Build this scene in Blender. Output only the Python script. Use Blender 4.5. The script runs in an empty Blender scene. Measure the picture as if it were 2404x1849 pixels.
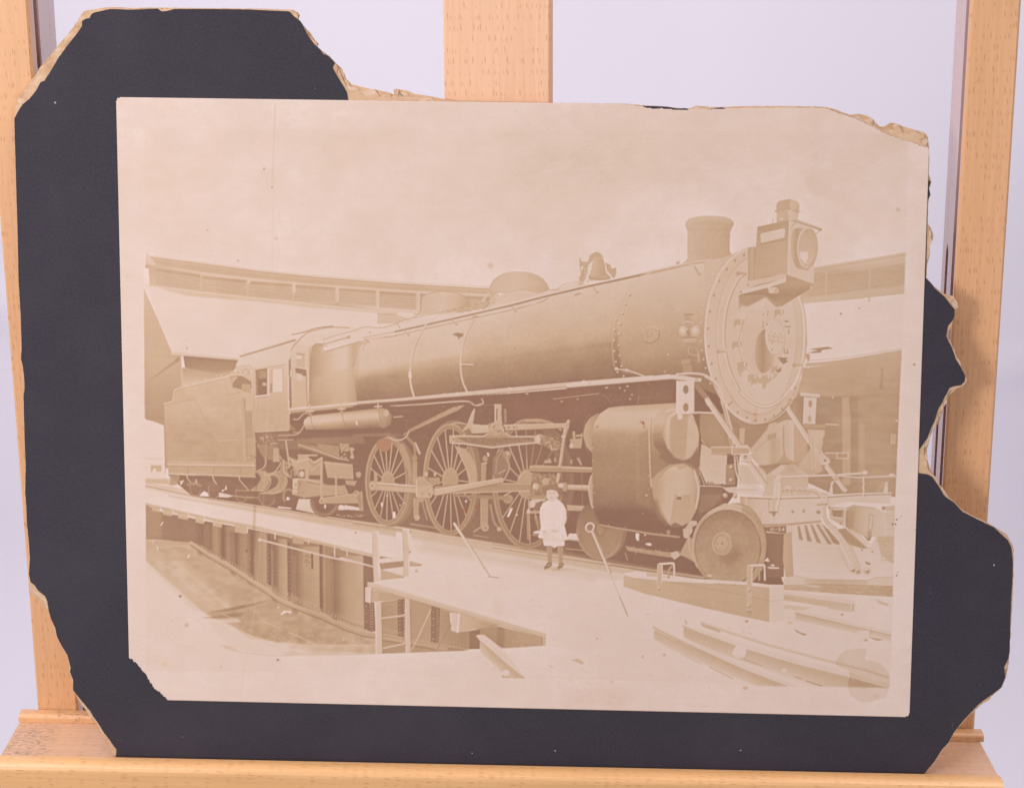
import bpy, bmesh, math
import numpy as np
from mathutils import Matrix, Vector, noise

scene = bpy.context.scene
COL = scene.collection

# ---------------------------------------------------------------- camera
IMG_W, IMG_H, FOCAL = 2404.0, 1849.0, 4486.0          # frame and focal length in the same units
PITCH, ROLL = math.radians(15.44), -0.0053
DIST = 0.95
FWD = Vector((0, math.cos(PITCH), -math.sin(PITCH)))
_r0, _u0 = Vector((1, 0, 0)), Vector((0, math.sin(PITCH), math.cos(PITCH)))
RIGHT = _r0 * math.cos(ROLL) + _u0 * math.sin(ROLL)
UP = -_r0 * math.sin(ROLL) + _u0 * math.cos(ROLL)
CARD_P = Vector((0, 0, 1.0))                          # a point on the mount's plane
CAM_P = CARD_P - FWD * DIST
cam_data = bpy.data.cameras.new("camera")
cam = bpy.data.objects.new("camera", cam_data)
COL.objects.link(cam)
cam_data.sensor_width = 36.0
cam_data.lens = FOCAL / IMG_W * 36.0
cam_data.clip_start, cam_data.clip_end = 0.01, 50.0
cam.matrix_world = Matrix(((RIGHT.x, UP.x, -FWD.x, CAM_P.x), (RIGHT.y, UP.y, -FWD.y, CAM_P.y), (RIGHT.z, UP.z, -FWD.z, CAM_P.z), (0, 0, 0, 1)))
scene.camera = cam

# ---------------------------------------------------------------- world, lamps, exposure
world = bpy.data.worlds.new("World")
scene.world = world
world.use_nodes = True
bg = world.node_tree.nodes["Background"]
bg.inputs[0].default_value = (0.90, 0.86, 0.95, 1)
bg.inputs[1].default_value = 0.42

def lamp(name, loc, aim, sx, sy, watts, col):
    d = bpy.data.lights.new(name, 'AREA')
    d.shape, d.size, d.size_y, d.energy, d.color = 'RECTANGLE', sx, sy, watts, col
    o = bpy.data.objects.new(name, d)
    COL.objects.link(o)
    o.location = loc
    o.rotation_euler = (Vector(aim) - Vector(loc)).to_track_quat('-Z', 'Y').to_euler()
    return o

lamp("key_softbox", (-0.90, -1.20, 1.30), (0, 0, 0.97), 0.36, 0.36, 13.0, (1.0, 0.95, 0.965))
lamp("top_softbox", (-0.55, -0.62, 1.98), (-0.06, 0.0, 1.08), 0.8, 0.8, 5.8, (1.0, 0.955, 0.985))
lamp("fill_softbox", (1.05, -1.25, 1.55), (0.05, 0.0, 1.0), 0.7, 0.7, 5.0, (1.0, 0.95, 0.965))
lamp("backdrop_lamp", (-0.75, 0.15, 2.15), (-0.1, 0.95, 1.0), 0.7, 0.4, 9.5, (1.0, 0.95, 0.98))
lamp("backdrop_lamp", (0.75, 0.15, 2.15), (0.1, 0.95, 1.0), 0.7, 0.4, 7.5, (1.0, 0.95, 0.98))
scene.cycles.max_bounces = 5
scene.cycles.diffuse_bounces = 3
scene.cycles.glossy_bounces = 2
scene.cycles.use_adaptive_sampling = True
scene.cycles.adaptive_threshold = 0.015
scene.view_settings.view_transform = 'Standard'
scene.view_settings.look = 'None'
scene.view_settings.exposure = 0.0
scene.view_settings.gamma = 1.0
scene.view_settings.use_curve_mapping = False

# ---------------------------------------------------------------- materials
def lin(c):
    c = np.asarray(c, float) / 255.0
    return np.where(c <= 0.04045, c / 12.92, ((c + 0.055) / 1.055) ** 2.4)

class NT:
    """tiny node-tree helper"""
    def __init__(self, name):
        self.m = bpy.data.materials.new(name)
        self.m.use_nodes = True
        self.t = self.m.node_tree
        self.b = self.t.nodes["Principled BSDF"]
    def n(self, kind, **kw):
        o = self.t.nodes.new(kind)
        for k, v in kw.items():
            if k.startswith('i_'):
                key = k[2:]
                o.inputs[int(key) if key.isdigit() else key.replace('_', ' ')].default_value = v
            else:
                setattr(o, k, v)
        return o
    def l(self, a, b):
        self.t.links.new(a, b)
    def coords(self, scale, rot=(0, 0, 0), kind='Object'):
        c = self.n('ShaderNodeTexCoord'); m = self.n('ShaderNodeMapping')
        m.inputs['Scale'].default_value = scale
        m.inputs['Rotation'].default_value = rot
        self.l(c.outputs[kind], m.inputs[0])
        return m.outputs[0]
    def noise(self, vec, scale, detail=4, rough=0.55, dist=0.0):
        o = self.n('ShaderNodeTexNoise', i_Scale=scale, i_Detail=detail, i_Roughness=rough, i_Distortion=dist)
        self.l(vec, o.inputs['Vector'])
        return o.outputs['Fac']
    def ramp(self, fac, stops, interp='LINEAR'):
        o = self.n('ShaderNodeValToRGB')
        o.color_ramp.interpolation = interp
        e = o.color_ramp.elements
        while len(e) < len(stops):
            e.new(0.5)
        for k, (p, c) in enumerate(stops):
            e[k].position = p
            e[k].color = (c, c, c, 1) if isinstance(c, (int, float)) else tuple(c)[:3] + (1,)
        self.l(fac, o.inputs[0])
        return o.outputs[0]
    def mix(self, fac, a, b, mode='MIX'):
        o = self.n('ShaderNodeMix', data_type='RGBA', blend_type=mode)
        for sock, v in ((o.inputs[0], fac), (o.inputs[6], a), (o.inputs[7], b)):
            if isinstance(v, bpy.types.NodeSocket):
                self.l(v, sock)
            elif isinstance(v, (int, float)):
                sock.default_value = v
            else:
                sock.default_value = tuple(v)[:3] + (1,)
        return o.outputs[2]
    def math(self, op, a, b=0.0):
        o = self.n('ShaderNodeMath', operation=op)
        for s, v in ((o.inputs[0], a), (o.inputs[1], b)):
            if isinstance(v, bpy.types.NodeSocket):
                self.l(v, s)
            else:
                s.default_value = v
        return o.outputs[0]
    def bump(self, h, strength, dist):
        o = self.n('ShaderNodeBump', i_Strength=strength, i_Distance=dist)
        self.l(h, o.inputs['Height'])
        self.l(o.outputs[0], self.b.inputs['Normal'])

def beech(name, axis, base, dark, tint=(0, 0, 0), fleck=0.5, coat=0.35, dirt=0.0, smudge=None):
    """varnished beech: long soft bands and the short dark flecks (rays) that run with the grain"""
    k = NT(name)
    sc = [1.0, 1.0, 1.0]
    along_ = {'X': 0, 'Z': 2}[axis]
    def S(a, c):
        v = [c, c, c]
        v[along_] = a
        return k.coords(tuple(v))
    band = k.noise(S(1.2, 22), 1.0, 3, 0.6, 0.4)
    fine = k.noise(S(18, 600), 1.0, 3, 0.6)
    # flecks: stretched cells, thresholded
    v = k.n('ShaderNodeTexVoronoi', voronoi_dimensions='2D', feature='F1', distance='EUCLIDEAN', i_Scale=1.0, i_Randomness=1.0)
    tc = k.n('ShaderNodeTexCoord'); sx = k.n('ShaderNodeSeparateXYZ'); k.l(tc.outputs['Object'], sx.inputs[0])
    run = sx.outputs[along_]
    side = k.math('ADD', sx.outputs[1], sx.outputs[2] if axis == 'X' else sx.outputs[0])
    side = k.math('ADD', side, k.math('MULTIPLY', run, 0.07))
    cm = k.n('ShaderNodeCombineXYZ')
    k.l(k.math('MULTIPLY', run, 190.0), cm.inputs[0]); k.l(k.math('MULTIPLY', side, 940.0), cm.inputs[1])
    k.l(cm.outputs[0], v.inputs['Vector'])
    vis = k.n('ShaderNodeSeparateColor'); k.l(v.outputs['Color'], vis.inputs[0])
    size = k.math('MULTIPLY', k.math('POWER', vis.outputs[0], 2.0), 0.44)
    fl = k.math('SUBTRACT', size, v.outputs['Distance'])
    fl = k.ramp(k.math('MULTIPLY', fl, 3.0), [(0.0, 0.0), (0.6, 1.0)])
    col = k.mix(k.ramp(band, [(0.3, 0.0), (0.7, 1.0)]), base, dark)
    col = k.mix(k.math('MULTIPLY', k.ramp(fine, [(0.42, 0.0), (0.62, 1.0)]), 0.28), col, tuple(x * 0.78 for x in dark))
    fleckc = (dark[0] * 0.66, dark[1] * 0.50, dark[2] * 0.36)
    col = k.mix(k.math('MULTIPLY', fl, fleck), col, fleckc)
    if dirt:
        d = k.noise(k.coords((30, 30, 30)), 1.0, 6, 0.7)
        col = k.mix(k.math('MULTIPLY', k.ramp(d, [(0.60, 0.0), (0.72, 1.0)]), dirt), col, (0.12, 0.07, 0.05))
    if smudge:
        g = k.n('ShaderNodeTexGradient', gradient_type='SPHERICAL'); mp = k.n('ShaderNodeMapping')
        tc2 = k.n('ShaderNodeTexCoord'); k.l(tc2.outputs['Object'], mp.inputs[0])
        mp.inputs['Scale'].default_value = (1 / smudge[3], 1 / smudge[4], 1)
        mp.inputs['Location'].default_value = (-smudge[0] / smudge[3], -smudge[1] / smudge[4], -smudge[2])
        k.l(mp.outputs[0], g.inputs[0])
        d2 = k.noise(k.coords((320, 700, 320)), 1.0, 5, 0.75)
        amt = k.math('MULTIPLY', k.ramp(g.outputs[0], [(0.0, 0.0), (0.5, 1.0)]), k.ramp(d2, [(0.50, 0.0), (0.62, 1.0)]))
        col = k.mix(k.math('MULTIPLY', amt, 0.75), col, (0.10, 0.085, 0.075))
    k.l(col, k.b.inputs['Base Color'])
    k.b.inputs['Roughness'].default_value = 0.5
    k.b.inputs['Coat Weight'].default_value = coat
    k.b.inputs['Coat Roughness'].default_value = 0.22
    k.bump(fine, 0.12, 0.0004)
    return k.m

M = {}
M['beech_front'] = beech('beech_front', 'Z', (0.745, 0.418, 0.212), (0.665, 0.348, 0.155))
M['beech_mast'] = beech('beech_mast', 'Z', (0.835, 0.508, 0.315), (0.79, 0.458, 0.268))
M['beech_ridge'] = beech('beech_ridge', 'X', (0.755, 0.425, 0.210), (0.685, 0.360, 0.155), coat=0.4, smudge=(-0.225, -0.005, 0.0, 0.024, 0.006))
M['beech_rail'] = beech('beech_rail', 'X', (0.755, 0.430, 0.190), (0.685, 0.365, 0.138), coat=0.4)
M['beech_floor'] = beech('beech_floor', 'X', (0.70, 0.430, 0.275), (0.62, 0.360, 0.210), coat=0.15, dirt=0.5, smudge=(-0.2455, -0.032, -0.004, 0.016, 0.034))
M['beech_side_sheen'] = beech('beech_side_sheen', 'Z', (0.54, 0.36, 0.33), (0.47, 0.30, 0.27), fleck=0.25, coat=1.0)  # greyed mauve base paints the backdrop's grazing sheen into the side wood
M['groove'] = beech('groove_wood', 'Z', (0.36, 0.125, 0.055), (0.27, 0.085, 0.035), fleck=0.2, coat=0.0)

def make_cloth():
    k = NT('backdrop_cloth')
    w = k.noise(k.coords((1, 1, 1)), 2.2, 3, 0.5)
    k.l(k.mix(k.ramp(w, [(0.3, 0.0), (0.7, 1.0)]), (0.775, 0.735, 0.80), (0.805, 0.77, 0.835)), k.b.inputs['Base Color'])
    k.b.inputs['Roughness'].default_value = 0.9
    k.b.inputs['Specular IOR Level'].default_value = 0.1
    return k.m
M['cloth'] = make_cloth()

def make_black():
    k = NT('black_mount_paper')
    co = k.coords((1, 1, 1))
    fib = k.noise(co, 900, 2, 0.7)
    blot = k.noise(co, 14, 4, 0.6)
    col = k.mix(k.ramp(fib, [(0.3, 0.0), (0.7, 1.0)]), (0.0270, 0.0225, 0.0305), (0.0385, 0.0320, 0.0420))
    col = k.mix(k.math('MULTIPLY', k.ramp(blot, [(0.45, 0.0), (0.75, 1.0)]), 0.35), col, (0.062, 0.052, 0.063))
    # faint scuffs and pale specks of lint
    sc = k.noise(k.coords((60, 9, 1), (0, 0, 0.7)), 3.0, 6, 0.75)
    col = k.mix(k.math('MULTIPLY', k.ramp(sc, [(0.66, 0.0), (0.80, 1.0)]), 0.35), col, (0.16, 0.15, 0.18))
    v = k.n('ShaderNodeTexVoronoi', voronoi_dimensions='2D', i_Scale=95.0); k.l(co, v.inputs['Vector'])
    sp = k.n('ShaderNodeSeparateColor'); k.l(v.outputs['Color'], sp.inputs[0])
    on = k.math('GREATER_THAN', sp.outputs[0], 0.965)
    rad = k.math('MULTIPLY', k.math('POWER', sp.outputs[1], 2.0), 0.06)
    dot = k.math('MULTIPLY', k.math('LESS_THAN', v.outputs['Distance'], rad), on)
    col = k.mix(k.math('MULTIPLY', dot, 0.75), col, (0.42, 0.38, 0.36))
    k.l(col, k.b.inputs['Base Color'])
    k.b.inputs['Roughness'].default_value = 0.72
    k.b.inputs['Specular IOR Level'].default_value = 0.28
    k.bump(fib, 0.12, 0.0003)
    return k.m
M['black'] = make_black()

def make_board(name, a, b, c):
    k = NT(name)
    co = k.coords((1, 1, 1))
    f = k.noise(k.coords((140, 420, 200), (0, 0, 0.9)), 1.0, 6, 0.7, 0.6)
    g = k.noise(co, 75, 5, 0.65)
    col = k.mix(k.ramp(f, [(0.35, 0.0), (0.65, 1.0)]), a, b)
    col = k.mix(k.math('MULTIPLY', k.ramp(g, [(0.52, 0.0), (0.68, 1.0)]), 0.75), col, c)
    k.l(col, k.b.inputs['Base Color'])
    k.b.inputs['Roughness'].default_value = 0.9
    k.b.inputs['Specular IOR Level'].default_value = 0.1
    k.bump(f, 0.35, 0.0006)
    return k.m
M['board'] = make_board('torn_board', (0.62, 0.43, 0.28), (0.54, 0.35, 0.21), (0.43, 0.24, 0.125))
M['board_pale'] = make_board('torn_board_pale', (0.66, 0.49, 0.36), (0.58, 0.41, 0.28), (0.46, 0.28, 0.16))

def make_print():
    k = NT('sepia_print')
    a = k.n('ShaderNodeVertexColor', layer_name='sepia')
    k.l(a.outputs[0], k.b.inputs['Base Color'])
    k.b.inputs['Roughness'].default_value = 0.5
    k.b.inputs['Specular IOR Level'].default_value = 0.2
    return k.m
M['print'] = make_print()

# ---------------------------------------------------------------- mesh helpers
def mesh_obj(name, verts, faces, mat, parent=None, smooth=False):
    me = bpy.data.meshes.new(name)
    me.from_pydata([tuple(v) for v in verts], [], faces)
    me.materials.append(mat)
    if smooth:
        me.polygons.foreach_set('use_smooth', [True] * len(me.polygons))
    me.update()
    o = bpy.data.objects.new(name, me)
    COL.objects.link(o)
    if parent:
        o.parent = parent
    return o

def bm_obj(name, bm, mat, parent=None, bevel=0.0, seg=2):
    if bevel:
        bmesh.ops.bevel(bm, geom=list(bm.edges), offset=bevel, segments=seg, profile=0.6, affect='EDGES')
    bmesh.ops.recalc_face_normals(bm, faces=bm.faces)
    me = bpy.data.meshes.new(name)
    bm.to_mesh(me)
    bm.free()
    me.materials.append(mat)
    o = bpy.data.objects.new(name, me)
    COL.objects.link(o)
    if parent:
        o.parent = parent
    return o

def box(x0, x1, y0, y1, z0, z1):
    bm = bmesh.new()
    bmesh.ops.create_cube(bm, size=1.0)
    for v in bm.verts:
        v.co = Vector(((x0 + x1) / 2 + v.co.x * (x1 - x0), (y0 + y1) / 2 + v.co.y * (y1 - y0), (z0 + z1) / 2 + v.co.z * (z1 - z0)))
    return bm

def extrude_profile(pts, a0, a1, axis):
    """closed profile swept along X (profile in y,z) or Z (profile in x,y)"""
    n = len(pts)
    f = (lambda p, t: (t, p[0], p[1])) if axis == 'X' else (lambda p, t: (p[0], p[1], t))
    bm = bmesh.new()
    A = [bm.verts.new(f(p, a0)) for p in pts]
    B = [bm.verts.new(f(p, a1)) for p in pts]
    for i in range(n):
        bm.faces.new((A[i], A[(i + 1) % n], B[(i + 1) % n], B[i]))
    bm.faces.new(A); bm.faces.new(B)
    bmesh.ops.triangulate(bm, faces=[x for x in bm.faces if len(x.verts) > 4])
    return bm

def empty(name, loc, rot=None):
    o = bpy.data.objects.new(name, None)
    o.empty_display_size = 0.02
    COL.objects.link(o)
    o.location = loc
    if rot:
        o.rotation_euler = rot
    return o

def tag(o, label=None, cat=None, kind=None):
    if label: o["label"] = label
    if cat: o["category"] = cat
    if kind: o["kind"] = kind
    return o

# ---------------------------------------------------------------- backdrop
def backdrop():
    nx, ny = 150, 170
    path = []                                             # profile: floor sweep up into the wall
    for i in range(ny):
        s = i / (ny - 1) * 3.4
        if s < 0.5:
            path.append((0.55 + s, 0.08))
        elif s < 0.5 + math.pi / 2 * 0.35:
            t = (s - 0.5) / 0.35
            path.append((1.05 + 0.35 * math.sin(t), 0.08 + 0.35 * (1 - math.cos(t))))
        else:
            path.append((1.40, 0.43 + s - 0.5 - math.pi / 2 * 0.35))
    vs, fs = [], []
    for j, (y, z) in enumerate(path):
        for i in range(nx):
            x = -1.7 + 3.4 * i / (nx - 1)
            p = Vector((x * 1.6, z * 0.9, y))
            d = 0.05 * noise.noise(p * 0.9) + 0.026 * noise.noise(Vector((x * 3.1 + z * 1.7, z * 1.2, 3.0)))
            d += 0.010 * math.exp(-((z - 0.62 - 0.16 * (x - 0.5)) / 0.012) ** 2) * (1 if x > 0.2 else 0)       # crease at the right
            d += 0.012 * math.exp(-((z - 0.70 + 0.5 * (x + 0.6)) / 0.03) ** 2) * (1 if x < -0.25 else 0)        # fold at the left
            d += 0.007 * math.exp(-((z - 1.28 - 0.35 * (x - 0.3) ** 2) / 0.02) ** 2) * (1 if 0.2 < x < 0.55 else 0)
            vs.append((x, y - d, z))
    for j in range(ny - 1):
        for i in range(nx - 1):
            a = j * nx + i
            fs.append((a, a + 1, a + nx + 1, a + nx))
    o = mesh_obj('backdrop', vs, fs, M['cloth'], None, True)
    tag(o, kind='structure')
backdrop()

# ---------------------------------------------------------------- easel
YP = 0.022                                                # front plane of posts and mast
TRAY_TILT = math.radians(1.63)                            # the tray hangs a little low on one side
TRAY_O = Vector((-0.0054, YP, 0.8145))                    # middle of the back ridge's top edge

easel = empty('easel', (0, YP + 0.03, 0.62))
tag(easel, 'beech wood easel with two uprights, central mast and ledge holding the torn photograph', 'easel')
E0 = Vector(easel.location)

def sh(pts, dx=0.0, dy=0.0):
    return [(x - dx, y - dy) for x, y in pts]

def post(xo, xi, s, marks, zlo, zhi):
    """one upright: front board, then a grooved rear stile; s = +1 when its inner face looks to +x"""
    a, g0, g1, b = marks
    up = empty('upright', (0, 0, 0)); up.parent = easel
    lo, hi = sorted((xo, xi))
    c = 0.0012
    prof = [(lo + c, YP), (hi - c, YP), (hi, YP + c), (hi, YP + a), (lo, YP + a), (lo, YP + c)]
    bm_obj('front_board', extrude_profile(sh(prof, E0.x, E0.y), zlo - E0.z, zhi - E0.z, 'Z'), M['beech_front'], up)
    t = 0.0012                                            # board edge in the painted sheen tint, the dark groove, the rear stile
    bm_obj('edge_strip', box(*sorted((xi - s * 0.010 - E0.x, xi - s * 0.0003 - E0.x)), YP + a - E0.y, YP + g0 - E0.y, zlo - E0.z, zhi - E0.z), M['beech_side_sheen'], up)
    bm_obj('groove', box(*sorted((xi - s * 0.012 - E0.x, xi - s * 0.0045 - E0.x)), YP + g0 - E0.y, YP + g1 - E0.y, zlo - E0.z, zhi - E0.z), M['groove'], up)
    return up, b

# left-hand upright: one deep rear stile
up, b = post(-0.2538, -0.2322, 1, (0.0078, 0.0112, 0.0180, 0.053), 0.62, 1.45)
bm_obj('rear_stile', box(-0.2500 - E0.x, -0.2320 - E0.x, YP + 0.018 - E0.y, YP + 0.053 - E0.y, 0.62 - E0.z, 1.45 - E0.z), M['beech_side_sheen'], up, 0.0006, 1)
# right-hand upright: a rear stile with a slot cut into its lower run
up, b = post(0.2466, 0.2222, -1, (0.0012, 0.0040, 0.0085, 0.030), 0.62, 1.45)
x0, x1 = 0.2222, 0.2420
bm_obj('rear_stile', box(x0 - E0.x, x1 - E0.x, YP + 0.0085 - E0.y, YP + 0.0175 - E0.y, 0.62 - E0.z, 1.45 - E0.z), M['beech_side_sheen'], up)
bm_obj('rear_stile', box(x0 - E0.x, x1 - E0.x, YP + 0.0225 - E0.y, YP + 0.030 - E0.y, 0.62 - E0.z, 1.45 - E0.z), M['beech_side_sheen'], up)
bm_obj('stile_infill', extrude_profile([(YP + 0.0175 - E0.y, 1.062 - E0.z), (YP + 0.0200 - E0.y, 1.067 - E0.z), (YP + 0.0225 - E0.y, 1.062 - E0.z), (YP + 0.0225 - E0.y, 1.45 - E0.z), (YP + 0.0175 - E0.y, 1.45 - E0.z)], x0 + 0.00001 - E0.x, x1 - E0.x, 'X'), M['beech_side_sheen'], up)
bm_obj('slot', box(x0 + 0.006 - E0.x, x1 - E0.x, YP + 0.0175 - E0.y, YP + 0.0225 - E0.y, 0.62 - E0.z, 1.0615 - E0.z), M['groove'], up)

mast = empty('mast', (0, 0, 0)); mast.parent = easel
mx0, mx1 = -0.0322, 0.0208
prof = [(mx0 + 0.0008, YP), (mx1 - 0.0022, YP), (mx1 - 0.0012, YP + 0.0012), (mx1, YP + 0.0040), (mx1, YP + 0.020), (mx0, YP + 0.020), (mx0, YP + 0.0010)]
bm_obj('mast_board', extrude_profile(sh(prof, E0.x, E0.y), 0.62 - E0.z, 1.45 - E0.z, 'Z'), M['beech_mast'], mast)
bm_obj('mast_spine', box(mx0 + 0.012 - E0.x, mx1 - 0.012 - E0.x, YP + 0.020 - E0.y, YP + 0.034 - E0.y, 0.62 - E0.z, 1.45 - E0.z), M['beech_side_sheen'], mast, 0.001, 1)

tray = empty('ledge', TRAY_O - E0, (0, TRAY_TILT, 0)); tray.parent = easel
FL = -0.0040                                              # ledge floor below the ridge top
def ty(y):
    return y - TRAY_O.y
bm_obj('ledge_floor', box(-0.2562, 0.2535, ty(-0.0335), ty(0.0216), FL - 0.012, FL), M['beech_floor'], tray, 0.0004, 1)
rp = [(ty(0.0214), FL + 0.0001), (ty(0.0214), -0.0004), (ty(0.0208), 0.0), (ty(0.0150), 0.0), (ty(0.0140), -0.0005), (ty(0.0134), -0.0014), (ty(0.0132), FL + 0.0001)]
bm_obj('back_ridge', extrude_profile(rp, -0.2566, 0.2552, 'X'), M['beech_ridge'], tray)
lp = []
for k in range(7):                                        # front lip: rounded rear arris, crowned top, crisp front arris
    t = math.pi / 2 * k / 6
    lp.append((ty(-0.0318 - 0.0016 * (1 - math.cos(t))), -0.0018 + 0.0016 * math.sin(t)))
for k in range(1, 9):
    t = k / 8
    lp.append((ty(-0.0334 - 0.0088 * t), -0.0002 + 0.0004 * math.sin(math.pi * t * 0.6) - 0.0021 * t ** 3))
lp += [(ty(-0.0428), -0.0032), (ty(-0.0430), -0.0045), (ty(-0.0430), -0.040), (ty(-0.0318), -0.040)]
bm_obj('front_lip', extrude_profile(lp, -0.2640, 0.2520, 'X'), M['beech_rail'], tray)

# ---------------------------------------------------------------- the mounted photograph
PHI = math.radians(7.6)                                   # it leans back against the mast
CU = Vector((0, math.sin(PHI), math.cos(PHI)))
CN = Vector((0, -math.cos(PHI), math.sin(PHI)))

def on_mount(px, py):
    """a traced outline point -> the mount's own flat coordinates in metres (x right, y up)"""
    d = FWD + RIGHT * ((px - IMG_W / 2) / FOCAL) - UP * ((py - IMG_H / 2) / FOCAL)
    q = CAM_P + d * ((CARD_P - CAM_P).dot(CN) / d.dot(CN)) - CARD_P
    return q.x, q.dot(CU)

def trace(parts):
    s = 1202.0 / 2183.0
    out = []
    for ox, oy, pts in parts:
        out += [(ox + x * s, oy + y * s) for x, y in pts]
    return np.array([on_mount(*p) for p in out])

# ---------------------------------------------------------------- the old print: a small drawing kit
# A sepia tone sheet is drawn in code (0 = deepest sepia, 1 = bare paper); print_px are the sheet's own units.
SQ = 1.5                                   # sheet samples per unit
SX0, SY0, SW, SH = 262.0, 216.0, 1940, 1480
NX, NY = int(SW * SQ), int(SH * SQ)
T = np.full((NY, NX), 0.97, np.float32)
_org = [0.0, 0.0, 1.0]
rng = np.random.default_rng(7)

def tile(x, y, s=600.0 / 2182.0):
    _org[:] = [x, y, s]

def P(pts):
    a = np.asarray(pts, float).reshape(-1, 2) * _org[2] + np.array(_org[:2])
    return (a - (SX0, SY0)) * SQ

def L(d):
    return d * _org[2] * SQ

def spline(p, closed=False, n=8):
    p = np.asarray(p, float)
    if len(p) < 3:
        return p
    if closed:
        q = np.vstack([p[-1], p, p[0], p[1]])
    else:
        q = np.vstack([2 * p[0] - p[1], p, 2 * p[-1] - p[-2]])
    out = []
    t = np.linspace(0, 1, n, endpoint=False)[:, None]
    for i in range(1, len(q) - 2):
        a, b, c, d = q[i - 1], q[i], q[i + 1], q[i + 2]
        out.append(0.5 * (2 * b + (c - a) * t + (2 * a - 5 * b + 4 * c - d) * t ** 2 + (3 * b - a - 3 * c + d) * t ** 3))
    r = np.vstack(out)
    return r if closed else np.vstack([r, p[-1]])

def box1(m, r, ax):
    if r < 1:
        return m
    pad = [(0, 0), (0, 0)]
    pad[ax] = (r + 1, r)
    c = np.cumsum(np.pad(m, pad, mode='edge'), axis=ax, dtype=np.float64)
    n = 2 * r + 1
    if ax == 0:
        return ((c[n:] - c[:-n]) / n).astype(np.float32)
    return ((c[:, n:] - c[:, :-n]) / n).astype(np.float32)

def blur(m, r):
    r = int(round(r))
    for _ in range(2):
        m = box1(box1(m, r, 0), r, 1)
    return m

def raster(p, pad):
    x0 = int(max(0, math.floor(p[:, 0].min()) - pad)); x1 = int(min(NX, math.ceil(p[:, 0].max()) + pad + 1))
    y0 = int(max(0, math.floor(p[:, 1].min()) - pad)); y1 = int(min(NY, math.ceil(p[:, 1].max()) + pad + 1))
    if x1 <= x0 or y1 <= y0:
        return None
    m = np.zeros((y1 - y0, x1 - x0 + 1), np.int32)
    n = len(p)
    for i in range(n):
        ax, ay = p[i]; bx, by = p[(i + 1) % n]
        if ay == by:
            continue
        if ay > by:
            ax, ay, bx, by = bx, by, ax, ay
        r0 = max(y0, int(math.ceil(ay - 0.5))); r1 = min(y1, int(math.ceil(by - 0.5)))
        if r1 <= r0:
            continue
        rows = np.arange(r0, r1)
        xs = ax + (rows + 0.5 - ay) * (bx - ax) / (by - ay)
        cols = np.clip(np.ceil(xs - 0.5).astype(int) - x0, 0, x1 - x0)
        np.add.at(m, (rows - y0, cols), 1)
    m = (np.cumsum(m, axis=1)[:, :-1] & 1).astype(np.float32)
    return m, x0, y0, x1, y1

def grad(p0, p1, stops):
    p0, p1 = P([p0])[0], P([p1])[0]
    return ('g', p0, p1, stops)

def tone_at(t, x0, y0, x1, y1):
    if not isinstance(t, tuple):
        return t
    _, p0, p1, st = t
    d = p1 - p0
    k = d @ d
    X = (np.arange(x0, x1) + 0.5 - p0[0]) * d[0] / k
    Y = (np.arange(y0, y1) + 0.5 - p0[1]) * d[1] / k
    return np.interp(Y[:, None] + X[None, :], [s[0] for s in st], [s[1] for s in st]).astype(np.float32)

def put(m, x0, y0, x1, y1, t, a):
    v = T[y0:y1, x0:x1]
    m = m * a
    v += (tone_at(t, x0, y0, x1, y1) - v) * m

def poly(pts, t, a=1.0, soft=0.0, sm=False):
    p = P(pts)
    if sm:
        p = spline(p, True)
    r = L(soft)
    k = raster(p, int(3 * r) + 2)
    if k is None:
        return
    m, x0, y0, x1, y1 = k
    if r >= 1:
        m = blur(m, r)
    put(m, x0, y0, x1, y1, t, a)

def line(pts, w, t, a=1.0, sm=False, soft=0.0):
    p = P(pts)
    if sm:
        p = spline(p)
    h = max(L(w) / 2, 0.5)
    aa = a * min(1.0, L(w))
    r = L(soft)
    pad = int(h + 2 + 3 * r)
    x0 = max(0, int(p[:, 0].min()) - pad); x1 = min(NX, int(p[:, 0].max()) + pad + 1)
    y0 = max(0, int(p[:, 1].min()) - pad); y1 = min(NY, int(p[:, 1].max()) + pad + 1)
    if x1 <= x0 or y1 <= y0:
        return
    m = np.zeros((y1 - y0, x1 - x0), np.float32)
    for i in range(len(p) - 1):
        a_, b_ = p[i], p[i + 1]
        u0 = max(x0, int(min(a_[0], b_[0]) - h - 2)); u1 = min(x1, int(max(a_[0], b_[0]) + h + 3))
        v0 = max(y0, int(min(a_[1], b_[1]) - h - 2)); v1 = min(y1, int(max(a_[1], b_[1]) + h + 3))
        if u1 <= u0 or v1 <= v0:
            continue
        gx = np.arange(u0, u1)[None, :] + 0.5 - a_[0]; gy = np.arange(v0, v1)[:, None] + 0.5 - a_[1]
        d = b_ - a_
        k = max(d @ d, 1e-9)
        s = np.clip((gx * d[0] + gy * d[1]) / k, 0, 1)
        dist = np.hypot(gx - s * d[0], gy - s * d[1])
        c = np.clip(h + 0.5 - dist, 0, 1)
        w_ = m[v0 - y0:v1 - y0, u0 - x0:u1 - x0]
        np.maximum(w_, c, out=w_)
    if r >= 1:
        m = blur(m, r)
    put(m, x0, y0, x1, y1, t, aa)

def arc(c, rx, ry, rot=0.0, a0=0.0, a1=360.0, n=48):
    th = np.radians(np.linspace(a0, a1, n))
    r = math.radians(rot)
    x = rx * np.cos(th); y = ry * np.sin(th)
    return np.stack([c[0] + x * math.cos(r) - y * math.sin(r), c[1] + x * math.sin(r) + y * math.cos(r)], 1)

def ell(c, rx, ry, t, a=1.0, rot=0.0, soft=0.0):
    poly(arc(c, rx, ry, rot)[:-1], t, a, soft)

def ring(c, rx, ry, w, t, a=1.0, rot=0.0, a0=0.0, a1=360.0, soft=0.0):
    line(arc(c, rx, ry, rot, a0, a1), w, t, a, soft=soft)

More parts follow.
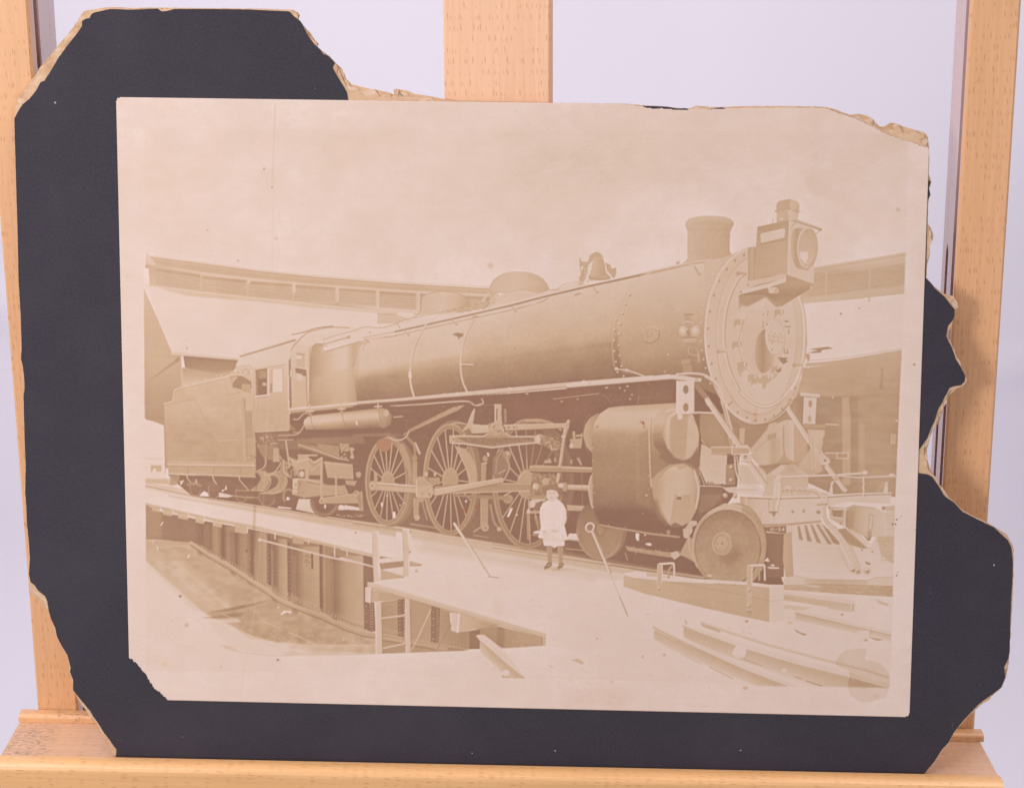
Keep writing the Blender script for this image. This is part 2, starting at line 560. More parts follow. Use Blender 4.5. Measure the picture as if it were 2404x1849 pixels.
def rivets(pts, r, hi=0.8, lo=0.35, a=0.9):
    for p in np.asarray(pts, float).reshape(-1, 2):
        ell((p[0] + r * .4, p[1] + r * .6), r, r, lo, a * .8)
        ell(p, r * .8, r * .8, hi, a)

def along(a, b, n):
    t = np.linspace(0, 1, n)[:, None]
    return np.asarray(a, float) * (1 - t) + np.asarray(b, float) * t

def vnoise(h, w, cell, cellx=None):
    cx = cellx or cell
    gh, gw = int(h / cell) + 3, int(w / cx) + 3
    g = rng.random((gh, gw)).astype(np.float32)
    y = np.arange(h) / cell; x = np.arange(w) / cx
    yi = y.astype(int); xi = x.astype(int)
    fy = y - yi; fx = x - xi
    fy = (fy * fy * (3 - 2 * fy))[:, None].astype(np.float32); fx = (fx * fx * (3 - 2 * fx))[None, :].astype(np.float32)
    a = g[yi][:, xi]; b = g[yi][:, xi + 1]; c = g[yi + 1][:, xi]; d = g[yi + 1][:, xi + 1]
    return (a * (1 - fx) + b * fx) * (1 - fy) + (c * (1 - fx) + d * fx) * fy - 0.5

def mottle(pts, amp, cell, cellx=None, soft=0.0, sm=False):
    p = P(pts)
    if sm:
        p = spline(p, True)
    r = L(soft)
    k = raster(p, int(3 * r) + 2)
    if k is None:
        return
    m, x0, y0, x1, y1 = k
    if r >= 1:
        m = blur(m, r)
    T[y0:y1, x0:x1] += m * amp * 2 * vnoise(y1 - y0, x1 - x0, cell, cellx)

def strokes(pts, n, ln, w, t, a, ang=0.0, jit=0.2):
    """short random scratch or grit marks inside a polygon's box"""
    p = np.asarray(pts, float).reshape(-1, 2)
    q = raster(P(p), 1)
    if q is None:
        return
    m, x0, y0, x1, y1 = q
    lo, hi = p.min(0), p.max(0)
    for _ in range(n):
        c = lo + rng.random(2) * (hi - lo)
        g = P([c])[0]
        i, j = int(g[1]) - y0, int(g[0]) - x0
        if not (0 <= i < m.shape[0] and 0 <= j < m.shape[1]) or m[i, j] < .5:
            continue
        d = ln * (.4 + rng.random()) / 2
        th = ang + (rng.random() - .5) * jit * 6
        v = np.array([math.cos(th), math.sin(th)]) * d
        line([c - v, c + v], w, t, a * (.4 + .6 * rng.random()))
# ---------------------------------------------------------------- sky and paper
tile(0, 0, 1)
poly([(262, 216), (2202, 216), (2202, 1700), (262, 1700)], .965)
poly([(330, 300), (2130, 310), (2130, 640), (330, 640)], grad((0, 300), (0, 640), [(0, .915), (.5, .93), (1, .965)]), 1, 6)
poly([(900, 330), (1600, 330), (1500, 520), (1000, 500)], .885, .55, 60)
poly([(300, 300), (760, 300), (700, 420), (340, 440)], .9, .4, 50)
poly([(1100, 560), (1700, 430), (1900, 520), (1300, 640)], 1.0, .5, 50)
poly([(1450, 300), (2120, 310), (2120, 420), (1500, 400)], .9, .45, 45)
# ---------------------------------------------------------------- roundhouse, its left wing
tile(330, 570)                                                     # sheet A
poly([(45, 350), (270, 925), (860, 975), (1300, 1100), (3000, 1000), (3000, 560), (1600, 520), (80, 360)], .905)
poly([(55, 80), (90, 118), (90, 210), (45, 215)], .80)
poly([(50, 118), (500, 165), (1000, 235), (1500, 285), (2200, 340), (3000, 388), (3000, 640), (2200, 590), (1600, 530), (1000, 470), (500, 415), (85, 365), (75, 215), (48, 215)],
     grad((0, 118), (-60, 420), [(0, .80), (.12, .78), (.2, .60), (.5, .66), (1, .74)]))
poly([(90, 118), (500, 175), (1000, 243), (1500, 293), (2200, 348), (3000, 392), (3000, 440), (2200, 402), (1500, 352), (1000, 305), (500, 245), (140, 190)], .60, .9, 4)
line([(90, 122), (500, 178), (1000, 245), (1500, 295), (2200, 350), (3000, 395)], 9, .52, .55, True)
line([(90, 110), (500, 162), (1000, 228), (1500, 276), (2200, 330), (3000, 375)], 10, .82, .8, True)
line([(90, 133), (500, 190), (1000, 258), (1500, 308), (2200, 362), (3000, 407)], 6, .74, .8, True)
bays = [((142, 208), (142, 355), (512, 265), (512, 402)), ((545, 280), (545, 408), (908, 312), (908, 448)), ((942, 322), (942, 452), (1295, 345), (1295, 484)),
        ((1328, 352), (1328, 490), (1665, 375), (1665, 508)), ((1698, 380), (1698, 515), (2010, 400), (2010, 540)), ((2042, 405), (2042, 545), (2352, 425), (2352, 566)), ((2388, 428), (2388, 570), (2990, 455), (2990, 605))]
for tl, bl, tr, br in bays:
    poly([tl, tr, br, bl], .60)
    for k in range(9):
        f = (k + .5) / 9
        a = (tl[0], tl[1] + (bl[1] - tl[1]) * f); b = (tr[0], tr[1] + (br[1] - tr[1]) * f)
        line([a, b], 8.0, .80 if k > 1 else .66, .95)
        line([(a[0], a[1] + 8), (b[0], b[1] + 8)], 7, .42, .9)
    line([(tr[0] + 12, tr[1]), (br[0] + 12, br[1])], 11, .71, .9)
    line([(br[0], br[1] + 6), (bl[0], bl[1] + 6)], 9, .80, .8)
poly([(110, 372), (500, 420), (1000, 474), (1600, 534), (2200, 592), (2200, 612), (1500, 555), (1000, 500), (400, 452)], .70, .8, 5)
# dark end wall at the far left, under-eave shade and posts
poly([(33, 375), (55, 430), (150, 640), (270, 925), (275, 955), (350, 960), (355, 1215), (430, 1200), (430, 1420), (205, 1420), (205, 1660), (110, 1660), (105, 1545), (40, 1490)],
     grad((0, 400), (0, 1500), [(0, .70), (.3, .63), (.7, .58), (1, .52)]))
poly([(40, 1210), (345, 1000), (350, 1215), (300, 1240), (200, 1370), (200, 1520), (110, 1500), (40, 1490)], grad((0, 1000), (0, 1500), [(0, .62), (1, .47)]), .8, 8)
poly([(45, 1200), (340, 965), (342, 1000), (150, 1130)], .42, .8, 4)
poly([(272, 925), (870, 980), (860, 1000), (350, 958), (278, 952)], .78)
line([(275, 955), (350, 960), (850, 1000)], 5, .55)
poly([(378, 962), (845, 1002), (805, 1085), (760, 1120), (640, 1150), (400, 1070)], grad((0, 970), (0, 1140), [(0, .34), (.6, .42), (1, .56)]))
poly([(360, 1060), (420, 1070), (660, 1110), (790, 1085), (790, 1120), (500, 1190), (360, 1215)], grad((0, 1060), (0, 1200), [(0, .5), (1, .7)]), 1, 5)
poly([(378, 962), (400, 1065), (388, 1065), (370, 970)], .36)
line([(350, 960), (356, 1215)], 8, .66)
line([(368, 830), (385, 825), (410, 828)], 4, .75); line([(368, 830), (370, 930)], 2.5, .8); ell((402, 896), 6, 6, .35)
# sky and yard at the far left below the wall
tile(330, 960)                                                     # sheet D
poly([(45, 85), (110, 100), (205, 135), (225, 590), (45, 600)], .95)
poly([(45, 405), (205, 412), (210, 430), (45, 428)], .86)
poly([(45, 460), (215, 455), (222, 585), (45, 590)], .9)
poly([(95, 475), (185, 475), (185, 528), (95, 530)], .62); ell((125, 520), 14, 18, .95)
line([(45, 470), (75, 470), (75, 580)], 8, .98); line([(205, 470), (225, 580)], 9, .97)
poly([(45, 590), (240, 590), (260, 640), (45, 628)], .66, 1, 4)
# ---------------------------------------------------------------- roundhouse, its right wing
tile(1530, 450)                                                    # sheet C
poly([(1290, 950), (2160, 870), (2135, 1345), (1320, 1460)], .945)
poly([(1250, 650), (1400, 650), (2168, 522), (2155, 868), (1700, 920), (1290, 952), (1220, 900)], grad((1700, 600), (1720, 930), [(0, .74), (.12, .70), (.3, .58), (.8, .66), (1, .72)]))
line([(1380, 652), (2168, 524)], 16, .74)
line([(1380, 662), (2168, 538)], 8, .60, .8)
for k in range(9):
    f = k / 9
    line([(1330, 735 + 165 * f), (2160, 605 + 175 * f)], 7, .72, .7)
    line([(1330, 744 + 165 * f), (2160, 614 + 175 * f)], 7, .48, .65)
for x in (1490, 1860):
    line([(x, 640), (x - 8, 930)], 16, .68, .85)
poly([(1290, 905), (2158, 800), (2155, 868), (1290, 952)], .72, .7, 4)
poly([(1310, 1462), (1600, 1435), (2132, 1348), (2130, 1420), (1600, 1475), (1310, 1490)], .62)
line([(1330, 1440), (1600, 1420), (2132, 1337)], 7, .72)
poly([(1290, 1500), (1600, 1470), (2130, 1400), (2110, 1760), (1240, 1760)], grad((0, 1450), (0, 1760), [(0, .60), (.5, .55), (1, .56)]))
poly([(1950, 1500), (1975, 1500), (1970, 1680), (1945, 1680)], .48, .8, 3)
tile(1600, 890)                                                    # sheet G
poly([(900, 0), (1860, 0), (1858, 120), (1300, 150), (950, 160)], grad((900, 0), (1860, 0), [(0, .58), (1, .54)]))
poly([(930, 160), (1858, 118), (1822, 1000), (1300, 980), (900, 800)], grad((1000, 0), (1850, 0), [(0, .46), (.35, .46), (.6, .50), (1, .52)]))
poly([(980, 118), (1300, 148), (1300, 380), (1020, 380)], .45, .9, 8)
poly([(1368, 150), (1425, 148), (1430, 300), (1440, 290), (1438, 900), (1370, 900)], .61, .9, 2)
poly([(1440, 150), (1500, 147), (1500, 900), (1440, 900)], .44, .6, 6)
poly([(1510, 370), (1560, 370), (1560, 850), (1510, 850)], .58, .7, 6)
poly([(1690, 0), (1715, 0), (1712, 80), (1688, 80)], .44, .8, 3)
poly([(1782, 462), (1800, 462), (1798, 548), (1780, 548)], .72, .8); poly([(1806, 464), (1824, 464), (1820, 550), (1802, 548)], .72, .8)
ell((1832, 350), 8, 7, .95); ell((1287, 152), 5, 12, .85)
mottle([(900, 0), (1860, 0), (1835, 850), (1300, 900), (900, 800)], .03, 18, 60)
# ---------------------------------------------------------------- ground, deck and pit
tile(300, 1240)                                                    # sheet I
poly([(160, -200), (2182, -200), (6200, 0), (6560, 400), (6500, 1370), (2182, 1215), (160, 1215)], .93)
poly([(160, 90), (620, 130), (2120, 900), (2120, 1062), (1930, 1068), (1350, 1068), (1150, 960), (900, 830), (640, 700), (160, 270)],
     grad((300, 150), (1500, 950), [(0, .66), (.4, .62), (1, .57)]), 1, 7)
poly([(160, 190), (380, 260), (950, 700), (700, 730), (160, 275)], .72, .55, 22)
poly([(350, 420), (640, 690), (560, 690), (160, 300)], .75, .5, 14)
poly([(160, 60), (300, 85), (600, 115), (1200, 560), (1500, 760), (800, 560), (420, 210), (160, 190)], .5, .5, 25)
poly([(670, 715), (900, 660), (1200, 610), (1260, 600), (1700, 900), (1600, 990), (1250, 960), (1020, 890), (930, 800), (760, 770)], .52, .8, 12)
poly([(680, 712), (1010, 645), (1230, 600), (1050, 660), (850, 700)], .3, .75, 5)
poly([(630, 755), (760, 740), (1010, 700), (980, 740), (800, 765)], .38, .7, 6)
poly([(690, 770), (940, 760), (980, 790), (860, 800), (730, 830)], .86, .8, 8)
poly([(700, 780), (900, 830), (1030, 900), (1250, 960), (1500, 985), (2120, 985), (2120, 1062), (1930, 1068), (1300, 1068), (1100, 1060), (900, 1000), (780, 900)], .87, .85, 6)
poly([(1300, 960), (1600, 990), (2120, 992), (2120, 1060), (1500, 1040)], grad((1300, 0), (2120, 0), [(0, .8), (.6, .68), (1, .56)]), .8, 8)
line([(940, 850), (1040, 920), (1130, 935)], 8, .6, .7, True); line([(800, 985), (900, 1035), (1200, 1075), (1400, 1075)], 9, .72, .6, True, 3)
poly([(820, 985), (900, 1000), (960, 1040), (840, 1020)], .68, .6, 6)
line([(390, 262), (690, 515)], 5, .78, .9); line([(750, 572), (860, 668)], 5, .8, .9); line([(290, 270), (610, 555)], 4, .76, .6); line([(820, 725), (940, 775)], 4, .82, .8)
line([(1125, 768), (1310, 850)], 4, .8, .8); line([(1380, 878), (1600, 980)], 5, .85, .8); line([(690, 640), (760, 690)], 4, .82, .7)
poly([(510, 245), (535, 205), (532, 235), (520, 245)], .98)
poly([(1305, 725), (1340, 692), (1395, 700), (1402, 720), (1360, 708), (1320, 732)], .92); ell((1290, 665), 12, 9, .7)
strokes([(900, 620), (2100, 900), (2100, 1000), (1250, 960), (1000, 860)], 420, 16, 4, .68, .6, .1)
strokes([(160, 190), (620, 130), (1500, 800), (1200, 900), (700, 700)], 260, 40, 4, .46, .35, .15)
strokes([(1200, 850), (2100, 950), (2100, 1000), (1250, 960)], 160, 7, 5, .9, .7, 0, 1)
mottle([(160, 90), (620, 130), (2120, 900), (2120, 1062), (1350, 1068), (160, 270)], .06, 14, 26)
# circular kerb far wall of the pit
poly([(160, -30), (300, -20), (300, 85), (160, 100)], .57); line([(160, 98), (300, 86)], 8, .74); line([(160, 170), (430, 145), (560, 150)], 12, .66, .9, True, 2)
poly([(160, 105), (480, 95), (600, 130), (430, 145), (160, 165)], .6, .8, 5)
line([(222, 85), (224, 122)], 7, .85); line([(258, 145), (262, 185)], 9, .88); line([(262, 185), (300, 215)], 5, .8, .7)
# girder
tile(330, 960)                                                     # sheet D
poly([(50, 815), (200, 880), (560, 950), (900, 1010), (1100, 1050), (1985, 1250), (1985, 1900), (1700, 1790), (1530, 1715), (1300, 1570), (940, 1420), (720, 1280), (540, 1160), (440, 1130), (180, 1110), (55, 1100)],
     grad((100, 0), (1985, 0), [(0, .38), (.2, .26), (.5, .30), (.8, .40), (1, .42)]))
poly([(50, 815), (195, 880), (190, 1105), (50, 1100)], .46, .8, 8)
poly([(190, 870), (520, 950), (520, 1150), (190, 1105)], .30, .7, 20)
for x0, x1, yt, yb, dk in [(530, 590, 975, 1195, .32), (600, 690, 990, 1220, .40), (715, 805, 990, 1280, .38), (815, 940, 1050, 1370, .36), (960, 1080, 1040, 1450, .42),
                           (1165, 1255, 1098, 1590, .46), (1340, 1530, 1165, 1690, .47), (1680, 1905, 1240, 1760, .50)]:
    poly([(x0, yt), (x1, yt + 5), (x1 + 5, yb + (x1 - x0) * .5), (x0 + 5, yb)], grad((x0, 0), (x1, 0), [(0, dk - .17), (.35, dk), (.9, dk + .08), (1, dk + .05)]))
    poly([(x0 - 50, yt - 20), (x0, yt - 10), (x0 + 6, yb + 60), (x0 - 40, yb + 30)], .22, .6, 9)
for x, yt, yb in [(700, 1000, 1270), (945, 1050, 1400), (1095, 1080, 1490), (1265, 1140, 1620), (1535, 1160, 1690), (1910, 1240, 1690)]:
    line([(x + 8, yt), (x + 12, yb)], 24, .20, .85)
tile(300, 1240)                                                    # sheet I
line([(545, 120), (720, 235), (900, 335), (1050, 435), (1210, 540), (1350, 625), (1650, 740), (1850, 830), (2010, 885), (2115, 900)], 34, .56, 1, True)
line([(545, 108), (720, 222), (900, 320), (1050, 420), (1210, 525), (1350, 612), (1650, 725), (1850, 815), (2010, 870), (2115, 885)], 7, .68, .9, True)
line([(545, 140), (720, 255), (900, 358), (1050, 458), (1210, 563), (1350, 650), (1650, 765), (1850, 855), (2010, 910), (2115, 925)], 13, .32, .7, True, 2)
base = spline(np.array([(640, 155), (720, 205), (900, 300), (1050, 395), (1210, 500), (1350, 575), (1650, 690), (1850, 780), (2010, 838)], float), False, 14)
for i in range(0, len(base), 2):
    x, y = base[i]
    line([(x, y - 6), (x, y + 12)], 5, .66, .85); ell((x + 11, y - 3), 7, 8, .3, .8)
line(base - (0, 14), 4, .58, .7); line(base + (0, 12), 4, .55, .7)
for r in range(3):
    for x, y in along((1440, 575 + r * 14), (1640, 660 + r * 14), 12): ell((x, y), 4, 3.5, .66, .85)
    for x, y in along((1760, 705 + r * 14), (2012, 800 + r * 14), 13): ell((x, y), 4.5, 3.5, .68, .85)
for x, y0, y1, n in [(1088, 180, 400, 16), (1100, 190, 410, 16), (1232, 180, 470, 20), (1240, 190, 480, 20), (1206, 170, 480, 9), (1415, 240, 580, 26), (1432, 240, 585, 26), (1385, 240, 580, 10), (1752, 290, 690, 24), (1682, 150, 720, 60),
                     (2068, 640, 860, 9), (2088, 640, 860, 9), (2040, 640, 860, 4)]:
    for x_, y_ in along((x, y0), (x + 4, y1), n): ell((x_, y_), 3.6, 4, .62, .8)
# the notice on the girder
tile(700, 1285, 50 / 1527)
poly([(320, 230), (1000, 370), (1010, 1440), (320, 1300)], .49); line([(330, 230), (335, 1290)], 40, .34, .8); line([(330, 1300), (1000, 1440)], 40, .36, .7)
poly([(960, 370), (1100, 410), (1120, 1480), (990, 1480)], .18)
for y, xs in [(430, [(570, 640), (690, 760)]), (560, [(400, 560), (640, 760), (790, 900)]), (800, [(520, 640), (660, 780)]), (950, [(460, 590), (620, 700), (740, 880)]), (1150, [(600, 740)])]:
    for a, b in xs:
        line([(a, y + (a - 400) * .2), (b, y + (b - 400) * .2)], 70, .30, .75)
tile(330, 960)                                                     # sheet D: deck walk, edge, posts below
poly([(45, 625), (260, 655), (1000, 790), (2182, 1000), (2182, 1262), (1985, 1230), (1500, 1110), (1000, 990), (600, 915), (50, 795)],
     grad((1000, 780), (950, 1000), [(0, .66), (.3, .78), (.5, .92), (1, .95)]))
poly([(45, 745), (250, 735), (1000, 880), (2182, 1085), (2182, 1240), (1985, 1222), (1000, 980), (600, 905), (50, 790)], .945, .9, 10)
line([(50, 803), (600, 925), (1000, 1003), (1500, 1120), (1985, 1238)], 17, .70, 1, True)
line([(50, 815), (600, 937), (1000, 1017), (1500, 1133), (1985, 1250)], 7, .42, .8, True)
line([(45, 665), (260, 712), (1000, 838), (2182, 1040)], 6, .72, .8)
line([(250, 735), (1000, 868), (2182, 1075)], 5, .76, .7); line([(1100, 985), (2000, 1160)], 3, .78, .6); line([(1350, 1080), (2182, 1210)], 3, .8, .5)
for x0, x1, y, h in [(105, 170, 830, 30), (200, 275, 850, 45), (325, 410, 880, 45), (475, 545, 915, 45), (620, 700, 950, 40), (810, 915, 985, 60)]:
    poly([(x0, y), (x1, y + 16), (x1, y + h + 16), (x0, y + h)], .66, .9)
for x, y, h in [(178, 830, 30), (283, 860, 32), (412, 890, 30), (548, 918, 38), (918, 1000, 46), (1152, 1048, 54), (1286, 1075, 18), (1438, 1115, 26), (1660, 1170, 80), (1766, 1195, 46)]:
    line([(x, y), (x, y + h)], 9, .88)
poly([(1300, 1085), (1400, 1110), (1395, 1150), (1305, 1140)], .56)
line([(1018, 1108), (1300, 1180), (1600, 1255), (1985, 1335)], 15, .66); line([(1018, 1104), (1300, 1175), (1600, 1250), (1985, 1330)], 7, .86); ell((1020, 1110), 12, 16, .78)
poly([(172, 990), (195, 955), (203, 960), (185, 990)], .85)
# rails, far end and long running rail
line([(45, 650), (450, 735), (1000, 828), (1560, 915), (2182, 1018)], 9, .5); line([(45, 642), (450, 727), (1000, 820), (1560, 906), (2182, 1008)], 5, .84)
poly([(240, 728), (1000, 850), (1560, 930), (2182, 1030), (2182, 1080), (1000, 880), (250, 745)], .70, .7, 6)
# ---------------------------------------------------------------- running gear shade behind everything
tile(330, 960)
poly([(250, 560), (900, 560), (1000, 300), (1300, 250), (1340, 180), (1260, 100), (1280, 40), (2182, -60), (2182, 995), (1560, 905), (1000, 815), (440, 730), (330, 640)], .22)
tile(830, 920)                                                     # sheet E
poly([(0, 90), (1330, 10), (2182, -60), (2182, 1440), (1900, 1395), (0, 1085)], grad((0, 0), (0, 1400), [(0, .17), (.3, .2), (.75, .24), (1, .3)]))
tile(1330, 850)                                                    # sheet F
poly([(0, 220), (900, 120), (1250, 200), (1500, 500), (1450, 1100), (1150, 1500), (1800, 1900), (600, 1760), (0, 1650)], grad((0, 200), (0, 1600), [(0, .2), (.5, .2), (.7, .2), (1, .24)]))
tile(1240, 1180)                                                   # sheet H
poly([(300, 150), (2000, 150), (2182, 700), (1800, 690), (1200, 610), (400, 480)], .20)
poly([(0, 395), (900, 555), (1500, 650), (1500, 620), (0, 350)], .34, .7, 6)
# ballast rail band and running rail toward the front
tile(830, 920)
for dy, w, t in [(0, 12, .52), (9, 10, .78), (20, 12, .48), (36, 16, .62)]:
    line([(0, 1090 + dy), (430, 1150 + dy), (940, 1238 + dy), (1500, 1332 + dy), (2182, 1450 + dy)], w, t)
line([(490, 1120), (740, 1160)], 14, .48, .9); line([(1030, 1215), (1150, 1235)], 10, .55, .7); line([(540, 1190), (740, 1228)], 12, .55, .8)
poly([(500, 1175), (2182, 1480), (2182, 1540), (1400, 1400), (500, 1260)], .74, .6, 10)
# ---------------------------------------------------------------- tender
tile(330, 570)                                                     # sheet A
poly([(205, 1370), (275, 1345), (295, 1255), (360, 1220), (760, 1130), (960, 1100), (990, 1080), (990, 1960), (215, 1920)],
     grad((300, 1150), (330, 1900), [(0, .68), (.4, .66), (.65, .57), (1, .54)]))
poly([(205, 1375), (460, 1328), (575, 1530), (690, 1700), (600, 1720), (215, 1660)], grad((0, 1350), (0, 1700), [(0, .68), (1, .56)]), .6, 6)
line([(205, 1372), (275, 1352), (285, 1340), (297, 1250), (365, 1228), (760, 1140)], 9, .80); line([(210, 1382), (280, 1362), (290, 1350), (303, 1262), (370, 1238), (760, 1148)], 5, .5, .8)
line([(215, 1378), (462, 1330), (575, 1528)], 5, .52, .8); line([(205, 1380), (220, 1960)], 7, .44, .8)
strokes([(370, 1200), (760, 1100), (760, 1140), (370, 1230)], 50, 14, 8, .9, .7, -.2); strokes([(370, 1200), (760, 1105), (760, 1135), (370, 1228)], 30, 8, 6, .45, .7, 0, 1)
poly([(770, 1118), (830, 1050), (935, 1042), (960, 1150), (850, 1135)], .74); strokes([(780, 1110), (830, 1055), (935, 1045), (955, 1140)], 70, 12, 7, .45, .6, 0, 1); strokes([(780, 1110), (830, 1055), (935, 1045), (955, 1140)], 40, 10, 7, .93, .6, 0, 1)
poly([(770, 1135), (870, 1132), (950, 1180), (955, 1235), (870, 1250), (795, 1230)], .40); poly([(775, 1140), (840, 1140), (795, 1190), (790, 1225)], .62)
poly([(868, 1200), (945, 1205), (945, 1280), (870, 1260)], .56)
line([(765, 1130), (790, 1235), (850, 1275)], 4, .5, .8); line([(740, 1295), (870, 1275)], 5, .5, .8)
for x in (738, 820): rivets(along((x, 1170 if x < 800 else 1320), (x + 18, 1900), 52), 3, .66, .42, .6)
for x in (360, 470): rivets(along((x, 1390), (x + 8, 1560), 14), 2.5, .6, .45, .5)
tile(330, 960)
line([(625, 200), (668, 268), (830, 258)], 6, .70); line([(622, 208), (664, 276)], 4, .45, .7)
strokes([(220, 0), (880, 0), (900, 430), (230, 440)], 120, 90, 3, .60, .35, .0, .05); strokes([(220, 0), (880, 0), (900, 430), (230, 440)], 90, 70, 3, .47, .3, 0, .05)
mottle([(205, -200), (880, -200), (900, 430), (230, 440)], .025, 22)
poly([(865, -100), (900, -100), (905, 440), (880, 440)], .60); line([(893, -90), (912, 400)], 8, .42, .8)
poly([(900, 10), (960, 10), (980, 390), (915, 385)], .55); poly([(905, 20), (955, 15), (965, 240), (910, 240)], .48, .8); line([(970, 180), (995, 250)], 6, .65)
poly([(235, 440), (965, 452), (980, 490), (235, 482)], .68); line([(235, 452), (950, 462)], 5, .42, .8); line([(235, 478), (985, 488)], 7, .40, .7); line([(235, 470), (985, 480)], 6, .78)
poly([(240, 490), (985, 492), (985, 572), (245, 545)], .56); line([(245, 545), (985, 574)], 8, .72); line([(245, 556), (985, 585)], 8, .30)
for x in (410, 630, 860): line([(x, 490), (x, 560)], 5, .42, .9)
strokes([(240, 490), (985, 492), (985, 572), (245, 545)], 40, 6, 5, .42, .8, 0, 1)
poly([(975, 180), (1360, 175), (1360, 340), (1000, 340)], .30)
# tender trucks, chains
poly([(255, 560), (340, 560), (330, 640), (255, 650)], .46, .9, 5)
poly([(330, 600), (470, 620), (540, 590), (640, 640), (690, 640), (740, 590), (830, 640), (960, 650), (1160, 680), (1160, 800), (800, 760), (690, 740), (430, 720)], .25)
for cx, cy, rx, ry in [(475, 660, 48, 75), (632, 680, 46, 80), (868, 710, 50, 80), (1085, 745, 68, 78)]:
    ell((cx, cy), rx, ry, .26); ring((cx, cy), rx, ry, 9, .44, .9, 0, 20, 200)
for p in [[(340, 610), (380, 600), (350, 650)], [(480, 590), (495, 640), (470, 640)], [(735, 640), (745, 680), (720, 690)]]: poly(p, .78)
poly([(505, 735), (545, 695), (580, 710), (590, 742)], .97); ell((708, 690), 10, 8, .98); poly([(670, 745), (680, 705), (800, 735), (750, 750)], .85); poly([(1180, 825), (1290, 838), (1290, 848), (1175, 838)], .95)
for p in [[(402, 560), (410, 590), (440, 625)], [(622, 565), (632, 600), (655, 635)], [(845, 570), (855, 605), (900, 655), (930, 690)]]:
    line(p, 8, .78, 1, True); line(np.array(p) + (6, 5), 3, .3, .7, True)
line([(410, 640), (465, 630), (520, 650)], 22, .40, .9, True); line([(800, 735), (900, 748), (1000, 750)], 14, .46)
line([(820, 690), (940, 690)], 8, .50)
# steps between tender and cab
for dx, dy in [(0, 0), (150, 22)]:
    line([(1010 + dx, 300 + dy), (1035 + dx, 360 + dy), (1075 + dx, 440 + dy), (1050 + dx, 500 + dy), (985 + dx * .6, 528 + dy)], 11, .55, 1, True)
    poly([(975 + dx * .6, 525 + dy), (1070 + dx, 525 + dy), (1110 + dx, 580 + dy), (1090 + dx, 650 + dy), (1040 + dx, 690 + dy), (945 + dx * .7, 690 + dy), (1000 + dx, 640 + dy), (1030 + dx, 590 + dy), (1010 + dx, 550 + dy)], .50, 1, 0, True)
line([(950, 685), (1060, 690), (1110, 640), (1115, 580)], 8, .60, 1, True); line([(1030, 712), (1160, 712), (1200, 650), (1215, 580)], 9, .62, 1, True)
line([(1060, 550), (1120, 560), (1190, 480), (1200, 450)], 9, .62, 1, True)
poly([(1215, 430), (1280, 570), (1240, 580), (1190, 700), (1180, 560)], .44)
line([(1228, 430), (1230, 530), (1290, 580)], 8, .66, 1, True); line([(1245, 690), (1260, 680), (1300, 690)], 20, .42, 1, True); ring((1260, 740), 35, 60, 18, .42, 1, 0, 90, 260)
poly([(1355, 760), (1460, 765), (1510, 890), (1330, 850)], .80); poly([(1300, 760), (1350, 760), (1330, 850), (1180, 800), (1200, 780), (1280, 790)], .2)
poly([(1250, 745), (1275, 750), (1275, 770), (1250, 770)], .95)
# ---------------------------------------------------------------- cab
tile(330, 570)
poly([(820, 1045), (850, 970), (1330, 825), (1330, 870), (1275, 930), (1265, 1130), (1275, 1420), (1275, 1595), (985, 1610), (960, 1560), (955, 1110), (935, 1045)],
     grad((0, 850), (0, 1600), [(0, .83), (.3, .78), (.55, .70), (.8, .64), (1, .60)]))
poly([(850, 965), (1330, 822), (1332, 832), (858, 975)], .42); line([(850, 960), (1325, 818)], 5, .66)
poly([(820, 1045), (855, 975), (1330, 838), (1265, 980), (1235, 1035), (980, 1060)], .84, .8, 8)
line([(830, 1050), (935, 1042), (960, 1080)], 5, .6)
poly([(985, 1085), (1085, 1070), (1085, 1290), (990, 1300)], .30); poly([(1010, 1090), (1080, 1080), (1080, 1150), (1015, 1160)], .62, .7, 6); poly([(1040, 1190), (1075, 1190), (1085, 1215), (1050, 1215)], .8, .8, 3)
strokes([(1000, 1085), (1080, 1075), (1080, 1180), (1000, 1180)], 25, 14, 6, .3, .6, .5, 1)
poly([(985, 1085), (1005, 1085), (1005, 1300), (990, 1305)], .42); poly([(1110, 1075), (1225, 1060), (1220, 1265), (1112, 1275)], .68)
poly([(1135, 1078), (1215, 1068), (1215, 1265), (1135, 1272)], .88); poly([(1110, 1200), (1130, 1195), (1130, 1275), (1108, 1275)], .45, .8, 3); line([(1092, 1065), (1092, 1290)], 14, .84)
line([(975, 1085), (1240, 1035)], 8, .58, .8); line([(970, 1100), (975, 1600)], 6, .55, .8); line([(1010, 1320), (1000, 1600)], 5, .52, .6)
line([(990, 1310), (1100, 1296)], 16, .84); line([(990, 1320), (1100, 1308)], 5, .38)
line([(985, 1610), (1275, 1595), (1275, 1425)], 6, .80)
for i, x in enumerate((1092, 1108, 1124, 1138)): line([(x, 1450), (x, 1470)], 7, .70, .45)
strokes([(1010, 1350), (1265, 1310), (1265, 1590), (1005, 1600)], 110, 30, 3, .56, .4, 1.57, .1); strokes([(1010, 1520), (1265, 1500), (1265, 1590), (1005, 1600)], 60, 40, 3, .74, .5, 1.57, .05)
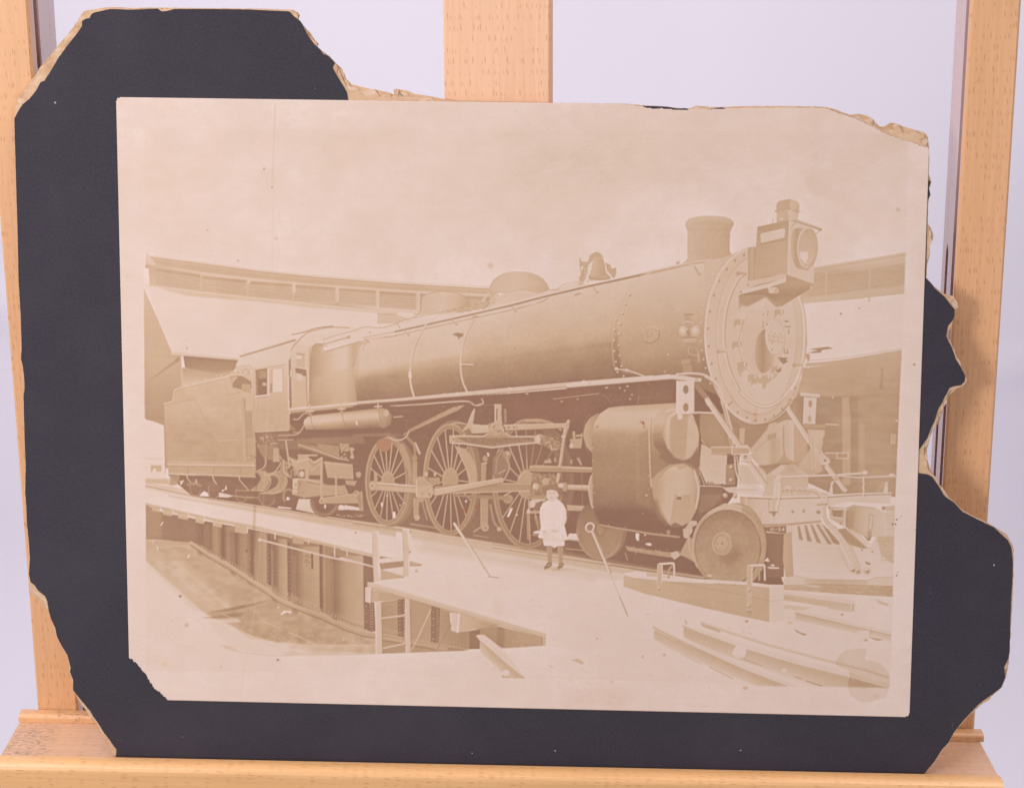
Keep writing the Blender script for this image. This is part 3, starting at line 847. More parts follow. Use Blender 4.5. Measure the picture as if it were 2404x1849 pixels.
# cab front wall and roof
poly([(1275, 960), (1330, 855), (1430, 760), (1560, 725), (1790, 722), (1700, 800), (1560, 830), (1470, 870), (1440, 1390), (1290, 1410), (1275, 1200)], grad((0, 730), (0, 1400), [(0, .86), (.3, .76), (1, .66)]))
line([(1280, 930), (1330, 855), (1430, 765), (1550, 730), (1650, 718), (1790, 722)], 8, .50, 1, True); line([(1268, 950), (1320, 850), (1425, 752), (1550, 718), (1650, 707)], 7, .80, .8, True)
line([(1296, 782), (1400, 760), (1510, 725), (1645, 708)], 7, .40, 1, True)
poly([(1270, 1000), (1285, 980), (1288, 1130), (1296, 1405), (1275, 1405)], .38); line([(1262, 990), (1268, 1420)], 9, .80)
line([(1285, 1085), (1285, 1140)], 5, .95)
poly([(1335, 935), (1405, 950), (1405, 1070), (1335, 1060)], .66); line([(1338, 938), (1405, 952)], 5, .4); poly([(1335, 960), (1380, 965), (1378, 990), (1338, 985)], .86)
poly([(1325, 1060), (1420, 1080), (1420, 1140), (1330, 1110)], .36); poly([(1330, 1105), (1385, 1120), (1385, 1180), (1340, 1175)], .80, .9, 3); line([(1330, 1060), (1445, 1078)], 7, .86)
poly([(1300, 1160), (1420, 1170), (1420, 1380), (1310, 1390)], .66, .6, 6)
line([(1418, 1080), (1428, 1400)], 7, .46); line([(1440, 900), (1450, 1390)], 7, .62); line([(1432, 1150), (1440, 1390)], 5, .84)
poly([(1465, 880), (1500, 855), (1565, 850), (1575, 930), (1540, 1150), (1450, 1190), (1450, 1000)], grad((1450, 0), (1575, 0), [(0, .48), (.6, .54), (1, .70)]))
for k in range(3): line([(1452, 1000 + 55 * k), (1545, 985 + 60 * k)], 5, .66)
line([(1575, 830), (1560, 930), (1545, 1000), (1530, 1130)], 5, .75, 1, True); line([(1450, 880), (1452, 1390)], 5, .5)
# ---------------------------------------------------------------- boiler barrel, firebox end to smokebox
BT = [(1440, 905), (1560, 830), (1700, 800), (1900, 740), (2060, 725), (2300, 650)]
poly([(1450, 1000), (1575, 920), (1850, 850), (1960, 830), (1880, 1050), (1850, 1300), (1880, 1355), (1440, 1395)],
     grad((1450, 0), (1880, 0), [(0, .46), (.25, .60), (.5, .74), (.72, .78), (.86, .60), (1, .66)]))
poly([(1480, 1150), (1840, 1050), (1880, 1355), (1440, 1395)], grad((0, 1100), (0, 1380), [(0, .66), (.5, .56), (1, .48)]), .55, 14)
tile(930, 570)                                                     # sheet B
# barrel in one sweep: top edge line, bottom edge at the running board
poly([(-300, 880), (-240, 845), (0, 690), (330, 640), (740, 560), (1290, 415), (1600, 372), (2182, 232), (2600, 150), (2760, 120), (2760, 1300), (2500, 1200), (2400, 1120), (1900, 1160), (900, 1245), (0, 1330), (-330, 1360), (-360, 1100)],
     grad((700, 520), (830, 1260), [(0, .84), (.12, .80), (.35, .73), (.50, .67), (.60, .58), (.70, .46), (.85, .37), (1, .28)]))
poly([(-340, 1160), (0, 1100), (300, 1060), (660, 1030), (1000, 960), (1500, 900), (1840, 880), (1860, 1160), (900, 1245), (0, 1330), (-330, 1360)], grad((600, 960), (625, 1260), [(0, .54), (.5, .40), (1, .28)]), .6, 16)
poly([(-300, 880), (0, 720), (330, 660), (660, 610), (600, 760), (560, 950), (150, 1020), (-330, 1120)], .80, .55, 20)
poly([(950, 640), (1850, 420), (1840, 840), (950, 930)], grad((0, 500), (0, 900), [(0, .80), (1, .62)]), .5, 16)
# upper barrel strip above the hand rail
poly([(0, 640), (330, 640), (740, 560), (1290, 408), (1560, 330), (1640, 360), (1290, 470), (700, 590), (0, 745)], .86)
mottle([(-300, 880), (0, 700), (740, 570), (2182, 240), (2182, 1130), (900, 1245), (-330, 1360)], .018, 6); mottle([(-300, 880), (0, 700), (740, 570), (2182, 240), (2182, 1130), (900, 1245), (-330, 1360)], .02, 60)
strokes([(560, 1000), (1850, 900), (1850, 1140), (600, 1250)], 110, 6, 5, .48, .5, 0, 1)
# sand dome, steam dome
poly([(215, 490), (245, 445), (330, 420), (430, 415), (540, 435), (605, 475), (622, 530), (460, 570), (300, 600), (190, 615), (215, 560)], grad((215, 0), (622, 0), [(0, .73), (.5, .80), (.85, .74), (1, .66)]), 1, 0, True)
poly([(800, 400), (830, 320), (900, 270), (1000, 248), (1130, 252), (1230, 290), (1290, 350), (1300, 400), (1230, 425), (1080, 405), (920, 425)], grad((800, 300), (1300, 380), [(0, .68), (.4, .75), (.75, .68), (1, .62)]), 1, 0, True)
line([(802, 398), (830, 322), (900, 271), (1000, 250), (1130, 254), (1230, 291), (1290, 350)], 6, .62, .7, True)
line([(800, 410), (920, 425), (1080, 405), (1230, 425), (1290, 405)], 6, .58, .8, True)
poly([(830, 480), (920, 428), (1080, 410), (1220, 428), (1290, 410), (1180, 455), (1000, 500), (780, 560)], .78)
line([(780, 560), (900, 470), (1000, 440), (1170, 445)], 4, .62, .7, True)
poly([(735, 565), (800, 480), (810, 415), (870, 420), (850, 480), (790, 545)], .66); line([(795, 520), (860, 440)], 12, .84); line([(735, 500), (790, 430)], 18, .68); line([(738, 495), (790, 425)], 5, .86); line([(745, 565), (800, 510)], 8, .48)
strokes([(740, 560), (800, 440), (890, 420), (830, 530)], 30, 14, 7, .48, .7, 2, 1)
# building louvres showing between the domes
poly([(215, 490), (245, 445), (330, 420), (430, 415), (540, 435), (605, 475), (622, 530), (460, 570), (300, 600), (190, 615), (215, 560)], grad((215, 430), (640, 500), [(0, .70), (.45, .76), (.8, .64), (1, .52)]), 1, 0, True)
line([(192, 612), (214, 560), (216, 490), (246, 446), (330, 421), (430, 416), (540, 436), (604, 476), (622, 530)], 8, .54, .8, True); line([(250, 452), (335, 429), (430, 424), (535, 443)], 6, .86, .6, True, 2)
line([(735, 500), (790, 430)], 18, .72); line([(738, 495), (790, 425)], 5, .88)
tile(330, 570)
poly([(2025, 605), (2190, 612), (2300, 650), (2182, 690), (2025, 688)], .73); line([(2025, 605), (2190, 612)], 6, .55)
poly([(1790, 722), (1920, 720), (2060, 725), (2200, 690), (2350, 660), (2350, 760), (1920, 820), (1580, 900), (1570, 830)], .86)
line([(1565, 825), (1700, 780), (1830, 745), (1920, 715), (2060, 722), (2190, 688)], 6, .55, 1, True); line([(1530, 875), (1790, 800)], 8, .50); ring((1780, 803), 14, 12, 5, .5)
line([(1900, 808), (2190, 755)], 6, .54); line([(1580, 925), (1840, 850), (1950, 820), (2190, 790)], 8, .54); line([(1590, 915), (1840, 842), (2190, 780)], 4, .84, .8)
line([(1920, 815), (1955, 850)], 8, .5); line([(1900, 905), (1925, 860), (1960, 830)], 5, .58, 1, True); ell((1960, 762), 8, 11, .58, .8); line([(1540, 875), (1600, 880)], 5, .5); line([(1565, 830), (1590, 880)], 5, .58)
line([(1870, 960), (1850, 1100), (1855, 1200)], 4, .56, .5, True)
# pipes and hand rail along the barrel
tile(930, 570)
line([(0, 690), (70, 655), (340, 600), (700, 520), (800, 490)], 5, .54); line([(180, 680), (290, 665)], 4, .7, .8); line([(90, 680), (180, 605)], 4, .6); line([(155, 605), (188, 612), (165, 640)], 5, .5)
line([(300, 680), (330, 640), (400, 600), (560, 580)], 5, .66, 1, True)
line([(0, 754), (480, 647), (980, 532), (1290, 452), (1660, 366), (2190, 252)], 17, .42); line([(0, 745), (480, 638), (980, 522), (1290, 442), (1660, 355), (2190, 240)], 7, .84)
line([(0, 788), (90, 768), (690, 635), (1000, 568), (1240, 505), (1300, 470)], 7, .52, 1); line([(690, 625), (1000, 558), (1200, 515)], 4, .84, .8)
for x, y in [(75, 740), (485, 652), (990, 540), (1685, 378)]:
    line([(x, y), (x + 30, y + 42)], 10, .54); ell((x + 34, y + 44), 12, 10, .62); line([(x + 4, y), (x + 30, y + 36)], 4, .82)
line([(15, 690), (35, 725)], 6, .5); ell((672, 630), 20, 16, .70); line([(650, 640), (700, 625)], 6, .45)
# bands
for pts in [[(260, 690), (205, 780), (160, 880), (130, 1010), (122, 1130), (128, 1220), (155, 1310)], [(665, 645), (620, 730), (580, 830), (558, 950), (552, 1070), (570, 1180), (608, 1270)]]:
    q = np.array(pts)
    line(q, 14, .80, .9, True); line(q + (10, 2), 6, .50, .7, True)
line([(960, 700), (955, 880), (945, 1020)], 4, .62, .5, True); line([(1010, 640), (965, 760), (950, 960), (945, 1200)], 3, .55, .5, True)
line([(240, 800), (215, 900), (200, 1020)], 4, .66, .4, True)
poly([(480, 778), (520, 765), (578, 772), (570, 800), (545, 805), (538, 828), (528, 800)], .40)
line([(545, 1032), (660, 1038)], 10, .80); line([(560, 1045), (655, 1052)], 5, .36); ell((122, 1068), 26, 8, .70); poly([(110, 1090), (130, 1090), (138, 1150), (105, 1150)], .84)
line([(120, 1150), (155, 1310)], 10, .82, .5)
ell((1018, 903), 5, 5, .3); ell((1550, 435), 30, 10, .66, 1, -15); line([(1525, 450), (1580, 430)], 5, .45)
# bell
poly([(1640, 292), (1662, 250), (1670, 190), (1685, 145), (1705, 120), (1740, 118), (1768, 140), (1782, 190), (1792, 250), (1832, 298), (1760, 318), (1680, 315)], grad((1640, 0), (1830, 0), [(0, .72), (.3, .68), (.7, .58), (1, .62)]), 1, 0, True)
ell((1735, 303), 95, 17, .60); line([(1645, 295), (1735, 315), (1830, 300)], 5, .46, .8, True)
poly([(1565, 130), (1572, 130), (1580, 160), (1640, 158), (1652, 110), (1680, 88), (1715, 76), (1750, 95), (1775, 130), (1740, 118), (1700, 122), (1672, 160), (1640, 190), (1620, 300), (1590, 360), (1555, 355), (1575, 260), (1600, 200), (1580, 195), (1575, 250)], .62)
poly([(1785, 165), (1830, 190), (1840, 220), (1880, 210), (1880, 260), (1865, 300), (1845, 295), (1830, 270), (1800, 240)], .62)
strokes([(1560, 250), (1660, 180), (1680, 330), (1560, 355)], 40, 20, 7, .50, .8, 1.4, .4); strokes([(1560, 250), (1640, 200), (1660, 330), (1560, 355)], 30, 24, 6, .88, .8, 1.4, .3)
line([(1380, 390), (1430, 355), (1555, 325)], 5, .64, 1, True); line([(1300, 400), (1390, 400)], 8, .60)
line([(1570, 128), (1575, 240)], 6, .55)
# smokebox joint rivets
seam = spline(np.array([(2060, 310), (1960, 430), (1895, 570), (1858, 740), (1850, 900), (1870, 1060)], float), False, 5)
line([(2070, 290), (1990, 380), (1925, 490), (1880, 620), (1852, 760), (1845, 900), (1862, 1050), (1880, 1075)], 5, .80, .8, True); line([(2078, 292), (1998, 382), (1933, 492), (1888, 622), (1860, 762), (1853, 900), (1870, 1050)], 3, .50, .6, True)
rivets([(2065, 312), (2010, 358), (1963, 420), (1928, 490), (1898, 568), (1878, 650), (1864, 740), (1860, 830), (1862, 920), (1876, 1012), (1890, 1100)], 10, .90, .30)
rivets([(2030, 372), (1990, 440), (1955, 520), (1930, 598), (1912, 688), (1904, 775), (1902, 872), (1908, 960), (1922, 1050), (1942, 1135)], 10, .90, .30)
# smokebox shell
poly([(1885, 560), (1960, 400), (2070, 290), (2190, 235), (2600, 150), (2760, 120), (2760, 1300), (2500, 1200), (2400, 1120), (2190, 1140), (1930, 1110), (1900, 900)], grad((1900, 300), (2060, 1150), [(0, .80), (.3, .72), (.6, .62), (.78, .55), (1, .38)]), .85, 6)
rivets([(1990, 440), (1955, 520), (1930, 598), (1912, 688), (1904, 775), (1902, 872), (1908, 960), (1922, 1050), (1942, 1135)], 10, .90, .30)
strokes([(1920, 560), (2500, 300), (2500, 1000), (1940, 1080)], 200, 60, 3, .58, .3, 1.4, .08); strokes([(1920, 560), (2500, 300), (2500, 1000), (1940, 1080)], 120, 60, 3, .76, .3, 1.4, .08)
line([(1885, 1075), (1970, 1085), (2050, 1110), (2130, 1140)], 11, .82, 1, True); ell((1880, 1072), 16, 14, .8); ell((1968, 1084), 14, 13, .8)
tile(1490, 750, 80 / 1920)                                         # builder's plate
poly(arc((880, 850), 520, 440, -18)[:-1], .62); ring((880, 850), 520, 440, 44, .36, .9, -18, -10, 150); ring((880, 850), 525, 440, 36, .82, .8, -18, 220, 340); ring((880, 850), 500, 420, 22, .48, .6, -18, 180, 260)
for x, y in [(690, 770), (680, 960), (780, 960), (960, 780), (980, 900), (1190, 600), (1290, 800), (440, 1070), (690, 1150), (410, 920), (1090, 1100)]: line([(x, y - 40), (x + 10, y + 50)], 50, .44, .75)
tile(1330, 850)                                                    # sheet F
poly([(600, 180), (950, 150), (1150, 200), (1250, 330), (1300, 500), (1400, 720), (1150, 760), (700, 360), (600, 350)], .24, .6, 10)
# saddle and far side casting
poly([(1300, 330), (1960, 330), (1930, 560), (1720, 600), (1480, 600), (1380, 480)], .47)
poly([(1640, 600), (2050, 600), (2060, 900), (1640, 900)], .56)
poly([(1140, 420), (1380, 440), (1500, 560), (1480, 720), (1240, 740), (1150, 660), (1135, 560)], grad((1140, 0), (1500, 0), [(0, .42), (.5, .47), (1, .40)]))
poly([(1150, 690), (1260, 760), (1370, 780), (1360, 1040), (1190, 1030), (1160, 960), (1130, 900)], grad((0, 700), (0, 1040), [(0, .70), (1, .78)])); line([(1150, 660), (1200, 720), (1250, 745)], 6, .86, .9, True); line([(1130, 920), (1175, 1040)], 10, .62); strokes([(1160, 720), (1360, 780), (1350, 1030), (1180, 1030)], 20, 10, 6, .6, .7, 0, 1)
line([(1190, 1030), (1340, 1036)], 8, .7); ell((1205, 1022), 10, 8, .38); ell((1228, 1024), 9, 8, .38); ell((1248, 1025), 8, 8, .38); ell((1325, 1036), 10, 6, .4)
poly([(1360, 870), (1430, 860), (1440, 1040), (1355, 1045)], .44); rivets([(1400, 888), (1398, 998), (1350, 1130), (1432, 1130)], 18, .76, .34)
poly([(1500, 560), (1560, 560), (1640, 530), (1720, 520), (1720, 580), (1560, 760), (1500, 700)], .46); poly([(1475, 560), (1520, 560), (1515, 700), (1475, 680)], .66)
poly([(1700, 580), (1730, 520), (1790, 505), (1790, 600), (1700, 660), (1600, 760), (1540, 770)], .70); poly([(1560, 790), (1700, 660), (1790, 640), (1850, 620), (1850, 780), (1800, 850), (1700, 890), (1620, 860)], grad((1560, 0), (1850, 0), [(0, .66), (.5, .73), (.7, .60), (1, .71)]))
line([(1600, 760), (1700, 668), (1790, 650)], 6, .60); poly([(1710, 620), (1800, 590), (1800, 640), (1720, 660)], .56)
poly([(1845, 660), (1855, 540), (1900, 490), (1960, 520), (2040, 620), (2040, 740), (2000, 830), (1930, 850), (1860, 800)], grad((1845, 0), (2040, 0), [(0, .56), (.1, .70), (.45, .78), (.5, .62), (1, .60)]), 1, 0, True)
poly([(1790, 520), (1870, 488), (1900, 490), (1850, 560), (1845, 640), (1790, 640)], .72); line([(1850, 540), (1848, 660), (1862, 790), (1930, 850)], 8, .46, .8, True); poly([(1640, 880), (1800, 860), (1930, 855), (1840, 880), (1740, 950), (1700, 960)], .40, .9, 6)
poly([(1470, 870), (1640, 880), (1700, 940), (1700, 1040), (1460, 1040)], .72, .9, 8); poly([(1700, 960), (1830, 870), (1950, 870), (2060, 960), (2060, 1060), (1700, 1060)], .70)
poly([(1860, 880), (1930, 855), (1950, 940), (1880, 930)], .64, .8, 4); poly([(1740, 950), (1830, 870), (1870, 880), (1790, 970)], .80, .7, 4)
# ---------------------------------------------------------------- stack, smokebox front, headlight
tile(1530, 450)                                                    # sheet C
poly([(250, 612), (290, 590), (304, 560), (306, 430), (304, 345), (296, 315), (286, 290), (286, 262), (318, 230), (380, 214), (450, 206), (540, 205), (620, 214), (672, 232), (699, 258), (697, 284), (680, 312), (668, 345), (664, 430), (664, 510), (690, 545), (560, 572), (500, 590)], grad((305, 0), (670, 0), [(0, .70), (.3, .65), (.6, .62), (1, .58)]))
poly([(288, 262), (318, 230), (440, 208), (560, 207), (660, 228), (698, 262), (660, 272), (560, 246), (440, 246), (330, 268)], .74, .55, 4); line([(290, 292), (330, 318), (480, 322), (640, 318), (692, 288)], 8, .54, .45, True, 3)
line([(289, 260), (322, 231), (400, 213), (490, 207), (580, 211), (655, 229), (697, 260)], 5, .80, .7, True)
line([(305, 330), (305, 570)], 6, .74); line([(525, 400), (530, 560)], 5, .52, .4); strokes([(310, 340), (660, 330), (660, 520), (310, 560)], 40, 60, 3, .56, .4, 1.5, .1)
line([(0, 686), (200, 640), (330, 610), (520, 585)], 20, .62); line([(0, 677), (200, 632), (330, 603), (520, 578)], 7, .84); line([(0, 697), (330, 622), (520, 596)], 4, .45, .8); ell((518, 586), 12, 13, .66); ell((330, 618), 16, 22, .7)
line([(365, 640), (400, 700)], 14, .58); ell((405, 705), 20, 14, .66); poly([(205, 600), (235, 590), (240, 615), (205, 620)], .62)
# smokebox front disc
poly([(440, 600), (560, 575), (700, 530), (800, 480), (800, 620), (560, 800), (470, 850)], .72)
FR = dict(c=(880, 1130), rx=428, ry=660)
poly(arc((884, 1222), 438, 752, 0)[:-1], .70)
for c_, rx_, ry_, t_ in [((876, 1220), 430, 745, .74)]:
    poly(arc(c_, rx_, ry_)[:-1], t_)
ring((872, 1220), 418, 735, 12, .88, .9, 0, 95, 265)
ring((890, 1225), 340, 668, 16, .64, .85, 0, 90, 270); ring((886, 1225), 330, 658, 8, .86, .8, 0, 90, 270)
poly(arc((892, 1226), 332, 660)[:-1], grad((560, 0), (1230, 0), [(0, .73), (.45, .79), (1, .77)]))
ring((900, 1226), 340, 650, 14, .70, .6, 0, -40, 70)
bol = [(785, 540), (708, 585), (638, 660), (573, 760), (528, 882), (493, 1020), (480, 1165), (485, 1315), (507, 1462), (545, 1592)]
for x, y in bol: ell((x, y), 9, 10, .72); poly([(x - 9, y), (x + 6, y - 14), (x + 9, y + 10), (x - 2, y + 14)], .42, .85)
rivets([(592, 610), (553, 660), (527, 705), (500, 765), (478, 830), (457, 893), (440, 968), (428, 1040), (420, 1115), (415, 1195), (418, 1270), (425, 1350), (440, 1425), (458, 1500), (498, 1632)], 9, .86, .5)
tile(1330, 850)
# smokebox bottom ring in front of the saddle
line([(1290, 0), (1330, 140), (1400, 280), (1490, 390), (1610, 440), (1720, 430), (1830, 350)], 10, .62, .8, True)
line([(1200, 0), (1245, 140), (1325, 300), (1390, 400), (1460, 468), (1545, 512), (1640, 518), (1760, 488), (1865, 405), (1945, 285), (1995, 140)], 7, .90, .8, True); line([(1195, 12), (1238, 150), (1318, 310), (1383, 412), (1455, 482), (1545, 528), (1640, 534), (1770, 502), (1870, 420)], 6, .36, .6, True)
line([(1370, 0), (1400, 90), (1440, 180), (1500, 270), (1590, 345), (1680, 375), (1770, 355), (1860, 285), (1940, 170), (1990, 60)], 28, .60, .9, True); line([(1370, 0), (1400, 90), (1440, 180), (1500, 270), (1590, 345), (1680, 375), (1770, 355), (1860, 285), (1940, 170), (1990, 60)], 17, .86, 1, True); line([(1360, 10), (1392, 100), (1432, 190), (1494, 282), (1588, 358), (1680, 388), (1775, 366), (1868, 294)], 5, .52, .9, True)
for x, y in [(1237, 8), (1272, 138), (1458, 422), (1537, 468), (1612, 492), (1692, 482), (1768, 450), (1836, 392), (1898, 315), (1948, 215), (1406, 340), (1385, 355)]: ell((x, y), 9, 12, .68); poly([(x - 8, y + 4), (x + 2, y - 14), (x + 9, y + 8), (x, y + 14)], .40, .85)
poly([(1470, 20), (1500, 10), (1530, 60), (1490, 90), (1500, 130), (1470, 110)], .62, .8, 4)
poly([(1570, 150), (1610, 130), (1690, 150), (1760, 120), (1780, 80), (1800, 110), (1710, 180), (1690, 230), (1670, 180), (1590, 175), (1570, 220)], .58, .85, 4)
for x, y in [(1630, 125), (1735, 125), (1820, 55), (1535, 30)]: ell((x, y), 18, 25, .82); line([(x + 4, y - 14), (x + 6, y + 16)], 8, .46)
tile(1530, 450)
# hand rail hoop around the door
hoop = [(800, 690), (740, 740), (690, 830), (645, 950), (620, 1080), (612, 1220), (625, 1370), (660, 1520), (715, 1640), (740, 1690)]
line(np.array(hoop) + (3, 2), 26, .56, .9, True); line(np.array(hoop) - (2, 0), 15, .84, 1, True)
line([(1245, 880), (1280, 980), (1300, 1130), (1300, 1280), (1285, 1430), (1250, 1560), (1190, 1680)], 24, .86, 1, True); line([(1262, 890), (1294, 990), (1312, 1130), (1312, 1280), (1298, 1430), (1262, 1560)], 5, .52, .9, True)
line([(1235, 900), (1268, 1000), (1285, 1130), (1285, 1280), (1270, 1430)], 4, .6, .6, True)
for x, y in [(602, 1355), (770, 690), (1250, 1470)]:
    line([(x - 40, y + 5), (x + 36, y)], 20, .66); ell((x + 34, y - 2), 15, 13, .76); ell((x - 38, y + 8), 16, 20, .60); line([(x - 40, y + 14), (x + 34, y + 10)], 5, .45)
line([(1290, 1475), (1335, 1500)], 9, .84)
# door, its dished centre and number plate
poly(arc((940, 1290), 195, 285)[:-1], .74); ring((936, 1290), 190, 290, 10, .60, .8, 0, 110, 250); ring((944, 1290), 190, 285, 7, .90, .8, 0, 20, 200)
poly([(800, 1000), (1100, 960), (1120, 1120), (960, 1140), (815, 1140)], .76, .9, 8)
poly([(880, 1350), (895, 1250), (930, 1195), (972, 1172), (985, 1280), (1010, 1350), (1045, 1380), (1035, 1470), (985, 1530), (930, 1540), (885, 1460)], grad((880, 0), (1045, 0), [(0, .62), (.4, .48), (.8, .60), (1, .68)]), 1, 0, True)
ell((1050, 1240), 80, 145, .78, 1, -3); ring((1050, 1240), 80, 145, 7, .88, .9, -3, 100, 260); ring((1054, 1242), 80, 146, 6, .60, .7, -3, -80, 110)
tile(1780, 740, 80 / 1344)
for x in (390, 560, 735):
    dy = (x - 390) * .16
    ell((x + 90, 680 + dy), 24, 30, .50, .85); line([(x, 750 + dy), (x + 35, 800 + dy), (x + 95, 830 + dy)], 36, .50, .85, True); line([(x, 900 + dy), (x + 40, 960 + dy), (x + 90, 985 + dy)], 36, .50, .85, True)
line([(915, 740), (925, 920)], 30, .58, .8); line([(890, 1045), (970, 1048)], 30, .52, .85)
for x, y, w in [(540, 1060, 34), (528, 1350, 36), (348, 350, 36), (180, 420, 34), (180, 280, 28)]: line([(x, y - 30), (x, y + 30)], w, .34, .85)
poly([(1000, 205), (1180, 195), (1180, 260), (1060, 260)], .42); line([(1040, 430), (1250, 445)], 40, .42); line([(1185, 560), (1185, 710)], 40, .45); line([(1020, 1300), (1020, 1480), (1150, 1490)], 36, .48); line([(1140, 1370), (1150, 1480)], 50, .44)
poly([(740, 1640), (1150, 1670), (1150, 1700), (900, 1760)], .42)
tile(1530, 450)
for x, y in [(770, 1105), (755, 1295), (800, 1470), (890, 1575), (1005, 1580), (1090, 1505), (810, 950), (1115, 1020)]:
    poly([(x - 70, y - 15), (x - 5, y - 20), (x, y + 30), (x - 40, y + 25), (x - 72, y + 55)], .58, .9, 3); ell((x, y), 17, 22, .80); line([(x + 4, y - 14), (x + 6, y + 18)], 9, .42, .8)
poly([(740, 1470), (790, 1490), (780, 1530), (740, 1560)], .62, .8, 3); poly([(840, 1590), (1020, 1590), (1005, 1620), (965, 1625), (960, 1680), (940, 1680), (940, 1620), (850, 1640)], .60, .9, 3)
poly([(1075, 1410), (1160, 1415), (1140, 1435), (1165, 1445), (1120, 1470), (1100, 1450)], .40)
poly([(1060, 1520), (1105, 1500), (1100, 1530), (1070, 1545)], .42)
# headlight and bracket shade
poly([(740, 880), (1130, 800), (1360, 790), (1110, 975), (1060, 985), (970, 900), (820, 980), (745, 950)], .50, 1, 5)
poly([(1150, 705), (1380, 780), (1360, 820), (1115, 972), (1080, 950), (960, 880), (740, 880), (800, 830)], grad((0, 780), (0, 980), [(0, .52), (.5, .42), (1, .50)]))
poly([(740, 840), (800, 830), (1000, 780), (1115, 740), (1145, 735), (1140, 770), (1000, 815), (800, 865), (745, 880)], .82); line([(745, 880), (1000, 822), (1140, 775)], 5, .45, .8)
poly([(820, 475), (890, 470), (885, 745), (1000, 720), (1110, 708), (1110, 735), (830, 800), (818, 760)], grad((820, 0), (890, 0), [(0, .56), (.5, .64), (1, .50)]))
poly([(820, 760), (1080, 712), (1145, 708), (1145, 738), (800, 815), (800, 790)], .74)
poly([(900, 300), (1170, 240), (1160, 700), (1080, 706), (875, 745), (888, 470)], grad((0, 300), (0, 740), [(0, .52), (.3, .58), (1, .62)]))
poly([(925, 355), (1130, 310), (1140, 330), (1130, 390), (930, 440), (920, 420)], .82); line([(925, 355), (1130, 305), (1142, 330), (1132, 395), (928, 445), (920, 370)], 8, .50, .8); line([(925, 450), (1155, 405)], 6, .46)
poly([(1170, 240), (1215, 255), (1390, 330), (1380, 780), (1155, 704)], grad((1155, 0), (1390, 0), [(0, .74), (1, .78)])); line([(1172, 250), (1158, 700)], 7, .84)
poly([(1195, 340), (1280, 310), (1345, 330), (1345, 640), (1290, 665), (1230, 640), (1190, 540)], grad((1190, 0), (1280, 0), [(0, .66), (.5, .52), (1, .6)]), 1, 0, True)
ell((1325, 475), 82, 168, .63, 1, 2); ring((1325, 475), 82, 168, 12, .84, .9, 2, 80, 280); ring((1328, 478), 84, 168, 7, .46, .8, 2, -80, 80)
ell((1330, 470), 70, 150, grad((1330, 330), (1320, 620), [(0, .60), (.5, .66), (1, .72)]), 1, 2); poly([(1258, 515), (1330, 515), (1330, 560), (1305, 615), (1268, 570)], .93, .95, 3)
line([(1160, 705), (1380, 782)], 7, .84); line([(1195, 240), (1440, 325)], 20, .56); line([(1230, 232), (1445, 312)], 6, .74); line([(1445, 318), (1395, 365)], 7, .54); line([(1185, 310), (1225, 260)], 6, .50)
poly([(1065, 170), (1170, 150), (1255, 175), (1240, 245), (1165, 240), (1062, 265)], grad((1062, 0), (1255, 0), [(0, .66), (.5, .62), (.55, .74), (1, .70)]))
poly([(1038, 160), (1170, 140), (1275, 168), (1240, 182), (1170, 155), (1060, 182)], .62); poly([(1062, 105), (1085, 80), (1180, 62), (1240, 85), (1258, 110), (1255, 165), (1170, 142), (1062, 160)], grad((1062, 0), (1258, 0), [(0, .62), (.55, .58), (.6, .70), (1, .66)]))
line([(1062, 160), (1170, 146), (1255, 168)], 5, .5, .8); line([(1030, 270), (1030, 245), (1040, 240)], 6, .6); ell((1105, 232), 14, 14, .78)
poly([(985, 815), (1060, 815), (1085, 840), (1075, 865), (1000, 865)], .78); ell((1062, 848), 22, 24, .66); line([(1000, 868), (1070, 870)], 5, .4); line([(1355, 800), (1358, 825)], 8, .84)
for x, y in [(815, 790), (755, 850)]: ell((x, y), 12, 12, .7); ell((x + 5, y + 5), 6, 8, .4)
for x, y in [(950, 1045), (985, 1050), (948, 1140), (990, 1022)]: ell((x, y), 4, 9, .36, .8)
# marker lamp, bracket and pipes
ell((308, 1195), 98, 92, .56); poly([(270, 1042), (355, 1042), (350, 1055), (335, 1058), (335, 1095), (375, 1120), (250, 1125), (280, 1095), (285, 1058), (270, 1055)], .56); line([(272, 1045), (353, 1045)], 8, .42)
line([(260, 1125), (300, 1105), (355, 1120)], 8, .84, 1, True)
for x in (268, 372): ell((x, 1185), 44, 48, .68, 1); ell((x - 4, 1178), 22, 26, .84, .9, 0, 4); ring((x, 1185), 46, 50, 6, .48, .8, 0, -40, 160)
poly([(240, 1250), (320, 1230), (385, 1245), (370, 1285), (255, 1285)], .50); line([(250, 1262), (375, 1258)], 8, .80); line([(262, 1278), (370, 1276)], 6, .78); poly([(290, 1180), (325, 1180), (320, 1240), (310, 1240)], .46)
line([(315, 1320), (310, 1360), (330, 1385), (385, 1395)], 9, .80, 1, True); line([(330, 1320), (375, 1335), (395, 1370), (400, 1450)], 12, .70, 1, True); line([(340, 1322), (382, 1340), (404, 1380)], 4, .4, .8, True)
poly([(290, 1290), (385, 1285), (400, 1460), (370, 1460), (360, 1400), (300, 1390)], .46, .6, 5); poly([(250, 1430), (330, 1425), (330, 1460), (255, 1475)], .52); poly([(260, 1480), (340, 1470), (345, 1540), (265, 1545)], .48)
rivets([(150, 1208), (138, 1388), (178, 990), (110, 1530)], 8, .8, .42)
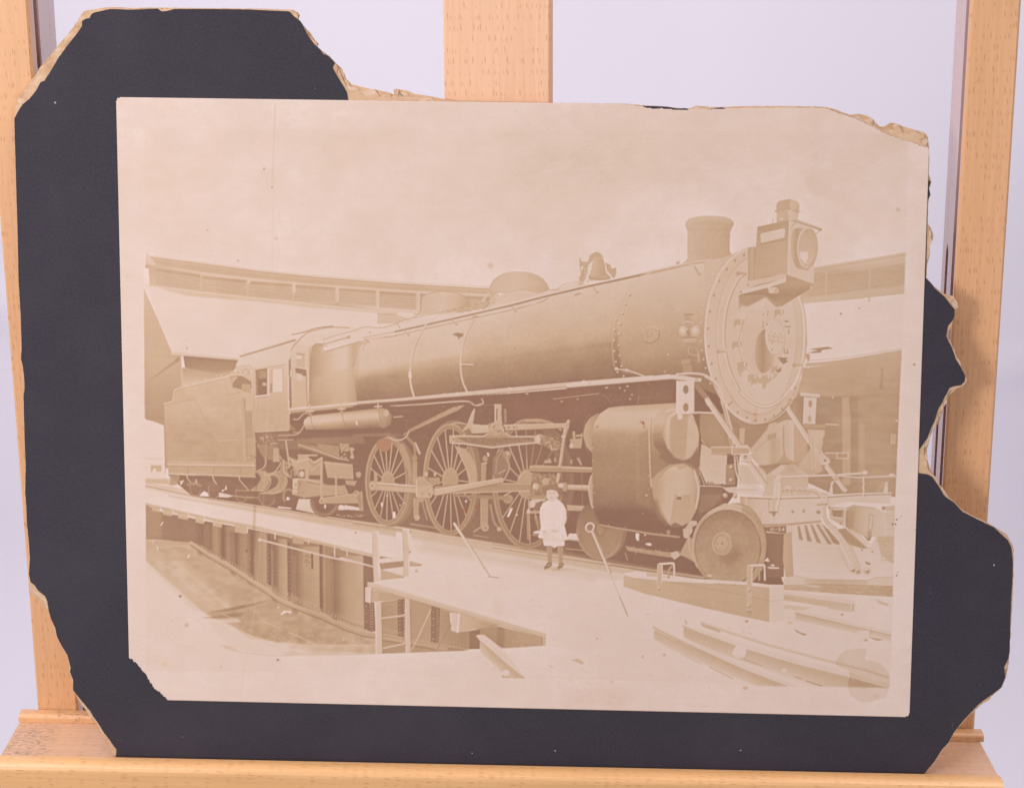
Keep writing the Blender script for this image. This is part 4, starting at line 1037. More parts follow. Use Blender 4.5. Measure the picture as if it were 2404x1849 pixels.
# right-hand wing bits behind the front
poly([(1345, 1340), (1500, 1320), (1548, 1335), (1450, 1350), (1440, 1372), (1340, 1375), (1400, 1350)], .46); poly([(1320, 1345), (1420, 1350), (1330, 1372)], .9); ell((1330, 1405), 20, 30, .62); line([(1310, 1380), (1340, 1420), (1330, 1450)], 8, .5)
line([(1320, 1250), (1325, 1320)], 5, .55, .7); 
# ---------------------------------------------------------------- running board, reservoir, under-boiler
tile(330, 570)
poly([(1275, 1412), (2182, 1330), (2182, 1352), (1280, 1432)], .80); line([(1278, 1432), (2182, 1354)], 6, .36)
poly([(1280, 1440), (2182, 1360), (2182, 1680), (1270, 1680)], .20, .8, 4)
poly([(1400, 1510), (1430, 1480), (1460, 1470), (2060, 1405), (2110, 1420), (2145, 1475), (2140, 1540), (2080, 1580), (1480, 1598), (1420, 1590), (1395, 1550)],
     grad((1700, 1440), (1712, 1600), [(0, .50), (.2, .72), (.4, .74), (.65, .52), (1, .26)]), 1, 0, False)
poly([(2040, 1410), (2110, 1420), (2145, 1475), (2140, 1545), (2080, 1580), (2050, 1560)], grad((2040, 0), (2145, 0), [(0, .54), (.5, .42), (1, .28)]), .7, 6); ell((2100, 1450), 22, 30, .70, .7, 0, 6)
for x in (1450, 1720, 2030):
    y = 1440 - (x - 1450) * .07
    line([(x, y - 60), (x, y + 15)], 12, .66); line([(x - 28, y - 5), (x + 30, y - 8)], 12, .74); line([(x + 5, y + 10), (x + 8, y + 60), (x + 25, y + 120), (x + 45, y + 150)], 5, .34, .9, True); line([(x - 10, y + 20), (x + 15, y + 18)], 14, .5)
line([(1310, 1502), (1350, 1500), (1390, 1460), (1430, 1448)], 9, .66, 1, True); line([(1180, 1640), (1330, 1632), (1380, 1590), (1395, 1560)], 9, .60, 1, True); line([(1310, 1612), (1360, 1612), (1390, 1570)], 7, .62, 1, True)
poly([(1835, 1515), (1850, 1520), (1860, 1550), (1848, 1555)], .92); poly([(1420, 1590), (2100, 1580), (2100, 1610), (1440, 1625)], .16, .8, 5)
tile(930, 570)
poly([(-330, 1350), (0, 1327), (900, 1240), (1600, 1178), (2190, 1130), (2190, 1165), (1600, 1212), (900, 1275), (0, 1350), (-330, 1372)], .73); line([(-330, 1376), (0, 1352), (900, 1279), (1600, 1215), (2190, 1168)], 7, .30)
line([(-330, 1352), (0, 1328), (900, 1241), (1600, 1178), (2190, 1130)], 5, .84, .7)
for x, y in [(968, 1238), (1600, 1178), (410, 1290), (520, 1282)]: poly([(x - 22, y + 8), (x - 8, y - 8), (x + 8, y - 8), (x + 26, y + 8)], .82)
line([(0, 1388), (250, 1375), (590, 1350), (680, 1385), (745, 1365), (730, 1325)], 8, .70, 1, True); line([(0, 1394), (590, 1357), (680, 1392)], 3, .14, .7, True)
line([(1340, 1330), (1730, 1282)], 6, .60); line([(1730, 1282), (1790, 1310), (1840, 1370)], 4, .45, .7, True); ell((965, 1278), 16, 6, .84); ell((1118, 1285), 14, 6, .74); ell((1797, 1232), 15, 6, .72); ell((1975, 1220), 14, 6, .72); line([(730, 1385), (840, 1380)], 4, .45, .8)
for x, y in [(1910, 1235), (1952, 1258), (2012, 1292), (1995, 1330), (1415, 1350), (1550, 1330)]: ell((x, y), 8, 9, .66, .8)
mottle([(0, 1400), (900, 1290), (2190, 1175), (2190, 1400), (1600, 1680), (0, 1680)], .03, 6)
line([(1500, 1540), (1545, 1400)], 4, .40, .8); line([(2060, 1390), (2070, 1300)], 6, .45, .7)
# ---------------------------------------------------------------- driving wheels and motion
tile(830, 920)                                                     # sheet E
def wheel(c, rx, ry, hub, nsp, t=.46, ph=0.0, hole=.17, tread=22):
    cx, cy = c
    ell(c, rx, ry, t); ring(c, rx - 2, ry - 2, 6, t + .17, .9, 0, 110, 290); ring(c, rx - tread, ry - tread * 1.15, 5, t - .14, .9)
    ring(c, rx - tread * .55, ry - tread * .6, 4, t + .12, .8); ell(c, rx - tread * 1.9, ry - tread * 2.1, hole)
    ring(c, rx - tread * 1.8, ry - tread * 2, 5, t + .1, .8, 0, 0, 180)
    for k in range(nsp):
        th = 2 * math.pi * k / nsp + ph
        a = (cx + hub[0] * .8 * math.cos(th), cy + hub[1] * .8 * math.sin(th)); b = (cx + (rx - tread * 1.8) * math.cos(th), cy + (ry - tread * 2) * math.sin(th))
        line([(a[0] + 5, a[1] + 4), (b[0] + 4, b[1] + 3)], 8, hole - .05, .8); line([a, b], 9.5, .58 if math.sin(th) < .3 else .50); line([(a[0] - 2, a[1] - 2), (b[0] - 2, b[1] - 2)], 4, .76, .8)
    ell(c, hub[0] + 10, hub[1] + 10, t + .06); ell(c, hub[0], hub[1], .50); ring(c, hub[0], hub[1], 5, .66, .8, 0, 120, 320)
# first driver
ell((325, 760), 225, 385, .33); ell((310, 758), 205, 375, .40)
wheel((296, 758), 192, 378, (48, 78), 17, .45, .15)
poly([(380, 440), (430, 440), (480, 560), (500, 700), (498, 770), (440, 600), (400, 500)], .50)
poly([(440, 340), (520, 430), (575, 530), (560, 535), (500, 440), (430, 370)], .40); line([(530, 430), (570, 520)], 12, .80, .9)
# second driver
ell((850, 720), 245, 485, .33); wheel((828, 745), 232, 478, (60, 95), 17, .44, .05)
poly([(850, 430), (880, 460), (960, 480), (1010, 540), (1050, 650), (1060, 770), (990, 775), (960, 650), (900, 520)], .55); line([(880, 470), (960, 640), (1000, 775)], 5, .70, .8, True)
line([(835, 268), (900, 258), (960, 270)], 10, .64, 1, True)
# main (third) driver
ell((1530, 780), 352, 555, .30); wheel((1490, 780), 300, 555, (85, 120), 18, .42, .1, .19)
poly([(1480, 240), (1700, 300), (1830, 520), (1830, 900), (1560, 800), (1500, 640), (1440, 420)], .22, .62, 16)
poly([(1190, 560), (1250, 500), (1350, 520), (1320, 640), (1250, 760), (1190, 700)], .34); line([(1215, 690), (1230, 560), (1280, 500)], 12, .46, 1, True); line([(1240, 690), (1300, 660)], 8, .62)
line([(1470, 240), (1580, 232), (1700, 265), (1770, 320)], 16, .56, 1, True); line([(1480, 248), (1580, 244), (1690, 275)], 6, .70, .8, True)
poly([(1400, 760), (1430, 700), (1480, 675), (1530, 690), (1560, 760)], .54); line([(1410, 740), (1440, 695), (1480, 678), (1520, 690)], 6, .68, 1, True)
ell((1320, 910), 40, 38, .46); ring((1320, 910), 40, 38, 6, .60, .8, 0, 180, 360)
# gaps of bright ground seen through the wheels
for p in [[(235, 940), (248, 935), (255, 970), (240, 975)], [(340, 1015), (360, 1020), (362, 1070), (340, 1070)], [(955, 915), (970, 920), (968, 940), (955, 935)], [(1310, 1060), (1340, 985), (1362, 985), (1330, 1060)], [(1380, 1045), (1405, 1035), (1400, 1050)], [(1140, 515), (1155, 515), (1160, 545), (1148, 545)], [(283, 870), (297, 872), (295, 885), (283, 882)], [(395, 950), (405, 960), (402, 975)], [(430, 935), (442, 935), (438, 950)]]: poly(p, .96)
# cross-braces, hangers between the wheels
for x, y0, y1, w in [(530, 590, 780, 34), (540, 900, 1060, 46), (1115, 600, 770, 40), (1120, 900, 1150, 66)]:
    poly([(x - w / 2, y0), (x + w / 2, y0), (x + w / 2 - 4, y1), (x - w / 2 + 2, y1)], .50); line([(x - w / 2, y0), (x - w / 2 + 2, y1)], 5, .64)
ell((545, 1065), 24, 26, .60); ell((1125, 1150), 32, 34, .56); ell((1128, 1156), 10, 10, .34); ell((525, 560), 20, 30, .46); ell((1125, 565), 22, 26, .48); line([(1100, 605), (1140, 600)], 12, .62)
line([(520, 430), (530, 600)], 16, .44); line([(1170, 960), (1200, 1100), (1250, 1165)], 22, .44, 1, True); ell((1245, 1165), 20, 18, .62); line([(590, 940), (630, 1080)], 12, .44); line([(1030, 1185), (1100, 1140)], 12, .55)
# main and side rods
poly([(190, 765), (540, 790), (540, 858), (190, 830)], .62); line([(195, 772), (540, 797)], 8, .80); line([(195, 786), (540, 812)], 5, .38, .9); line([(190, 832), (540, 860)], 6, .36)
ell((170, 795), 36, 45, .56); ell((165, 795), 22, 28, .68); ell((162, 795), 10, 12, .42); poly([(178, 680), (205, 680), (210, 770), (175, 770)], .55)
poly([(695, 795), (860, 785), (1330, 770), (1540, 775), (1540, 840), (870, 860), (690, 870)], grad((0, 770), (0, 870), [(0, .66), (.2, .46), (.8, .50), (1, .66)])); line([(695, 800), (860, 788)], 6, .34); line([(860, 858), (1530, 838)], 7, .72)
poly([(690, 830), (1240, 735), (1285, 740), (1280, 765), (850, 850), (690, 882)], .64); line([(690, 828), (1240, 736)], 7, .80); line([(690, 884), (850, 854), (1280, 768)], 6, .32); ell((1262, 745), 26, 20, .62)
poly([(850, 870), (1320, 880), (1340, 915), (1300, 920), (860, 885)], .42, .9); 
poly([(530, 735), (560, 715), (610, 715), (625, 745), (680, 790), (690, 860), (650, 895), (545, 895), (530, 860)], .62); poly([(530, 735), (560, 715), (610, 715), (625, 745), (640, 790), (540, 800)], .54); line([(540, 745), (540, 890)], 7, .78); ell((650, 868), 26, 32, .66); ell((650, 868), 12, 15, .46); poly([(545, 895), (610, 895), (600, 935), (555, 935)], .50)
ell((622, 695), 13, 20, .66); ell((697, 698), 12, 18, .62); poly([(640, 725), (740, 725), (740, 785), (650, 780)], .48); strokes([(540, 720), (740, 720), (680, 890), (540, 890)], 40, 18, 6, .40, .7, .8, 1)
# valve gear: long bracket
poly([(820, 370), (860, 362), (1110, 370), (1140, 350), (1300, 350), (1330, 375), (1570, 372), (1570, 432), (1400, 448), (1180, 475), (950, 440), (830, 430)], .48)
poly([(890, 385), (1540, 385), (1540, 415), (1400, 425), (1180, 455), (960, 425)], .33); mottle([(890, 385), (1540, 385), (1540, 415), (1180, 455)], .08, 4)
line([(830, 372), (1110, 372), (1150, 350), (1300, 350), (1340, 375), (1570, 375)], 9, .76); line([(840, 432), (950, 438), (1180, 472), (1400, 445), (1560, 430)], 10, .78); line([(850, 447), (950, 452), (1180, 486), (1400, 458)], 6, .14, .8); ell((855, 400), 18, 22, .66); ell((858, 400), 9, 10, .36); line([(825, 370), (828, 432)], 10, .70)
poly([(1205, 100), (1262, 100), (1265, 230), (1290, 350), (1225, 350), (1205, 250)], .62); line([(1208, 102), (1212, 250)], 6, .78); line([(1228, 145), (1225, 230)], 14, .26); line([(1234, 150), (1232, 225)], 5, .7); line([(1265, 100), (1280, 250), (1290, 350)], 5, .34)
poly([(1285, 140), (1305, 140), (1310, 260), (1290, 260)], .42)
poly([(970, 270), (1000, 265), (1160, 285), (1170, 350), (1010, 350), (990, 310)], .58); poly([(1015, 285), (1150, 280), (1155, 345), (1020, 350)], .66); line([(1015, 285), (1150, 280)], 6, .8); line([(1020, 352), (1155, 346)], 6, .3)
poly([(975, 260), (1010, 170), (1035, 135), (1040, 150), (1020, 280), (1000, 300), (940, 330), (935, 320)], .60); line([(980, 260), (1035, 140)], 6, .72)
ell((1200, 300), 40, 45, .58); ell((1195, 298), 26, 30, .68); ell((1215, 340), 60, 28, .55); ell((1195, 298), 12, 14, .44); strokes([(1160, 270), (1290, 270), (1300, 350), (1150, 350)], 40, 18, 7, .36, .8, .5, 1); strokes([(1160, 270), (1290, 270), (1300, 350), (1150, 350)], 24, 14, 6, .84, .8, .5, 1)
poly([(1285, 275), (1400, 272), (1820, 265), (1830, 300), (1400, 325), (1300, 325)], .62); line([(1290, 278), (1820, 266)], 7, .76); line([(1300, 327), (1780, 305)], 6, .26); ell((1325, 298), 9, 10, .36); ell((1372, 298), 9, 10, .36); line([(1395, 275), (1395, 325)], 5, .4)
poly([(1800, 260), (1845, 235), (1840, 300), (1815, 380), (1770, 700), (1745, 790), (1722, 780), (1760, 560), (1785, 380)], .60); line([(1805, 270), (1790, 380), (1735, 770)], 6, .76); line([(1830, 310), (1808, 400), (1765, 700)], 5, .32); ell((1820, 282), 16, 17, .68); ell((1820, 282), 7, 8, .4); ell((1790, 375), 16, 13, .74); ell((1835, 245), 14, 14, .68)
ell((1590, 398), 45, 45, .56); ell((1575, 400), 26, 34, .74); poly([(1600, 370), (1700, 380), (1780, 440), (1740, 490), (1690, 490), (1600, 440)], .42); strokes([(1560, 360), (1760, 380), (1780, 490), (1580, 450)], 70, 22, 7, .62, .8, .7, 1); strokes([(1580, 370), (1760, 390), (1760, 490), (1580, 450)], 50, 16, 7, .22, .8, .4, 1); line([(1690, 450), (1690, 490), (1740, 480)], 8, .66)
ell((1310, 530), 36, 34, .44); ell((1318, 520), 16, 16, .60); line([(1310, 560), (1330, 640), (1290, 740)], 18, .50, 1, True)
poly([(1850, 395), (1950, 390), (1945, 475), (1850, 475)], .56); line([(1880, 340), (1885, 400)], 22, .58); line([(1905, 370), (1950, 365)], 16, .64); ell((1860, 455), 18, 22, .72); line([(1950, 350), (1945, 440)], 10, .6)
# guides, crosshead, piston rod
poly([(1500, 635), (1540, 622), (2040, 640), (2035, 682), (1510, 672)], .52); line([(1505, 632), (1540, 624), (2040, 642)], 7, .74); line([(1510, 655), (2035, 664)], 5, .36); line([(1510, 676), (2035, 685)], 8, .20); line([(1780, 640), (2035, 650)], 8, .66)
for x, y, w, h in [(1672, 580, 18, 36), (1660, 590, 60, 22), (1860, 590, 16, 34), (1720, 575, 14, 40)]: poly([(x - w / 2, y - h / 2), (x + w / 2, y - h / 2), (x + w / 2, y + h / 2), (x - w / 2, y + h / 2)], .58)
poly([(1540, 690), (1720, 700), (1740, 800), (1680, 900), (1500, 900), (1520, 760)], .38); strokes([(1530, 690), (1720, 700), (1740, 800), (1640, 900), (1500, 900)], 90, 26, 8, .62, .75, .3, 1); strokes([(1530, 690), (1720, 700), (1740, 800), (1640, 900), (1500, 900)], 70, 20, 8, .20, .7, .3, 1)
ell((1555, 800), 28, 30, .66); ell((1548, 798), 14, 16, .80); ell((1640, 760), 30, 32, .58); ring((1640, 762), 26, 28, 7, .72, .9, 0, 180, 340)
poly([(1750, 778), (1810, 770), (1830, 785), (2010, 790), (2010, 840), (1830, 830), (1760, 810)], grad((0, 778), (0, 840), [(0, .62), (.3, .76), (.7, .6), (1, .36)])); ell((1805, 805), 24, 40, .54); ell((1770, 792), 24, 20, .80); ring((1805, 805), 24, 40, 6, .4, .8, 0, -60, 90)
poly([(1500, 930), (1560, 895), (1640, 900), (1620, 960), (1540, 980), (1505, 985)], .88, .8, 3); poly([(1510, 885), (1640, 880), (1630, 910), (1510, 910)], .48); poly([(1530, 1000), (1560, 940), (1620, 920), (1620, 1000)], .3)
poly([(1820, 960), (2045, 972), (2045, 1012), (1825, 1005)], .60); line([(1820, 962), (2045, 974)], 6, .76); line([(1825, 1008), (2045, 1016)], 6, .28); poly([(1480, 1010), (1600, 1005), (1600, 1030), (1470, 1030)], .56); line([(1490, 1030), (1495, 1250)], 16, .42); line([(1482, 1030), (1486, 1250)], 5, .55); line([(1550, 1060), (1590, 1200)], 12, .46); line([(1570, 1050), (1600, 1190)], 5, .6); ell((1495, 1010), 14, 20, .74)
poly([(1540, 1185), (1580, 1175), (1600, 1190), (1600, 1205), (1535, 1200)], .93); line([(1530, 1212), (1600, 1218)], 6, .8)
poly([(1835, 1235), (1850, 1200), (1910, 1205), (1920, 1245)], .95); line([(1830, 1250), (1925, 1262)], 6, .86); ell((1875, 1215), 14, 12, .82)
line([(1815, 1330), (1960, 1345)], 6, .66); line([(1910, 560), (1945, 620)], 8, .66); line([(1925, 555), (1945, 610)], 4, .86); line([(1950, 690), (1955, 960)], 5, .45, .8)
# brake hangers on the diagonal brace, guide yoke
poly([(380, 385), (470, 330), (860, 130), (950, 110), (900, 150), (500, 330), (430, 360)], .50); line([(470, 322), (850, 130), (940, 112)], 6, .60); line([(440, 372), (520, 330), (900, 152)], 6, .20)
line([(290, 365), (340, 400), (400, 405), (450, 380), (475, 335)], 12, .64, 1, True); line([(300, 350), (350, 385)], 10, .60); ell((352, 385), 14, 14, .40); line([(310, 375), (360, 410), (420, 400)], 4, .80, .9, True)
line([(320, 115), (560, 100), (950, 72), (1030, 108), (1105, 90), (1095, 55)], 7, .66, 1, True)
poly([(0, 355), (290, 340), (420, 350), (380, 380), (0, 375)], .30, .8, 4); line([(0, 362), (300, 362)], 5, .40, .8); line([(345, 212), (420, 205)], 8, .70); line([(300, 200), (420, 190)], 4, .3)
ell((262, 446), 64, 58, grad((262, 390), (262, 505), [(0, .34), (1, .38)]))                    # stain disc, tinted later
# trailing truck frame on sheet D
tile(330, 960)
poly([(1270, 400), (1340, 430), (1440, 420), (1480, 440), (1555, 400), (1565, 450), (1560, 560), (1330, 560)], .50); poly([(1280, 425), (1340, 440), (1350, 400), (1440, 395), (1445, 480), (1440, 590), (1350, 590), (1340, 520)], .58)
line([(1275, 420), (1340, 445), (1440, 420), (1490, 450), (1555, 410)], 9, .70, 1, True); line([(1440, 460), (1470, 520), (1545, 450)], 9, .62)
line([(1350, 390), (1510, 390)], 12, .66); poly([(1355, 515), (1405, 510), (1410, 590), (1350, 590)], .30); ell((1380, 550), 22, 26, .72)
poly([(1345, 285), (1640, 330), (1710, 400), (1790, 430), (1700, 430), (1345, 320)], .38); poly([(1340, 250), (1900, 225), (1920, 290), (1740, 300), (1500, 290), (1345, 290)], .34, .8, 6); poly([(1500, 290), (1700, 310), (1700, 400), (1560, 350)], .44, .9); line([(1350, 300), (1500, 345), (1700, 420), (1780, 432)], 9, .64)
strokes([(1420, 280), (1700, 310), (1700, 400), (1500, 345)], 60, 8, 5, .56, .7, .2, 1)
poly([(1570, 440), (1800, 465), (1810, 595), (1600, 580)], .56); line([(1570, 452), (1800, 475)], 6, .70); line([(1600, 583), (1812, 598)], 7, .28); line([(1808, 470), (1815, 590)], 10, .68)
rivets([(1750, 495), (1778, 498), (1705, 545), (1620, 520), (1640, 520), (1660, 520), (1680, 522), (1720, 578), (1752, 582), (1780, 585), (1620, 545), (1640, 545), (1665, 548), (1690, 550)], 6, .70, .3)
poly([(1700, 290), (1780, 290), (1790, 350), (1760, 360), (1710, 350)], .50); rivets([(1720, 300), (1755, 305), (1735, 330), (1720, 360), (1745, 380), (1725, 405), (1755, 410)], 9, .66, .26); line([(1800, 330), (1815, 410)], 20, .56); ell((1812, 340), 18, 14, .6); ell((1810, 405), 18, 14, .6)
poly([(1300, 590), (1420, 590), (1540, 600), (1580, 640), (1750, 650), (1780, 720), (1560, 740), (1390, 755), (1310, 720)], .53); line([(1310, 592), (1440, 595), (1560, 640)], 9, .68); line([(1310, 725), (1400, 755), (1550, 735)], 8, .32)
poly([(1305, 590), (1350, 585), (1340, 730), (1300, 720)], .72); poly([(1345, 605), (1380, 605), (1380, 680), (1345, 680)], .48); line([(1430, 620), (1560, 640)], 10, .38); strokes([(1310, 600), (1420, 600), (1420, 720), (1310, 720)], 25, 30, 7, .38, .7, 1.57, .5)
line([(1547, 440), (1552, 780)], 22, .54); line([(1541, 440), (1546, 780)], 6, .70); line([(1672, 560), (1678, 820)], 16, .55); line([(1668, 560), (1674, 820)], 5, .72); line([(1740, 650), (1745, 720)], 18, .5); line([(1680, 820), (1690, 850), (1740, 850), (1755, 810)], 10, .60, 1, True)
ring((1575, 780), 108, 118, 34, .30, 1, 0, 0, 180); ring((1572, 776), 112, 122, 6, .50, .9, 0, 20, 175); ell((1580, 825), 9, 18, .88)
poly([(1540, 755), (1830, 715), (1900, 720), (1900, 800), (1850, 800), (1545, 800)], .55); line([(1540, 757), (1830, 717)], 6, .70); line([(1545, 803), (1850, 803)], 6, .28); ell((1550, 780), 24, 24, .60); ell((1550, 780), 10, 10, .4)
poly([(1690, 830), (1760, 815), (1900, 840), (1900, 860), (1700, 850)], .88); ell((1718, 832), 26, 20, .9)
poly([(1840, 700), (1890, 700), (1900, 860), (1870, 850), (1850, 740)], .46); ring((1845, 712), 18, 18, 8, .66); line([(1890, 700), (1900, 860)], 12, .54); ell((1865, 555), 22, 26, .55)
poly([(1750, 600), (1850, 610), (1830, 650), (1760, 640)], .54)
strokes([(1010, 205), (1170, 215), (1150, 290), (1040, 285)], 26, 24, 7, .55, .8, 1.2, .6); strokes([(1020, 210), (1100, 215), (1080, 290), (1040, 285)], 9, 20, 6, .8, .7, 1.2, .6)
poly([(1015, 300), (1130, 300), (1190, 330), (1195, 440), (1060, 420), (1020, 360)], .40); poly([(1140, 330), (1175, 330), (1195, 445), (1135, 445)], .56); line([(1245, 270), (1275, 480)], 14, .62); line([(1180, 260), (1305, 258)], 9, .56); line([(1110, 292), (1170, 290)], 7, .7); strokes([(1240, 450), (1330, 450), (1320, 560), (1250, 560)], 24, 24, 9, .62, .8, 1, 1)
poly([(920, 400), (965, 400), (965, 425), (920, 422)], .62); strokes([(915, 395), (985, 395), (985, 425), (915, 425)], 14, 10, 7, .3, .8, 0, 1); line([(990, 285), (995, 400)], 10, .3)
strokes([(1680, 890), (1930, 900), (1930, 925), (1680, 910)], 50, 16, 5, .74, .6, .1)
# ---------------------------------------------------------------- cylinder block
tile(1330, 850)                                                    # sheet F
ell((300, 1420), 215, 260, .33); ell((285, 1420), 200, 258, grad((285, 1170), (285, 1680), [(0, .24), (.5, .40), (1, .46)])); ring((285, 1420), 195, 252, 10, .52, .9, 0, 30, 180); ring((285, 1420), 165, 220, 5, .36, .8, 0, 20, 170); ell((285, 1420), 45, 65, .36); ell((290, 1420), 30, 50, .44)
poly([(140, 620), (160, 530), (200, 470), (260, 435), (300, 440), (230, 780), (170, 720)], grad((140, 0), (260, 0), [(0, .62), (1, .48)])); ring((215, 610), 72, 170, 5, .42, .7, 0, 100, 260)
poly([(185, 1060), (200, 985), (225, 950), (225, 1250), (200, 1180)], .58); line([(222, 952), (200, 990), (188, 1080), (205, 1190), (222, 1240)], 6, .84, 1, True)
poly([(215, 640), (235, 520), (290, 430), (360, 385), (460, 372), (930, 345), (1010, 380), (1080, 450), (1130, 600), (1130, 870), (1140, 1080), (1110, 1250), (1040, 1380), (880, 1410), (520, 1380), (330, 1350), (240, 1290), (225, 1200)],
     grad((480, 370), (470, 1400), [(0, .60), (.06, .74), (.17, .68), (.24, .50), (.4, .40), (.6, .40), (.78, .32), (.9, .20), (1, .14)]))
poly([(600, 620), (720, 560), (730, 1250), (600, 1200)], grad((580, 0), (730, 0), [(0, .42), (.1, .52), (.3, .42), (1, .40)]), .6, 16)
poly([(240, 1240), (700, 1250), (860, 1420), (330, 1350)], .18, .7, 22)
line([(712, 480), (705, 620), (712, 900), (722, 1060)], 10, .72, 1, True); line([(724, 480), (718, 620), (726, 900)], 6, .42, .7, True)
rivets(along((222, 620), (228, 1050), 5), 6, .80, .3, .9); rivets(along((700, 620), (700, 1080), 5), 6, .84, .3, .9); rivets([(683, 1132)], 11, .82, .3); rivets([(225, 1230)], 9, .76, .3); rivets([(238, 1108)], 6, .8, .3)
ell((258, 545), 15, 13, .44); ell((250, 540), 10, 9, .7); ell((665, 545), 14, 13, .42); ell((672, 542), 8, 8, .74)
mottle([(230, 640), (700, 600), (700, 1250), (240, 1250)], .022, 5); strokes([(240, 700), (690, 700), (690, 1250), (240, 1250)], 90, 40, 3, .50, .3, 1.5, .1)
# valve chest front
poly([(735, 560), (760, 460), (820, 390), (900, 365), (980, 390), (1010, 440), (1060, 600), (1000, 840), (900, 840), (800, 780), (745, 700)], grad((800, 400), (780, 820), [(0, .66), (.25, .70), (.5, .46), (.75, .28), (1, .40)]))
line([(735, 600), (758, 470), (820, 392), (880, 365)], 7, .66, 1, True); line([(820, 640), (830, 520), (875, 430), (920, 405)], 6, .62, .8, True); line([(735, 610), (850, 605)], 4, .34, .7)
poly([(810, 600), (840, 500), (900, 430), (940, 415), (890, 560), (880, 690), (920, 790), (860, 730)], grad((810, 0), (920, 0), [(0, .46), (.4, .72), (1, .84)]), .9, 4)
ell((993, 635), 136, 198, .56); poly(arc((993, 635), 136, 198)[:-1], grad((860, 0), (1130, 0), [(0, .72), (.1, .68), (.16, .52), (.6, .57), (.64, .68), (1, .62)])); line([(885, 500), (875, 700)], 8, .5, .5)
poly([(885, 470), (930, 440), (1040, 445), (1010, 830), (930, 810), (880, 740)], .56, .85, 3); poly([(1040, 450), (1090, 480), (1130, 600), (1120, 700), (1060, 800), (1012, 828)], .68, .9, 3); rivets([(1000, 630)], 8, .62, .34); ring((993, 635), 136, 198, 6, .46, .7, 0, -70, 60)
poly([(860, 740), (920, 810), (1000, 838), (1060, 810), (1120, 720), (1140, 880), (1110, 905), (1060, 860), (1000, 850), (920, 870), (850, 860), (790, 800)], .28, .85, 7); poly([(960, 450), (990, 450), (985, 480), (970, 488)], .88)
# cylinder front cover
poly([(720, 1000), (800, 920), (880, 870), (1000, 860), (1090, 910), (1140, 1010), (1140, 1120), (1110, 1250), (1050, 1370), (900, 1400), (800, 1300), (740, 1150)], .56)
poly([(770, 1120), (790, 1000), (850, 920), (930, 880), (1010, 870), (1070, 920), (1090, 1010), (1080, 1200), (1040, 1310), (890, 1385), (810, 1270)], grad((790, 0), (1090, 0), [(0, .60), (.2, .71), (.7, .73), (1, .64)]), 1, 0, True)
poly([(930, 880), (1010, 868), (1040, 890), (960, 912)], .58, .9, 4); poly([(880, 905), (920, 885), (960, 912), (900, 915)], .76, .8, 4)
poly([(920, 1130), (1055, 1132), (1060, 1210), (1095, 1190), (1110, 1250), (1060, 1340), (980, 1400), (880, 1390), (900, 1250)], .60); line([(920, 1132), (1055, 1134)], 5, .50); poly([(1060, 1000), (1085, 920), (1105, 960), (1075, 1200), (1058, 1200)], .68, .8, 4)
line([(1090, 920), (1110, 1000), (1125, 1100), (1105, 1240)], 14, .78, 1, True); line([(1080, 930), (1080, 1040), (1068, 1190)], 6, .55, .8, True)
ell((968, 1135), 26, 22, .66); ell((960, 1155), 20, 14, .30); ell((965, 1128), 12, 10, .82)
poly([(770, 1150), (810, 1270), (880, 1380), (860, 1400), (780, 1330), (740, 1200)], .34, .7, 10); poly([(880, 1390), (930, 1360), (990, 1395), (950, 1420), (890, 1415)], .30)
poly([(240, 1290), (330, 1350), (600, 1390), (880, 1410), (1040, 1385), (1000, 1440), (700, 1430), (300, 1400)], .17, .9, 8)
# step bracket, flag posts, braces
poly([(0, 190), (880, 105), (1000, 112), (1095, 130), (1150, 135), (1150, 162), (1090, 165), (900, 140), (0, 215)], .82); line([(0, 217), (900, 142), (1090, 167)], 7, .34); line([(0, 188), (880, 104)], 5, .92)
poly([(1095, 130), (1125, 135), (1125, 165), (1095, 165)], .66); poly([(120, 172), (140, 155), (160, 155), (175, 170)], .84)
poly([(940, 155), (1090, 160), (1088, 435), (938, 430)], .86); line([(940, 155), (938, 430)], 7, .93); line([(1090, 162), (1088, 435)], 6, .56); ell((1017, 230), 24, 37, .40); ell((1017, 382), 24, 36, .42); ring((1017, 230), 24, 37, 4, .6, .8, 0, 0, 180)
line([(945, 435), (1140, 425), (1280, 432)], 14, .82); line([(1000, 447), (1140, 437), (1280, 446)], 5, .36); line([(850, 415), (900, 402), (940, 400)], 8, .88)
ell((967, 462), 24, 26, .84)
line([(940, 100), (1080, 92), (1180, 108), (1250, 150), (1310, 220), (1340, 320), (1400, 540), (1420, 620)], 16, .80, 1, True); line([(950, 112), (1080, 104), (1170, 120), (1235, 160), (1300, 240), (1325, 330), (1390, 560)], 5, .44, .9, True)
line([(1180, 120), (1270, 180), (1320, 260)], 10, .82, 1, True); line([(1300, 240), (1340, 400), (1410, 640), (1420, 730)], 11, .78, 1, True)
line([(1110, 200), (1200, 310)], 44, .42); line([(1200, 320), (1480, 720)], 44, .76); line([(1190, 335), (1465, 735)], 9, .90); line([(1222, 315), (1500, 710)], 10, .52); poly([(1185, 320), (1215, 315), (1240, 350), (1200, 370)], .88, .8, 3)
line([(1540, 830), (1700, 1060)], 44, .78); line([(1528, 842), (1685, 1068)], 9, .90); line([(1562, 822), (1720, 1050)], 10, .52)
line([(1430, 770), (1445, 930), (1480, 1010), (1540, 1035), (1640, 1060)], 12, .80, 1, True); line([(1455, 800), (1470, 930), (1510, 1010), (1560, 1040)], 12, .76, 1, True); line([(1440, 770), (1456, 930), (1490, 1002)], 4, .4, .8, True); line([(1380, 620), (1400, 700), (1420, 760)], 9, .72)
